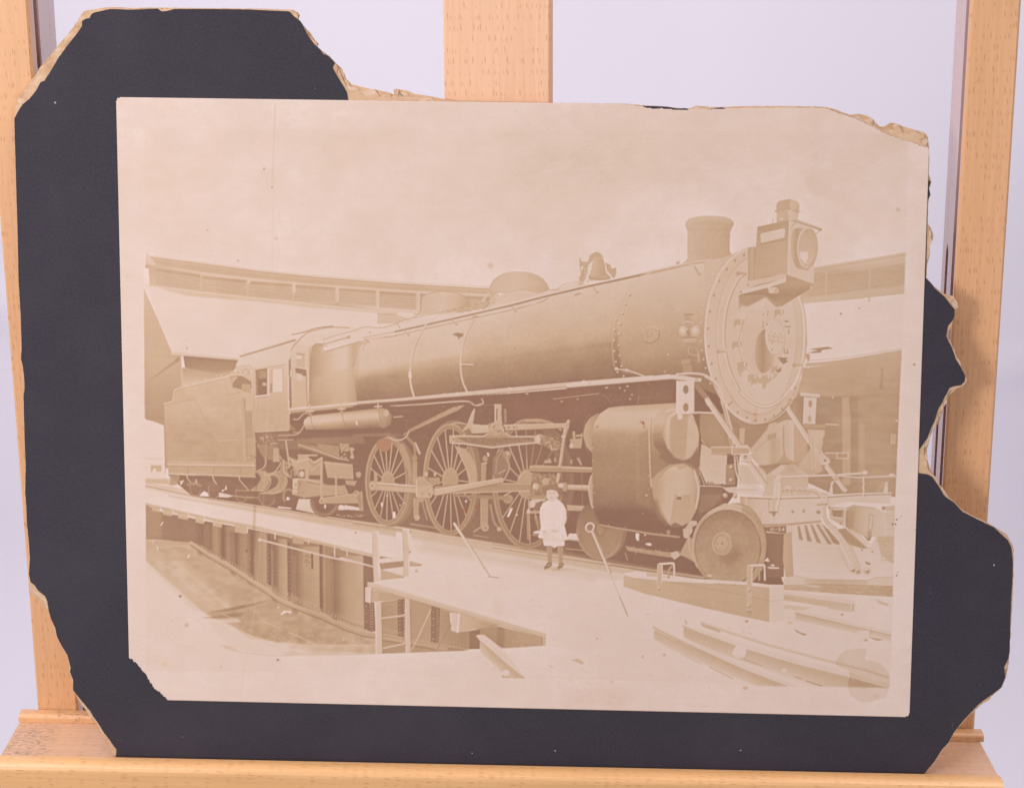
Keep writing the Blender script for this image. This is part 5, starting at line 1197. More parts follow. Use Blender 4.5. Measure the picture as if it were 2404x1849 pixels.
poly([(1230, 725), (1410, 722), (1412, 780), (1240, 770)], .54); poly([(1410, 722), (1560, 728), (1555, 782), (1412, 780)], .58); line([(1230, 722), (1410, 720), (1560, 726), (1558, 778), (1410, 782), (1410, 722)], 8, .84); line([(1235, 775), (1410, 790), (1550, 790)], 6, .40)
poly([(1470, 710), (1540, 700), (1560, 725), (1480, 725)], .80); poly([(1480, 790), (1560, 780), (1585, 800), (1570, 850), (1500, 830)], .76); ell((1525, 805), 18, 14, .36); line([(1480, 815), (1570, 800)], 6, .86); line([(1490, 840), (1550, 850)], 6, .4)
tile(1600, 890)                                                    # sheet G
poly([(1010, 108), (1180, 125), (1178, 152), (1012, 138)], .80); poly([(1045, 150), (1150, 155), (1138, 380), (1036, 375)], .82); line([(1045, 150), (1036, 375)], 6, .9); ell((1096, 207), 16, 32, .50); ell((1090, 333), 15, 30, .60)
line([(910, 250), (1150, 610)], 40, .78); line([(896, 262), (1135, 620)], 9, .90); line([(928, 245), (1168, 600)], 9, .50); line([(1240, 740), (1390, 940)], 40, .78); line([(1226, 752), (1375, 945)], 9, .90); line([(1258, 735), (1408, 930)], 9, .52)
poly([(1140, 640), (1190, 610), (1270, 690), (1245, 720), (1200, 730), (1150, 690)], .76); line([(1130, 650), (1160, 610), (1195, 608)], 8, .84); line([(1170, 720), (1250, 710), (1270, 690)], 8, .84); ell((1175, 622), 12, 12, .46); ell((1222, 688), 10, 10, .36); line([(1150, 690), (1200, 735)], 6, .42)
poly([(1220, 625), (1320, 630), (1325, 670), (1270, 690)], .50); line([(1220, 625), (1420, 625), (1418, 672), (1322, 670), (1322, 628)], 8, .82); poly([(1325, 632), (1412, 632), (1410, 664), (1325, 664)], .52); poly([(1250, 690), (1320, 672), (1290, 695)], .38)
poly([(1070, 420), (1220, 430), (1220, 480), (1130, 560), (1090, 560)], .66); poly([(1090, 440), (1210, 440), (1200, 560), (1130, 780), (1110, 780)], .74, .8, 3); poly([(1040, 380), (1230, 385), (1225, 412), (1040, 410)], .54); line([(1230, 380), (1330, 385)], 9, .78)
poly([(1000, 720), (1120, 560), (1180, 640), (1200, 780), (1090, 830), (1000, 800)], .74, .7, 6); line([(1115, 480), (1125, 780), (1090, 790)], 5, .55, .8)
# ---------------------------------------------------------------- pilot beam, steps, coupler, cowcatcher
poly([(700, 960), (720, 900), (780, 830), (860, 815), (1060, 835), (1070, 930), (1250, 965), (1300, 1000), (700, 1000)], .72, .8, 5)
poly([(350, 920), (620, 900), (700, 930), (690, 990), (400, 960)], .84, .9, 4); line([(160, 905), (340, 912), (420, 955), (680, 965)], 8, .84, 1, True); line([(430, 940), (640, 940)], 6, .6)
poly([(160, 910), (340, 915), (350, 1050), (140, 1110)], .24); poly([(230, 915), (270, 915), (270, 955), (230, 955)], .76)
for x, y in [(370, 985), (455, 985)]: ell((x, y), 20, 20, .62); ell((x - 4, y - 6), 9, 9, .86)
poly([(500, 995), (790, 995), (1190, 985), (1300, 975), (1640, 965), (1790, 965), (1775, 1060), (1400, 1040), (1190, 1100), (1190, 1210), (900, 1240), (640, 1255), (505, 1245)], grad((500, 0), (1200, 0), [(0, .58), (.08, .66), (.2, .76), (.5, .81), (1, .82)]))
line([(498, 993), (800, 1003), (990, 997), (1200, 993), (1500, 972), (1790, 965)], 9, .92); line([(500, 1006), (800, 1016), (990, 1009), (1200, 1005), (1500, 984), (1785, 976)], 8, .42); poly([(505, 1235), (900, 1225), (1190, 1200), (1190, 1215), (900, 1245), (505, 1255)], .46, .85, 3)
poly([(500, 1000), (560, 1000), (560, 1250), (505, 1245)], grad((500, 0), (560, 0), [(0, .58), (1, .8)]), .7, 5); strokes([(510, 1010), (1180, 1010), (1180, 1200), (510, 1240)], 80, 60, 3, .70, .4, .05, .1)
poly([(690, 990), (740, 880), (790, 825), (850, 815), (850, 850), (800, 860), (780, 990)], .74); poly([(790, 850), (835, 840), (830, 990), (775, 990)], .84); line([(690, 990), (745, 880), (800, 822), (850, 818)], 7, .64, .9, True)
line([(815, 845), (838, 880), (832, 980), (805, 1130)], 16, .88, 1, True); line([(828, 860), (850, 885), (845, 980), (815, 1130)], 5, .5, .9, True); poly([(770, 1010), (800, 1010), (795, 1190), (775, 1190)], .72); line([(745, 1020), (745, 1120)], 9, .62); ell((780, 1130), 40, 10, .46); ell((785, 1145), 14, 18, .42); line([(820, 1120), (830, 1160)], 5, .6)
line([(850, 828), (1080, 820), (1320, 812), (1560, 795)], 15, .86); line([(850, 840), (1080, 832), (1320, 824), (1540, 808)], 5, .5, .9); ell((830, 828), 22, 18, .86); ell((1562, 792), 24, 18, .84); ell((1320, 830), 18, 26, .70); line([(1300, 850), (1330, 850)], 6, .4)
line([(1340, 818), (1500, 835), (1800, 822), (1838, 826)], 12, .80); line([(1340, 826), (1500, 845), (1800, 832)], 4, .45, .8); ell((1790, 815), 26, 16, .82)
poly([(1255, 970), (1275, 870), (1305, 860), (1285, 900), (1290, 970)], .84); poly([(1715, 960), (1740, 870), (1755, 870), (1758, 960)], .84); poly([(1640, 960), (1720, 860), (1740, 880), (1700, 960)], .58, .8, 4)
for k in range(6): line([(1552 - 2 * (k % 2) * 4, 830 + 30 * k), (1548 + 6 * (k % 2), 855 + 30 * k)], 13, .86); line([(1560, 835 + 30 * k), (1558, 850 + 30 * k)], 4, .42, .8)
line([(840, 930), (950, 930), (1130, 945), (1190, 985), (1205, 1080)], 20, .80, 1, True); line([(850, 942), (950, 942), (1125, 958), (1180, 1000)], 5, .45, .9, True); line([(1180, 960), (1225, 985), (1232, 1060)], 20, .82, 1, True); line([(1195, 965), (1242, 995), (1246, 1060)], 5, .45, .8, True); strokes([(850, 910), (1150, 930), (1150, 980), (850, 970)], 40, 22, 8, .55, .7, .2, 1); ell((905, 915), 22, 14, .84)
poly([(1150, 1045), (1240, 1040), (1240, 1080), (1155, 1080)], .78); line([(1150, 1065), (1240, 1062)], 8, .46); ell((1165, 1128), 20, 16, .5); ell((945, 1120), 14, 14, .66); ell((945, 1128), 10, 8, .44); ell((1040, 1115), 15, 14, .66); ell((1040, 1124), 10, 8, .44); ell((1262, 1092), 14, 14, .5)
line([(1210, 1080), (1215, 1180), (1275, 1260)], 30, .78, 1, True); line([(1225, 1080), (1232, 1170), (1285, 1245)], 6, .5, .8, True)
# buffer beam right half and coupler
poly([(1260, 1080), (1400, 1090), (1480, 1060), (1480, 1110), (1390, 1130), (1380, 1250), (1260, 1180)], .66); poly([(1280, 1110), (1375, 1110), (1370, 1180), (1290, 1165)], .44); line([(1300, 1105), (1400, 1100), (1390, 1250)], 12, .86); line([(1260, 1168), (1370, 1180)], 10, .86)
poly([(1400, 1120), (1480, 1070), (1640, 1085), (1740, 1130), (1735, 1330), (1620, 1340), (1590, 1375), (1560, 1340), (1450, 1280), (1395, 1250)], grad((1395, 0), (1740, 0), [(0, .46), (.2, .60), (.5, .74), (1, .81)]))
poly([(1395, 1130), (1480, 1110), (1460, 1280), (1395, 1250)], .50, .7, 5); line([(1600, 1150), (1590, 1280), (1620, 1285), (1635, 1155), (1600, 1150)], 6, .55); line([(1470, 1080), (1640, 1100)], 7, .66, .7); poly([(1580, 1290), (1620, 1290), (1610, 1370), (1580, 1370)], .56); line([(1560, 1335), (1590, 1372), (1615, 1330)], 7, .36)
poly([(1740, 1130), (1815, 1120), (1815, 1330), (1740, 1330)], .80); 
for k in range(6): line([(1740, 1135 + 28 * k), (1815, 1130 + 28 * k)], 5, .62, .7)
poly([(1720, 1080), (1815, 1070), (1815, 1120), (1740, 1120)], .70); ell((1720, 1095), 16, 16, .5)
# cow catcher slats
poly([(940, 1240), (1190, 1215), (1280, 1300), (1600, 1440), (1660, 1330), (1812, 1320), (1808, 1560), (1800, 1690), (950, 1690)], grad((0, 1240), (0, 1690), [(0, .80), (1, .89)]))
poly([(1660, 1335), (1815, 1330), (1812, 1575), (1700, 1500)], .66, .9, 4); strokes([(1660, 1335), (1815, 1330), (1812, 1560), (1690, 1490)], 40, 40, 4, .5, .5, 0, .2)
for a, b, c, d in [((985, 1245), (1005, 1245), (1035, 1370), (1000, 1360)), ((1045, 1240), (1065, 1240), (1110, 1380), (1070, 1375)), ((1095, 1235), (1115, 1235), (1190, 1395), (1150, 1385)), ((1145, 1235), (1165, 1230), (1285, 1405), (1245, 1400))]:
    poly([a, b, c, d], .48)
poly([(1195, 1230), (1250, 1280), (1350, 1390), (1340, 1410), (1290, 1390)], .46); poly([(1300, 1280), (1420, 1260), (1600, 1435), (1540, 1440), (1340, 1370)], .50)
line([(1410, 1270), (1600, 1440)], 16, .80); line([(1440, 1265), (1590, 1400)], 8, .66); line([(1225, 1290), (1260, 1275)], 8, .5)
for y0 in (1385, 1425, 1490, 1545, 1620): line([(950, y0), (1340, y0 + 18)], 4, .74, .6)
line([(1275, 1250), (1340, 1330), (1420, 1480), (1480, 1620)], 44, .80, 1, True); line([(1258, 1265), (1322, 1345), (1400, 1490), (1455, 1620)], 7, .94, .9, True); line([(1300, 1245), (1365, 1325), (1445, 1475), (1500, 1600)], 8, .56, .9, True); poly([(1330, 1400), (1400, 1520), (1450, 1640), (1400, 1600), (1330, 1440)], .74, .7, 6)
line([(1350, 1320), (1440, 1450), (1510, 1600)], 20, .80, 1, True); line([(1362, 1318), (1452, 1446), (1522, 1592)], 5, .55, .9, True); line([(1420, 1380), (1460, 1430)], 6, .6)
for x, y in [(1500, 1630), (1580, 1630), (1460, 1620)]: ell((x, y), 34, 32, .74); ell((x + 4, y + 6), 16, 14, .50); ell((x - 8, y - 12), 14, 10, .88)
line([(1700, 1535), (1810, 1545)], 5, .55); poly([(1560, 1545), (1615, 1565), (1600, 1580), (1570, 1570)], .46)
# chalk number on the block below the beam
poly([(690, 1255), (890, 1245), (940, 1300), (870, 1310), (700, 1290)], .30); poly([(890, 1240), (945, 1240), (940, 1300), (890, 1305)], .76)
line([(758, 1262), (762, 1288)], 5, .86); ring((778, 1275), 8, 11, 4, .84); line([(798, 1275), (815, 1272)], 5, .88); line([(824, 1264), (836, 1262), (838, 1272), (826, 1286), (845, 1284)], 5, .9); line([(872, 1260), (858, 1276), (866, 1286), (876, 1276), (862, 1274)], 5, .9)
poly([(700, 1300), (870, 1312), (870, 1680), (715, 1680), (730, 1480), (720, 1380)], .27); poly([(870, 1310), (940, 1300), (940, 1360), (955, 1680), (885, 1680), (862, 1540)], .58)
# ---------------------------------------------------------------- leading truck
tile(1330, 850)
line([(290, 1385), (420, 1410), (720, 1460), (960, 1488)], 14, .48); line([(290, 1380), (420, 1404), (720, 1454), (960, 1482)], 5, .66); strokes([(300, 1370), (960, 1480), (960, 1500), (300, 1400)], 30, 18, 10, .5, .8, .2, .6); poly([(850, 1425), (890, 1430), (875, 1470), (860, 1470)], .46)
poly([(590, 1452), (620, 1455), (618, 1520), (600, 1515), (588, 1490)], .96); poly([(672, 1540), (710, 1535), (730, 1550), (715, 1562), (680, 1552)], .96); ell((670, 1468), 9, 6, .9); line([(500, 1620), (520, 1680)], 8, .5)
poly([(500, 1560), (560, 1575), (740, 1600), (930, 1620), (970, 1600), (960, 1640), (880, 1660), (740, 1640), (520, 1600)], .48); strokes([(520, 1560), (960, 1600), (950, 1660), (520, 1600)], 50, 26, 9, .60, .8, .1, 1); poly([(890, 1620), (940, 1605), (975, 1640), (920, 1680), (890, 1650)], .74)
poly([(0, 1500), (20, 1460), (80, 1455), (105, 1510)], .93); line([(0, 1505), (105, 1518)], 6, .8)
poly([(1000, 1560), (1040, 1480), (1080, 1500), (1090, 1700), (1000, 1650), (960, 1640)], .56); line([(1040, 1480), (1050, 1600), (1090, 1690)], 14, .66, 1, True); line([(1060, 1480), (1072, 1600)], 5, .4, .9, True)
poly([(1030, 1385), (1060, 1345), (1110, 1350), (1115, 1380), (1070, 1400), (1075, 1440), (1030, 1500), (1000, 1490), (990, 1420), (1010, 1410)], .72, 1, 0, False); strokes([(1000, 1360), (1110, 1350), (1070, 1480), (1000, 1490)], 16, 14, 7, .5, .8, 1, 1)
poly([(1110, 1260), (1220, 1250), (1120, 1340), (1090, 1340)], .26); poly([(1150, 1060), (1330, 1060), (1330, 1200), (1120, 1260), (1140, 1130)], .28); poly([(1140, 1130), (1330, 1120), (1250, 1240), (1120, 1290)], .36, .8, 6)
ell((1450, 1560), 255, 365, .50); ell((1432, 1562), 262, 365, .55)
ell((1385, 1565), 312, 352, .52); poly([(1180, 1330), (1230, 1260), (1340, 1200), (1440, 1205), (1490, 1220), (1495, 1280), (1340, 1250), (1240, 1290)], .76, 1, 3); line([(1210, 1300), (1280, 1235), (1360, 1215), (1490, 1245)], 5, .5, .7, True)
ring((1385, 1568), 312, 350, 10, .70, .9, 0, 150, 290); ell((1370, 1575), 280, 320, grad((1370, 1260), (1370, 1890), [(0, .38), (.25, .46), (.6, .52), (1, .55)])); ring((1374, 1578), 280, 320, 13, .34, .85, 0, 0, 360, 2); ring((1378, 1572), 292, 331, 7, .70, .7, 0, 130, 330); ring((1385, 1568), 296, 336, 5, .62, .6, 0, 0, 360)
ell((1365, 1572), 200, 235, .50, .8, 0, 20); poly([(1300, 1640), (1450, 1560), (1500, 1640), (1430, 1720), (1340, 1710)], .38, .85, 22)
ell((1330, 1545), 85, 98, .57); ring((1330, 1545), 84, 97, 6, .74, .9, 0, 120, 320); ring((1335, 1550), 84, 97, 6, .38, .8, 0, -30, 110); ell((1322, 1542), 58, 66, .61); ring((1322, 1542), 58, 66, 5, .42, .7); ell((1325, 1542), 7, 8, .26)
line([(1610, 1400), (1660, 1500), (1665, 1620), (1600, 1790)], 6, .64, .7, True); pass
mottle([(1080, 1250), (1690, 1250), (1690, 1900), (1080, 1900)], .025, 10)
tile(1240, 1180)
line([(1530, 612), (1560, 618)], 12, .9); poly([(2030, 540), (2140, 545), (2140, 556), (2060, 555)], .92); ell((2085, 527), 18, 8, .9); poly([(2010, 490), (2040, 460), (2060, 495)], .93)
# ---------------------------------------------------------------- near ground: deck boards, timber, rails, tools
poly([(-1000, 235), (0, 405), (480, 490), (870, 560), (1100, 590), (1100, 640), (800, 600), (0, 470), (-1000, 290)], .70, .9, 5)
for dy, t, w in [(0, .44, 7), (12, .76, 8), (28, .52, 9), (52, .68, 10)]:
    line([(-300, 348 + dy), (0, 395 + dy), (480, 468 + dy), (1000, 548 + dy), (1500, 620 + dy)], w, t)
poly([(-900, 310), (0, 470), (160, 520), (820, 610), (810, 650), (560, 620), (0, 555), (-900, 390)], .79, .7, 10); strokes([(0, 480), (820, 610), (810, 640), (0, 540)], 40, 40, 4, .6, .5, .12, .1)
poly([(820, 595), (930, 575), (1010, 590), (1010, 620), (1100, 625), (1500, 645), (1900, 670), (2050, 690), (2180, 690), (2180, 720), (2055, 712), (1870, 695), (1140, 655), (900, 635), (820, 610)], .90)
poly([(815, 610), (900, 632), (1140, 658), (1870, 700), (2055, 715), (2055, 1010), (1860, 970), (1500, 890), (1000, 770), (810, 705)], grad((815, 0), (2055, 0), [(0, .66), (.5, .62), (1, .63)])); strokes([(815, 620), (2050, 720), (2050, 1000), (1000, 760)], 120, 60, 3, .56, .35, .12, .08)
poly([(2055, 715), (2180, 695), (2182, 830), (2182, 1000), (2055, 1010)], .87); line([(1140, 660), (1500, 720), (1860, 785), (2055, 830)], 5, .48, .8, True); line([(2055, 832), (2182, 820)], 4, .6)
poly([(800, 640), (815, 640), (812, 700), (770, 690)], .92); poly([(560, 600), (815, 625), (812, 660), (560, 640)], .84, .8, 5)
for x0, yt, xs in [(1120, 515, 1238), (1885, 530, 2010)]:
    dx = x0 - 1120; dy = yt - 515
    line([(xs + 6, yt + 10), (xs + 8, yt + 120)], 16, .84); line([(xs - 12, yt + 20), (xs - 40, yt + 50), (xs - 40, yt + 120)], 18, .55, .9); line([(x0, yt), (xs - 10, yt - 6), (xs + 4, yt + 6)], 18, .90, 1, True)
    poly([(x0 - 16, yt), (x0 + 26, yt + 4), (x0 + 22, yt + 220), (x0 - 20, yt + 205)], .66); line([(x0 + 24, yt + 16), (x0 + 22, yt + 160)], 8, .88); line([(x0 - 16, yt), (x0 - 20, yt + 200)], 6, .76); rivets([(x0 - 6, yt + 205)], 13, .78, .4)
poly([(1862, 700), (1908, 705), (1905, 960), (1860, 955)], .68); rivets([(1880, 730), (1880, 865)], 15, .80, .42); poly([(1862, 915), (1905, 920), (1905, 930), (1862, 925)], .42); poly([(1865, 930), (1905, 935), (1903, 960), (1863, 955)], .56)
# bars
def bar(pts, w):
    q = np.array(pts, float); line(q + (w * .35, w * .1), w * .75, .56, 1); line(q, w * .6, .90, 1)
# rails lying on the ground
poly([(1465, 1000), (1500, 1015), (1640, 1085), (1640, 1100), (1500, 1055), (1480, 1040)], .66); pass
pass
line([(1300, 1280), (1470, 1362)], 6, .62, .9); line([(1545, 1392), (1740, 1490)], 6, .60, .9); line([(1850, 1330), (1990, 1382)], 7, .56)
line([(850, 1168), (1040, 1158)], 3, .78, .8); poly([(345, 1340), (400, 1315), (450, 1325), (490, 1365), (470, 1370), (420, 1345), (370, 1350)], .72); strokes([(345, 1310), (490, 1315), (490, 1370), (345, 1355)], 20, 24, 5, .56, .7, .4, 1)
for x, y in [(462, 967), (467, 1025), (587, 1151), (1350, 1020), (1367, 1263), (1343, 1002), (490, 1110), (475, 1000)]: ell((x, y), 6, 6, .30, .85)
for x, y, r, t in [(975, 1305, 12, .62), (1163, 1290, 11, .55), (1022, 945, 6, .5), (1850, 1570, 22, .72), (1050, 1465, 8, .7), (195, 1388, 12, .7), (1862, 1003, 14, .55)]: ell((x, y), r, r * .8, t, .8, 0, 3)
line([(0, 1388), (400, 1378), (640, 1395), (1000, 1420)], 3, 1.0, .5, True)
tile(1640, 1250)                                                   # sheet K
poly([(722, 380), (830, 360), (900, 385), (1300, 395), (1440, 395), (1510, 372), (1660, 368), (1655, 440), (900, 425), (722, 440)], .80); line([(830, 362), (960, 390), (1300, 395), (1440, 398), (1510, 375), (1660, 372)], 6, .64); poly([(900, 392), (1440, 400), (1440, 440), (900, 420)], .66, .8, 4)
poly([(725, 440), (1000, 425), (1655, 445), (1655, 540), (1300, 520), (725, 480)], grad((725, 0), (1655, 0), [(0, .62), (.5, .58), (1, .55)])); strokes([(725, 440), (1655, 450), (1655, 530), (725, 480)], 40, 60, 5, .8, .6, .05, .1); poly([(850, 435), (1060, 450), (1000, 460)], .9, .8)
poly([(725, 490), (900, 510), (1330, 570), (1340, 600), (1310, 610), (900, 545), (725, 520)], .86); line([(725, 522), (900, 548), (1300, 610)], 6, .55); poly([(725, 530), (900, 555), (1300, 615), (1300, 670), (1100, 640), (725, 570)], grad((0, 540), (0, 660), [(0, .64), (1, .78)])); poly([(1295, 590), (1340, 575), (1335, 670), (1300, 670)], .88); line([(1318, 605), (1312, 660)], 10, .56)
poly([(725, 570), (940, 600), (1110, 630), (1100, 660), (725, 610)], .92); poly([(725, 605), (960, 630), (900, 660), (725, 645)], .7, .7, 5); poly([(740, 655), (800, 680), (822, 690), (822, 745), (730, 720)], .90); ell((775, 760), 22, 12, .7, .8, 0, 3)
poly([(815, 650), (860, 650), (1645, 835), (1640, 865), (820, 675)], .87); line([(825, 678), (1640, 868)], 8, .60); poly([(825, 682), (1350, 800), (1640, 870), (1640, 950), (1500, 900), (1330, 850), (825, 740)], grad((1000, 720), (985, 790), [(0, .66), (.6, .78), (1, .92)]), .95, 2)
poly([(1340, 830), (1450, 825), (1450, 900), (1420, 925), (1370, 920)], .90); poly([(1440, 880), (1580, 905), (1520, 915)], .55); ell((1425, 910), 16, 10, .6)
poly([(815, 812), (860, 840), (930, 862), (900, 870), (830, 840)], .52); strokes([(250, 800), (460, 830), (450, 860), (300, 850)], 10, 22, 6, .6, .6, .1, .3); strokes([(820, 700), (1600, 760), (1600, 900), (900, 860)], 30, 12, 5, .62, .6, 0, 1)
poly([(1500, 560), (1620, 600), (1610, 620), (1540, 600)], .62, .8, 4); ell((1222, 692), 14, 6, .5); strokes([(1340, 560), (1640, 540), (1640, 700), (1340, 680)], 26, 14, 6, .7, .6, 0, 1)
line([(15, 752), (300, 850), (600, 946), (1050, 1066), (1450, 1166), (1620, 1222)], 16, .84, 1); line([(20, 764), (300, 861), (600, 957), (1050, 1077), (1450, 1177), (1620, 1233)], 8, .66, .9)
poly([(-130, 800), (0, 850), (390, 990), (800, 1115), (1270, 1230), (1600, 1318), (1000, 1312), (740, 1220), (350, 1085), (0, 960), (-130, 880)], grad((800, 1120), (760, 1250), [(0, .64), (.5, .75), (1, .93)]), .95, 4)
poly([(-140, 782), (-125, 775), (0, 808), (400, 940), (800, 1060), (1250, 1172), (1622, 1285), (1612, 1325), (1280, 1230), (800, 1110), (380, 985), (0, 845)], .88); line([(-140, 790), (0, 848), (390, 988), (800, 1111), (1270, 1228), (1613, 1324)], 9, .60); line([(-125, 775), (0, 808), (400, 940), (800, 1060)], 4, .95, .7)
poly([(-380, 820), (0, 990), (350, 1150), (760, 1312), (520, 1312), (200, 1180), (-250, 980), (-385, 900)], grad((350, 1155), (305, 1260), [(0, .64), (.5, .77), (1, .93)]), .95, 4)
poly([(-395, 790), (-375, 785), (0, 945), (400, 1120), (845, 1305), (770, 1310), (360, 1150), (0, 985), (-370, 810)], .88); line([(-392, 796), (-370, 812), (0, 988), (360, 1153), (768, 1311)], 9, .60); line([(-375, 786), (0, 946), (400, 1121)], 4, .95, .7)
poly([(280, 1020), (310, 965), (350, 940), (400, 950), (412, 990), (405, 1050), (320, 1060)], .91); line([(410, 990), (400, 1045)], 10, .66, .8)
line([(380, 1070), (540, 1128)], 7, .56); line([(820, 1220), (880, 1242)], 8, .52); line([(915, 1255), (1050, 1300)], 9, .48); line([(90, 1135), (290, 1235)], 6, .60); ell((725, 1165), 26, 18, .9)
# deck, bracket platform and the fence by the pit
tile(800, 1200)                                                    # sheet J
poly([(230, 605), (560, 560), (2182, 560), (2182, 1200), (1760, 1140), (1755, 1035), (250, 600)], .93)
poly([(580, 330), (1200, 400), (2182, 560), (2182, 1100), (1755, 1035), (420, 580), (580, 545)], .935)
poly([(600, 260), (2182, 530), (2182, 600), (1500, 480), (700, 350)], .80, .55, 14)
poly([(232, 600), (270, 600), (1755, 1035), (1752, 1072), (265, 650), (235, 640)], .72); line([(235, 602), (1755, 1037)], 5, .90, .8); line([(270, 650), (1752, 1075)], 7, .42, .8)
poly([(265, 660), (560, 730), (980, 860), (1350, 965), (1200, 1000), (1050, 1000), (980, 870), (530, 745), (360, 760), (290, 760)], grad((265, 0), (1350, 0), [(0, .56), (1, .50)]))
# space under the platform
poly([(350, 765), (530, 745), (930, 850), (945, 1010), (1050, 1020), (1340, 970), (1752, 1075), (1750, 1140), (1380, 1160), (1110, 1165), (1060, 1180), (360, 1205), (350, 1100)], grad((350, 0), (1750, 0), [(0, .46), (.3, .50), (.5, .42), (.8, .50), (1, .54)]))
poly([(600, 745), (775, 790), (770, 880), (690, 1060), (610, 1040)], .50); poly([(775, 800), (850, 820), (840, 1130), (770, 1120)], .28); poly([(1100, 1015), (1190, 1000), (1185, 1170), (1100, 1165)], .30); poly([(1340, 970), (1400, 990), (1400, 1150), (1330, 1150)], .38, .8, 5)
poly([(490, 745), (550, 740), (545, 1080), (490, 1065)], .26); poly([(205, 770), (290, 770), (300, 1020), (205, 1000)], .26); poly([(200, 360), (275, 380), (290, 600), (205, 590)], .27)
for x, y0, y1, n in [(258, 790, 1000, 10), (275, 790, 1000, 10), (505, 760, 1060, 10), (540, 760, 1060, 12), (828, 840, 1110, 13), (790, 850, 1080, 5), (220, 800, 1000, 4)]:
    for x_, y_ in along((x, y0), (x + 3, y1), n): ell((x_, y_), 5, 5, .66, .8)
line([(360, 1040), (700, 1100), (1080, 1170)], 9, .60); line([(360, 1075), (620, 1115), (900, 1165)], 30, .56); line([(360, 1092), (620, 1135), (800, 1170)], 12, .32, .8)
for r in range(2):
    for x, y in along((370, 990 + r * 18), (560, 1030 + r * 18), 12): ell((x, y), 5, 4, .68, .8)
    for x, y in along((640, 1060 + r * 18), (1080, 1130 + r * 24), 16): ell((x, y), 5, 4, .64, .7)
line([(600, 1190), (680, 1030), (770, 830)], 9, .74); line([(810, 1185), (860, 1100), (945, 960)], 14, .42); line([(806, 1180), (856, 1095)], 4, .6)
poly([(945, 855), (1010, 870), (1200, 915), (1340, 965), (1190, 985), (1050, 1020), (990, 1025), (945, 1010)], .66); poly([(945, 855), (1005, 865), (995, 1025), (945, 1012)], .80); line([(1012, 872), (1000, 1022)], 18, .92); poly([(1030, 880), (1340, 965), (1180, 985), (1100, 1000), (1050, 960)], grad((1030, 0), (1340, 0), [(0, .70), (1, .46)]))
poly([(212, 640), (250, 636), (265, 650), (250, 772), (212, 765)], .82); line([(255, 650), (250, 770)], 14, .92); poly([(268, 655), (330, 690), (325, 760), (262, 770)], .62)
poly([(295, 765), (345, 760), (358, 1205), (300, 1210)], .76); line([(300, 770), (308, 1205)], 9, .88); line([(350, 770), (360, 1200)], 7, .42); poly([(550, 735), (590, 745), (600, 1195), (555, 1195)], .74); line([(556, 740), (560, 1190)], 8, .86); line([(595, 750), (604, 1190)], 7, .42)
line([(355, 905), (555, 878)], 16, .74); line([(355, 915), (555, 888)], 5, .4, .8); line([(365, 1160), (560, 1118)], 14, .74); line([(365, 1172), (560, 1130)], 5, .44, .8)
poly([(1725, 1065), (1752, 1070), (1750, 1140), (1722, 1140)], .66); line([(1722, 1070), (1722, 1140)], 6, .44)
# step well in the deck
poly([(330, 370), (480, 400), (600, 420), (695, 445), (690, 458), (600, 462), (545, 480), (345, 490), (330, 430)], .44); poly([(345, 490), (545, 465), (545, 550), (350, 580)], .90); poly([(345, 490), (380, 495), (545, 545), (545, 560), (345, 580)], .60); line([(380, 495), (545, 545)], 12, .80); poly([(600, 425), (695, 445), (600, 460)], .60)
poly([(320, 400), (545, 378), (548, 415), (320, 438)], .90); line([(325, 440), (545, 418)], 5, .5, .9); line([(320, 372), (440, 395)], 8, .66)
poly([(272, 165), (325, 168), (322, 290), (335, 360), (318, 440), (345, 580), (285, 600), (275, 400)], .78); line([(322, 170), (320, 290), (332, 360), (320, 440), (330, 580)], 14, .90, 1); line([(275, 170), (278, 400), (290, 600)], 6, .66); line([(300, 168), (322, 172)], 10, .92)
poly([(528, 145), (585, 148), (588, 260), (602, 340), (585, 410), (582, 550), (540, 548), (538, 400)], .76); line([(580, 150), (584, 260), (598, 330), (585, 400), (588, 545)], 14, .90, 1); line([(532, 150), (540, 400), (542, 545)], 6, .62); ell((592, 342), 8, 8, .4); line([(530, 146), (585, 149)], 8, .93)
line([(0, 390), (275, 465)], 13, .74); line([(0, 385), (275, 460)], 5, .88)
poly([(0, 300), (275, 370), (275, 385), (0, 322)], .72)
# foreground kerb of the pit and the near loose rail
poly([(-500, 1235), (0, 1220), (1060, 1182), (1120, 1168), (1400, 1160), (1760, 1138), (2182, 1190), (2182, 1400), (-500, 1390)], .955)
line([(-500, 1190), (0, 1218), (120, 1215), (1060, 1182), (1115, 1168)], 5, .72, .6); line([(120, 1215), (100, 1300)], 3, .82, .6); line([(270, 1410), (385, 1315)], 3, .82, .6); line([(1385, 1163), (1750, 1138)], 5, .76, .6)
poly([(1190, 1100), (1240, 1110), (1400, 1270), (1570, 1415), (1420, 1415), (1300, 1290), (1190, 1190)], grad((1330, 1230), (1270, 1290), [(0, .66), (.4, .74), (1, .90)])); poly([(1155, 1052), (1180, 1045), (1225, 1046), (1400, 1180), (1580, 1415), (1540, 1400), (1410, 1290), (1195, 1105)], .88); line([(1160, 1058), (1195, 1100), (1410, 1290), (1570, 1415)], 8, .64); line([(1225, 1048), (1400, 1185), (1530, 1340)], 5, .95)
strokes([(1130, 1170), (1240, 1200), (1420, 1380), (1300, 1400), (1180, 1250)], 60, 16, 8, .80, .7, .8, 1); ell((1410, 1370), 30, 26, .93); ell((1325, 1325), 26, 16, .9); poly([(1370, 1390), (1440, 1400), (1430, 1415), (1380, 1410)], .66)
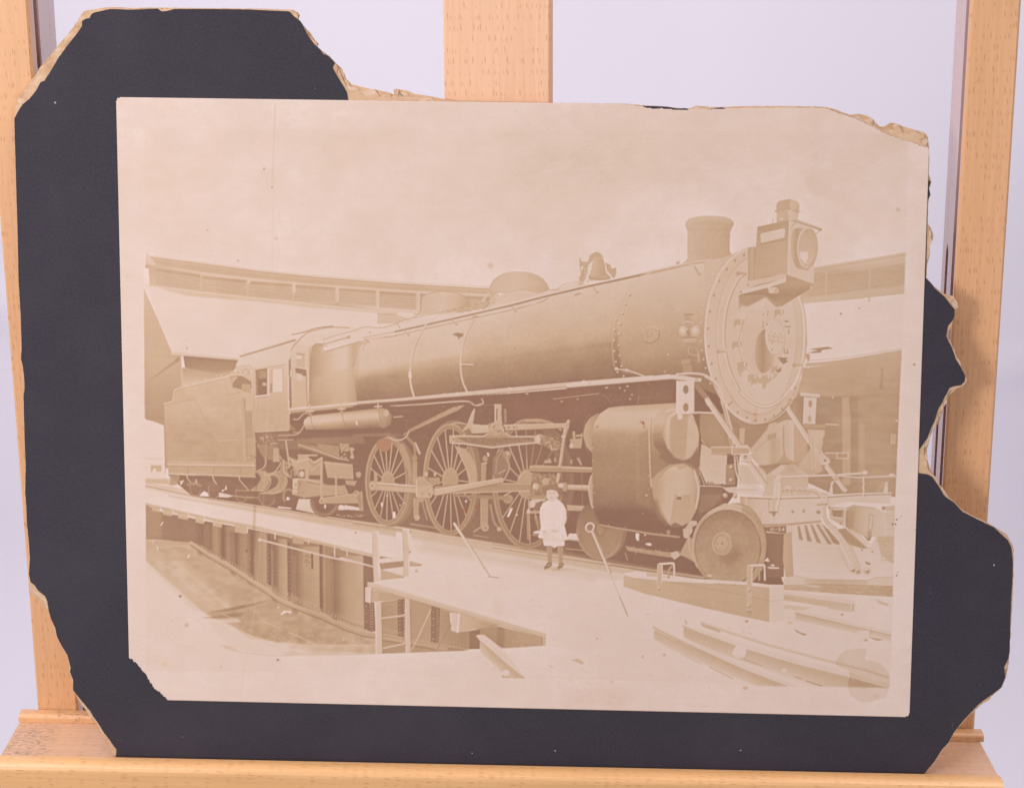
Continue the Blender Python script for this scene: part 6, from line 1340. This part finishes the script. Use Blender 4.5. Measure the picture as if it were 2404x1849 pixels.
poly([(1960, 1265), (2020, 1245), (2085, 1285), (2060, 1298), (2000, 1272)], .70, .9, 2); line([(1780, 1308), (1810, 1320)], 7, .66); line([(560, 1300), (900, 1390), (1100, 1420)], 3, 1.0, .35, True); line([(320, 600), (600, 620), (900, 700)], 3, .84, .5, True); line([(960, 770), (1230, 850)], 3, .82, .6); ell((1345, 820), 60, 50, .86, .6, 0, 20); ell((648, 502), 12, 12, .56, .8, 0, 3)
tile(830, 920)
bar([(860, 1115), (1150, 1560)], 26); line([(860, 1118), (1000, 1330)], 18, .88); line([(1165, 1568), (1240, 1580)], 8, .56)
bar([(2040, 1190), (2120, 1360)], 20)
ring((2018, 1150), 34, 38, 15, .88, 1, 20); ring((2022, 1156), 34, 38, 5, .42, .8, 20, -30, 140)
tile(1240, 1180)
line([(555, 250), (700, 590)], 22, .56); line([(548, 250), (692, 588)], 13, .90); line([(690, 580), (850, 958)], 8, .50); line([(685, 570), (780, 790)], 6, .86)
tile(0, 0, 1)
yard = [(980, 1330), (1300, 1350), (2085, 1480), (2085, 1600), (1400, 1600), (900, 1580), (700, 1560), (1100, 1520), (1180, 1490)]
strokes(yard, 520, 7, 1.6, .80, .45, .1, .6); strokes(yard, 260, 5, 1.6, 1.0, .5, .1, .8); strokes(yard, 60, 12, 2.2, .70, .4, .15, .4)
strokes([(345, 1400), (420, 1420), (600, 1530), (1000, 1560), (1000, 1570), (345, 1570)], 160, 9, 1.5, .82, .4, .2, .5)
strokes([(345, 1170), (900, 1280), (1400, 1400), (1300, 1450), (900, 1300), (345, 1200)], 160, 22, 1.4, .80, .4, .21, .05)
# ---------------------------------------------------------------- the child in the white dress
tile(830, 920)
poly([(1650, 1310), (1698, 1310), (1694, 1460), (1658, 1470)], .50); poly([(1740, 1305), (1790, 1305), (1786, 1450), (1752, 1465)], .51); line([(1654, 1315), (1660, 1460)], 8, .58); line([(1746, 1315), (1756, 1455)], 7, .58)
poly([(1625, 1500), (1650, 1455), (1692, 1450), (1695, 1470), (1665, 1500), (1635, 1510)], .28); poly([(1735, 1505), (1755, 1458), (1792, 1452), (1798, 1472), (1765, 1505), (1745, 1512)], .28); line([(1648, 1472), (1685, 1466)], 5, .86); line([(1752, 1474), (1790, 1466)], 5, .84); line([(1630, 1502), (1660, 1498)], 4, .8)
poly([(1640, 1480), (1900, 1500), (1960, 1510), (1700, 1520)], .66, .6, 6)
poly([(1655, 920), (1690, 915), (1740, 905), (1790, 950), (1815, 1000), (1818, 1080), (1800, 1130), (1815, 1190), (1832, 1255), (1800, 1260), (1803, 1305), (1740, 1310), (1715, 1325), (1690, 1308), (1625, 1305), (1618, 1245), (1575, 1235), (1600, 1150), (1590, 1060), (1592, 990), (1615, 945)], .985)
poly([(1625, 1240), (1800, 1258), (1800, 1268), (1620, 1252)], .84, .6, 3); poly([(1600, 1000), (1625, 960), (1625, 1100), (1602, 1130)], .90, .6, 8); poly([(1795, 990), (1815, 1010), (1815, 1110), (1790, 1130)], .88, .7, 6); line([(1700, 930), (1705, 1180)], 4, .91, .6); strokes([(1610, 1180), (1820, 1180), (1825, 1250), (1590, 1240)], 26, 60, 6, .86, .8, 1.5, .2); strokes([(1620, 950), (1800, 950), (1800, 1150), (1610, 1150)], 30, 30, 5, .92, .6, .6, 1)
poly([(1610, 1180), (1640, 1170), (1655, 1190), (1640, 1205)], .80, .9, 2); poly([(1690, 1170), (1730, 1165), (1750, 1180), (1720, 1195)], .82, .9, 2); line([(1620, 1185), (1640, 1200)], 4, .6); line([(1695, 1180), (1715, 1195)], 4, .6)
ell((1692, 868), 52, 58, .86, 1, 0); poly([(1650, 890), (1740, 880), (1725, 915), (1690, 922), (1660, 915)], .82, .6, 5); ell((1740, 875), 12, 18, .8); ell((1645, 880), 8, 16, .76)
poly([(1605, 840), (1620, 800), (1655, 785), (1700, 782), (1740, 795), (1770, 820), (1775, 850), (1740, 845), (1700, 828), (1660, 832), (1640, 850), (1625, 855)], .35); poly([(1640, 800), (1690, 785), (1740, 800), (1745, 820), (1690, 812), (1640, 822)], .36, .8, 4); poly([(1630, 850), (1650, 838), (1648, 880), (1640, 890)], .36)
line([(1665, 858), (1680, 858)], 6, .52); line([(1702, 856), (1718, 855)], 6, .52); line([(1690, 862), (1688, 880)], 5, .68); line([(1680, 897), (1702, 896)], 5, .60); line([(1662, 850), (1720, 846)], 5, .72, .7)
line([(1660, 922), (1700, 930), (1738, 912)], 5, .86)
# ---------------------------------------------------------------- overall photographic softness, fading, margins
T[:] = np.clip(T, 0, 1.04)
tile(0, 0, 1)
keep = raster(P([(340, 300), (2135, 312), (2125, 600), (2113, 905), (2099, 1250), (2090, 1612), (1500, 1603), (900, 1585), (345, 1573), (343, 1200), (339, 700)]), 8)
mk = np.zeros_like(T); mk[keep[2]:keep[4], keep[1]:keep[3]] = keep[0]
mk = blur(mk, 2)
edge_t = np.interp(np.arange(NY) / SQ + SY0, [216, 420, 1300, 1500, 1700], [.955, .945, .955, .972, .972]).astype(np.float32)[:, None] + np.interp(np.arange(NX) / SQ + SX0, [262, 1900, 2100], [-.008, -.005, .02]).astype(np.float32)[None, :]
T[:] = T * mk + (1 - mk) * edge_t
T += .028 * vnoise(NY, NX, 3) + .022 * vnoise(NY, NX, 7) + .03 * vnoise(NY, NX, 40) + .05 * vnoise(NY, NX, 150)
T += .018 * vnoise(NY, NX, 5, 60)
cl = .075 * vnoise(NY, NX, 190, 300) + .055 * vnoise(NY, NX, 75, 95) + .035 * vnoise(NY, NX, 26, 34) + .02 * vnoise(NY, NX, 9)
fade = np.clip((900 - (np.arange(NY) / SQ + SY0)) / 350, .25, 1).astype(np.float32)[:, None]
light = np.clip((T - .78) / .1, 0, 1)
T += cl * fade * light - .02 * fade * light
# creases, foxing, pencil scratches on the sheet itself
line([(648, 245), (644, 420), (640, 640), (632, 900), (622, 1120), (612, 1280), (600, 1420), (576, 1560), (567, 1640)], 3.0, .74, .26, True, 1.0); line([(648, 245), (645, 300), (640, 440)], 2.4, .68, .35, True)
line([(604, 1130), (600, 1180), (596, 1300)], 5, .12, .35, True, 2)
strokes([(280, 240), (2150, 260), (2120, 560), (300, 560)], 260, 20, 1.4, .82, .4, -.25, .25); strokes([(1200, 300), (2100, 330), (2000, 500), (1250, 560)], 160, 34, 1.6, 1.02, .5, -.3, .12)
strokes([(290, 1450), (340, 1450), (345, 1580), (300, 1580)], 30, 24, 1.4, .8, .5, .1, .2); strokes([(350, 1500), (1000, 1560), (1900, 1640), (400, 1640)], 60, 24, 1.3, .83, .45, -.4, .6)
for _ in range(420):
    x, y = 280 + rng.random() * 1880, 240 + rng.random() * 1420
    r = .8 + 1.4 * rng.random() ** 3
    ell((x, y), r, r, .62, .45)
for x, y, r, t in [(621, 397, 3, .5), (640, 440, 2, .4), (560, 612, 3, .55), (1152, 623, 7, .72), (1906, 425, 14, .8), (1918, 440, 22, .84), (2107, 492, 5, .66), (1973, 736, 2.5, .3), (2016, 723, 2, .3), (488, 540, 2.5, .6), (425, 1397, 3, .25), (2145, 855, 3, .4), (650, 560, 4, .7), (440, 1465, 5, .6), (520, 1562, 3, .7)]: ell((x, y), r, r, t, .75, 0, r * .25)
ring((440, 1480), 48, 34, 2, .78, .5, 10, 60, 330)
# water stain by the lower right corner
tile(1640, 1250)
st = spline(np.array([(1270, 1260), (1290, 1180), (1175, 1120), (1180, 1080), (1230, 1010), (1330, 988), (1420, 990), (1420, 1080), (1500, 1090), (1580, 1140), (1625, 1230), (1615, 1330), (1590, 1390), (1530, 1410), (1440, 1438), (1360, 1420), (1300, 1380), (1275, 1320)], float), True, 6)
st = st + 4 * np.stack([np.sin(np.arange(len(st)) * .9), np.cos(np.arange(len(st)) * 1.3)], 1)
k = raster(P(st), 4)
T[k[2]:k[4], k[1]:k[3]] -= .125 * blur(k[0], 1)
poly([(1175, 1120), (1180, 1080), (1230, 1010), (1330, 988), (1420, 990), (1415, 1160), (1290, 1170)], .84, .18)
line(np.vstack([st, st[:1]]), 5, .68, .3, False, 2); ring((1507, 1382), 14, 14, 5, .6, .7)
# ---------------------------------------------------------------- sepia ramp and coloured stains -> display RGB
RAMP_T = [-.1, 0, .2, .3, .4, .55, .65, .73, .85, .95, 1.0, 1.1]
RAMP = np.array([(130, 93, 73), (138, 101, 80), (152, 115, 92), (164, 129, 102), (176, 142, 110), (195, 163, 130), (204, 174, 143), (210, 182, 155), (218, 194, 174), (224, 201, 185), (228, 207, 193), (235, 215, 204)], float)
TB = blur(T, 1)
TB = TB + 0.45 * (TB - blur(TB, 4)) + 0.12 * (TB - blur(TB, 22))
RGB = np.stack([np.interp(TB, RAMP_T, RAMP[:, i]) for i in range(3)], -1).astype(np.float32)
hue = vnoise(NY, NX, 90) + .6 * vnoise(NY, NX, 26)
RGB[..., 0] += 1.3 * hue; RGB[..., 2] -= 1.3 * hue
def tint(pts, col, a, soft=0.0):
    p = P(pts); r = L(soft); k = raster(p, int(3 * r) + 2)
    m, x0, y0, x1, y1 = k
    if r >= 1: m = blur(m, r)
    RGB[y0:y1, x0:x1] += (np.array(col, np.float32) - RGB[y0:y1, x0:x1]) * (m * a)[..., None]
tile(830, 920)
tint(arc((262, 446), 62, 56)[:-1], (186, 136, 104), .65, 4)
for x, y, rx, ry in [(1046, 975, 10, 17), (940, 1008, 9, 22), (955, 1020, 5, 8), (22, 1195, 4, 10), (1640, 165, 8, 6), (880, 125, 7, 5)]: tint(arc((x, y), rx, ry)[:-1], (178, 96, 58), .6, 3)
tile(1330, 850)
for x, y, r in [(650, 512, 13), (632, 506, 8), (660, 520, 8), (1605, 185, 4), (1605, 235, 4), (1600, 440, 6), (1615, 445, 6), (1592, 502, 5), (1612, 490, 5), (1580, 268, 4), (1407, 292, 4), (1290, 1545, 6)]: tint(arc((x, y), r * .75, r)[:-1], (158, 88, 54), .7, 2)
tint([(1595, 380), (1625, 380), (1630, 500), (1590, 500)], (206, 150, 110), .25, 6)
tile(1600, 890)
for x, y, r in [(1798, 1230, 12), (1822, 1230, 10), (1832, 1192, 11), (1855, 1185, 6), (1872, 1165, 6), (1905, 1222, 4), (1538, 1452, 8), (1625, 1465, 7), (1705, 1515, 4), (1840, 1640, 6), (1832, 1668, 9), (1352, 1228, 7), (1605, 1405, 4), (1990, 1275, 6)]: tint(arc((x, y), r * .8, r * .7)[:-1], (140, 76, 54), .75, 2)
tile(300, 1240)
for x, y, rx, ry in [(1286, 1114, 12, 8), (1950, 32, 4, 9), (452, 571, 6, 6), (1020, 185, 8, 14)]: tint(arc((x, y), rx, ry)[:-1], (158, 88, 50), .7, 2)
tint(arc((325, 1150), 26, 22)[:-1], (216, 190, 140), .5, 5)
tile(1240, 1180)
tint([(260, 1600), (600, 1560), (900, 1600), (820, 1750), (300, 1720)], (212, 178, 152), .2, 30)
for _ in range(60):
    x, y = 250 + 650 * rng.random(), 1500 + 250 * rng.random()
    tint(arc((x, y), 6 + 12 * rng.random(), 4 + 8 * rng.random(), 0, 0, 360, 9)[:-1], (204, 166, 142), .16, 5)
for x, y, r in [(1862, 1003, 16), (1850, 1572, 22), (1160, 1290, 10), (715, 1520, 10)]: tint(arc((x, y), r, r * .6)[:-1], (198, 140, 108), .5, 2)
tile(930, 570)
for _ in range(70):
    x, y = 600 + 1300 * rng.random(), 1000 + 500 * rng.random()
    tint(arc((x, y), 4 + 14 * rng.random() ** 2, 4 + 12 * rng.random() ** 2, 0, 0, 360, 9)[:-1], (178, 120, 88), .16, 3)
tint([(900, 1300), (1600, 1260), (1700, 1500), (1100, 1560)], (178, 124, 98), .12, 40)
PRINT_GAIN = 0.86
HA, HB, HC, HD = (0, 0), (1202, 0), (0, 924), (1202, 924)   # sheets the torn outlines were drawn on
FACE = trace([
    (*HA, [(405, 55), (470, 40), (560, 43), (640, 40), (672, 38), (690, 50), (715, 48), (745, 40), (900, 40), (1060, 42), (1140, 46), (1235, 50), (1255, 72), (1283, 92), (1300, 125), (1312, 150), (1338, 187), (1365, 212), (1378, 230),
           (1402, 240), (1428, 268), (1419, 290), (1438, 325), (1462, 362), (1480, 395), (1485, 430), (1520, 470), (1800, 480)]),
    (*HB, [(0, 480), (480, 480), (560, 452), (600, 453), (664, 456), (700, 463), (740, 462), (775, 480), (870, 460), (896, 458), (930, 480), (1300, 480), (1500, 540), (1760, 650), (1766, 760), (1783, 775), (1775, 800), (1782, 832), (1770, 850),
           (1766, 1000), (1762, 1185), (1785, 1208), (1800, 1228), (1840, 1262), (1862, 1290), (1885, 1318), (1884, 1345), (1878, 1362), (1856, 1388), (1848, 1430), (1858, 1452), (1872, 1478), (1890, 1530), (1910, 1562), (1929, 1598), (1928, 1622), (1912, 1640), (1880, 1645), (1862, 1652), (1850, 1678)]),
    (*HD, [(1842, 12), (1830, 40), (1815, 62), (1806, 92), (1800, 112), (1782, 150), (1768, 188), (1745, 220), (1730, 240), (1725, 335), (1772, 342), (1790, 352), (1815, 390), (1838, 428), (1852, 442), (1880, 460), (1918, 500), (1970, 527), (2028, 555), (2052, 566),
           (2075, 588), (2112, 622), (2126, 652), (2133, 720), (2130, 800), (2125, 880), (2122, 960), (2120, 1060), (2115, 1120), (2095, 1162), (2100, 1206), (2082, 1248), (2040, 1280), (1985, 1320), (1955, 1352), (1920, 1390), (1880, 1440), (1858, 1482), (1830, 1512), (1800, 1560), (1765, 1602), (1748, 1623), (0, 1584)]),
    (*HC, [(2150, 1583), (496, 1541), (499, 1511), (484, 1493), (472, 1474), (446, 1441), (417, 1394), (400, 1372), (386, 1347), (362, 1318), (339, 1291), (314, 1259), (314, 1215), (300, 1180), (304, 1165), (290, 1110), (265, 1070), (245, 1030), (238, 995), (220, 955), (211, 925),
           (205, 885), (195, 860), (165, 835), (150, 812), (133, 800), (126, 765), (130, 700), (125, 620), (118, 560), (115, 480), (110, 420), (112, 300), (108, 200), (105, 100), (103, 10)]),
    (*HA, [(108, 1650), (105, 1600), (100, 1560), (92, 1530), (95, 1480), (90, 1330), (82, 1200), (78, 1000), (72, 800), (66, 600), (64, 505), (85, 467), (100, 445), (130, 420), (158, 385), (175, 352), (192, 345), (215, 310), (250, 250), (290, 195), (330, 145), (352, 112), (352, 92), (368, 82), (385, 78), (392, 62)])])
CORE = trace([
    (*HA, [(65, 497), (62, 470), (70, 430), (100, 385), (130, 340), (150, 322), (165, 292), (205, 245), (250, 190), (290, 143), (330, 92), (345, 62), (360, 46), (400, 41), (430, 34), (480, 30), (560, 34), (680, 33), (900, 35), (1100, 37), (1200, 40), (1248, 42), (1268, 52), (1277, 66), (1272, 82),
           (1290, 104), (1308, 128), (1318, 134), (1330, 150), (1342, 172), (1358, 187), (1352, 198), (1370, 215), (1405, 240), (1436, 275), (1455, 290), (1468, 315), (1475, 338), (1500, 360), (1560, 375), (1640, 390), (1682, 402), (1676, 383), (1690, 379), (1740, 387), (1765, 400), (1800, 405), (1860, 416), (1925, 428)]),
    (*HB, [(0, 437), (300, 440), (480, 442), (570, 450), (620, 452), (665, 455), (720, 462), (762, 462), (788, 451), (850, 456), (893, 458), (940, 454), (1100, 452), (1280, 454), (1340, 457), (1380, 466), (1440, 490), (1478, 486), (1512, 492), (1540, 508), (1568, 540), (1590, 540), (1618, 523), (1640, 527), (1662, 537), (1720, 555), (1758, 564), (1774, 580), (1779, 625),
           (1781, 680), (1778, 740), (1789, 775), (1779, 800), (1784, 830), (1775, 868), (1774, 955), (1788, 972), (1799, 1008), (1796, 1022), (1780, 1050), (1784, 1078), (1772, 1128), (1767, 1182), (1800, 1220), (1845, 1253), (1885, 1264), (1903, 1292), (1904, 1303), (1893, 1318), (1886, 1345),
           (1882, 1368), (1872, 1395), (1868, 1440), (1880, 1478), (1905, 1530), (1925, 1575), (1940, 1622), (1931, 1640), (1900, 1655), (1876, 1678)]),
    (*HD, [(1866, 10), (1861, 25), (1845, 55), (1833, 82), (1820, 130), (1797, 145), (1781, 200), (1770, 240), (1775, 290), (1790, 335), (1812, 362), (1818, 378), (1842, 410), (1870, 445), (1920, 492), (1960, 518), (2020, 545), (2060, 568), (2070, 576), (2110, 600), (2131, 635), (2140, 660), (2139, 760), (2135, 900), (2128, 1000),
           (2122, 1100), (2118, 1160), (2106, 1212), (2090, 1250), (2048, 1290), (1995, 1332), (1962, 1362), (1925, 1398), (1884, 1446), (1862, 1486), (1834, 1516), (1804, 1563), (1770, 1604), (1752, 1625), (0, 1585)]),
    (*HC, [(2150, 1584), (493, 1542), (479, 1527), (473, 1510), (464, 1494), (447, 1460), (419, 1424), (396, 1391), (366, 1351), (327, 1294), (311, 1267), (307, 1240), (298, 1190), (288, 1120), (262, 1075), (240, 1030), (227, 990), (214, 945), (195, 915), (165, 885), (130, 850), (121, 832), (127, 800), (119, 765), (121, 690),
           (117, 600), (111, 520), (103, 440), (105, 300), (102, 150), (100, 10)]),
    (*HA, [(100, 1620), (95, 1560), (86, 1530), (88, 1400), (80, 1200), (72, 950), (64, 700), (61, 550)])])

def resample(p, step):
    q = np.vstack([p, p[:1]])
    out = []
    for a, b in zip(q[:-1], q[1:]):
        n = max(1, int(np.hypot(*(b - a)) / step))
        out += [a + (b - a) * i / n for i in range(n)]
    return np.array(out)

def ragged(p, step, amp, seed, inset=None):
    """break a smooth outline into paper-torn steps; inset(i) pulls a vertex inwards"""
    q = resample(p, step)
    t = np.roll(q, -1, 0) - np.roll(q, 1, 0)
    t /= np.maximum(np.hypot(t[:, 0], t[:, 1]), 1e-9)[:, None]
    area = 0.5 * np.sum(q[:, 0] * np.roll(q[:, 1], -1) - np.roll(q[:, 0], -1) * q[:, 1])
    nrm = np.stack([-t[:, 1], t[:, 0]], 1) * (1 if area > 0 else -1)          # inward
    out = []
    for i, v in enumerate(q):
        w = noise.noise(Vector((v[0] * 900, v[1] * 900, seed))) * 0.6 + noise.noise(Vector((v[0] * 2600, v[1] * 2600, seed + 5))) * 0.4
        d = w * amp
        if inset is not None:
            d += inset(v, w)
        out.append(v + nrm[i] * d)
    return np.array(out)

def face_dist(v):
    d = FACE_R - v
    return float(np.sqrt((d * d).sum(1).min()))
FACE_R = resample(FACE, 0.0006)

mount = empty('mounted_photograph', (0, 0, 0))
tag(mount, 'faded sepia locomotive photograph glued on torn black card, standing on the wooden easel', 'photograph')
BASE = -0.1915
B0 = CARD_P + CU * BASE
mount.matrix_world = Matrix(((1, CU.x, CN.x, B0.x), (0, CU.y, CN.y, B0.y), (0, CU.z, CN.z, B0.z), (0, 0, 0, 1)))

def sheet(name, p, z0, z1, mat):
    n = len(p)
    bm = bmesh.new()
    A = [bm.verts.new((x, y - BASE, z1)) for x, y in p]
    B = [bm.verts.new((x, y - BASE, z0)) for x, y in p]
    f = bm.faces.new(A); g = bm.faces.new(B)
    for i in range(n):
        bm.faces.new((A[i], A[(i + 1) % n], B[(i + 1) % n], B[i]))
    bmesh.ops.recalc_face_normals(bm, faces=bm.faces)
    bmesh.ops.triangulate(bm, faces=[f, g])
    me = bpy.data.meshes.new(name)
    bm.to_mesh(me); bm.free()
    me.materials.append(mat)
    o = bpy.data.objects.new(name, me)
    COL.objects.link(o)
    o.parent = mount
    return o

board = sheet('board', ragged(CORE, 0.0007, 0.00014, 1.0), -0.0016, -0.0008, M['board'])
tag(board, 'brown pulpy board showing along the torn edges')
for k, (fr, z, mt) in enumerate([(0.30, -0.0002, 'board'), (0.62, 0.0004, 'board_pale'), (0.86, 0.0009, 'board')]):
    ply = sheet('ply', ragged(CORE, 0.0007, 0.00012, 3.0 + 2 * k, lambda v, w, fr=fr, k=k: min(face_dist(v), 0.0045) * fr * max(0.0, min(1.0, 0.62 + 1.1 * noise.noise(Vector((v[0] * 230, v[1] * 230, 40.0 + 9 * k))))) if v[1] > -0.1795 else 0.00006), z - 0.00055, z, M[mt])
sheet('face_paper', ragged(FACE, 0.0007, 0.00013, 11.0), 0.00095, 0.0013, M['black'])

# the print itself: a thin sheet whose every point carries the sepia tone drawn above
QUAD = np.array([on_mount(*p) for p in ((274.2, 228.5), (2183.0, 254.0), (2133.6, 1680.0), (306.7, 1638.3))])
QPX = np.array([(274.2, 228.5), (2183.0, 254.0), (2133.6, 1680.0), (306.7, 1638.3)])
GU, GV = 1060, 806
u = np.linspace(0, 1, GU)[None, :, None]; v = np.linspace(0, 1, GV)[:, None, None]
def bil(q):
    return (q[0] * (1 - u) + q[1] * u) * (1 - v) + (q[3] * (1 - u) + q[2] * u) * v
PX = bil(QPX)                                              # where on the drawn sheet
hx, hy = PX[..., 0], PX[..., 1]
d = np.stack([(hx - IMG_W / 2) / FOCAL, -(hy - IMG_H / 2) / FOCAL], -1)
D3 = np.array(FWD)[None, None] + d[..., :1] * np.array(RIGHT) + d[..., 1:] * np.array(UP)
tt = (CARD_P - CAM_P).dot(CN) / (D3 @ np.array(CN))
Q3 = np.array(CAM_P) + D3 * tt[..., None] - np.array(CARD_P)
LX, LY = Q3[..., 0], Q3 @ np.array(CU)
gx = (hx - SX0) * SQ; gy = (hy - SY0) * SQ
xi = np.clip(gx.astype(int), 0, NX - 2); yi = np.clip(gy.astype(int), 0, NY - 2)
fx = (gx - xi)[..., None].astype(np.float32); fy = (gy - yi)[..., None].astype(np.float32)
C = (RGB[yi, xi] * (1 - fx) + RGB[yi, xi + 1] * fx) * (1 - fy) + (RGB[yi + 1, xi] * (1 - fx) + RGB[yi + 1, xi + 1] * fx) * fy
C = lin(np.clip(C, 0, 255)) * PRINT_GAIN
# torn-away corners of the print
tile(0, 0, 1)
s_ = 1202.0 / 2183.0
cutA = np.array([(470, 300), (470, 442), (520, 447), (560, 455), (600, 463), (640, 461), (700, 468), (760, 466), (790, 458), (840, 464), (900, 462), (1000, 459), (1100, 459), (1200, 457), (1290, 458), (1345, 463), (1400, 485), (1440, 496), (1472, 508), (1500, 521), (1542, 540), (1572, 558), (1600, 570),
                 (1640, 586), (1680, 598), (1722, 612), (1750, 624), (1778, 631), (1900, 640), (1900, 300)], float) * s_ + (1202, 0)
cutB = np.array([(500, 1121), (553, 1122), (558, 1128), (566, 1128), (572, 1140), (586, 1146), (592, 1158), (601, 1166), (610, 1180), (622, 1190), (630, 1206), (640, 1226), (652, 1240), (660, 1256), (676, 1264), (690, 1276), (704, 1288), (716, 1302), (720, 1340), (500, 1340)], float) * s_ + (0, 924)
keepm = np.ones((GV, GU), bool)
for cut, seed in ((cutA, 21.0), (cutB, 23.0)):
    q = resample(cut, 1.5)
    q = q + np.array([[noise.noise(Vector((a * .35, b * .35, seed))), noise.noise(Vector((a * .35, b * .35, seed + 3)))] for a, b in q]) * 1.6
    m_, x0_, y0_, x1_, y1_ = raster(P(q), 1)
    full = np.zeros((NY, NX), bool); full[y0_:y1_, x0_:x1_] = m_ > .5
    keepm &= ~full[np.clip(gy.astype(int), 0, NY - 1), np.clip(gx.astype(int), 0, NX - 1)]
# slightly rounded corners
for cx, cy in ((0, 0), (GU - 1, GV - 1)):
    jj, ii = np.mgrid[0:GV, 0:GU]
    a, b = abs(ii - cx), abs(jj - cy); r = 5
    keepm &= ~((a < r) & (b < r) & ((r - a) ** 2 + (r - b) ** 2 > r * r))
idx = np.arange(GV * GU).reshape(GV, GU)
fm = keepm[:-1, :-1] & keepm[:-1, 1:] & keepm[1:, :-1] & keepm[1:, 1:]
quads = np.stack([idx[1:, :-1], idx[1:, 1:], idx[:-1, 1:], idx[:-1, :-1]], -1)[fm]
ZT, ZB = 0.0017, 0.00128
wave = 0.0
co = np.stack([LX, LY - BASE, np.full_like(LX, ZT)], -1).reshape(-1, 3)
colr = C.reshape(-1, 3)
# a skirt round the rim gives the paper its thickness
e = np.concatenate([quads[:, [k, (k + 1) % 4]] for k in range(4)])
key = np.sort(e, 1); kk = key[:, 0].astype(np.int64) * (GV * GU) + key[:, 1]
un, inv, cnt = np.unique(kk, return_inverse=True, return_counts=True)
rim = e[cnt[inv] == 1]
rv = np.unique(rim)
mp = np.full(GV * GU, -1); mp[rv] = GV * GU + np.arange(len(rv))
co = np.vstack([co, np.stack([co[rv, 0], co[rv, 1], np.full(len(rv), ZB)], -1)])
edgec = lin((222, 200, 186)) * PRINT_GAIN
colr = np.vstack([colr, np.tile(edgec, (len(rv), 1))])
skirt = np.stack([rim[:, 1], rim[:, 0], mp[rim[:, 0]], mp[rim[:, 1]]], -1)
allf = np.vstack([quads, skirt])
used = np.unique(allf)
re_ = np.full(len(co), -1); re_[used] = np.arange(len(used))
allf = re_[allf]; co = co[used]; colr = colr[used]
me = bpy.data.meshes.new('photo_print')
me.vertices.add(len(co)); me.vertices.foreach_set('co', co.astype(np.float32).ravel())
me.loops.add(allf.size); me.loops.foreach_set('vertex_index', allf.astype(np.int32).ravel())
me.polygons.add(len(allf))
me.polygons.foreach_set('loop_start', np.arange(0, allf.size, 4, dtype=np.int32))
me.update(calc_edges=True)
ca = me.color_attributes.new('sepia', 'FLOAT_COLOR', 'POINT')
ca.data.foreach_set('color', np.hstack([colr, np.ones((len(colr), 1))]).astype(np.float32).ravel())
me.materials.append(M['print'])
pr = bpy.data.objects.new('photo_print', me)
COL.objects.link(pr)
pr.parent = mount
tag(pr, 'sepia print of a steam locomotive on a turntable with a child in white')
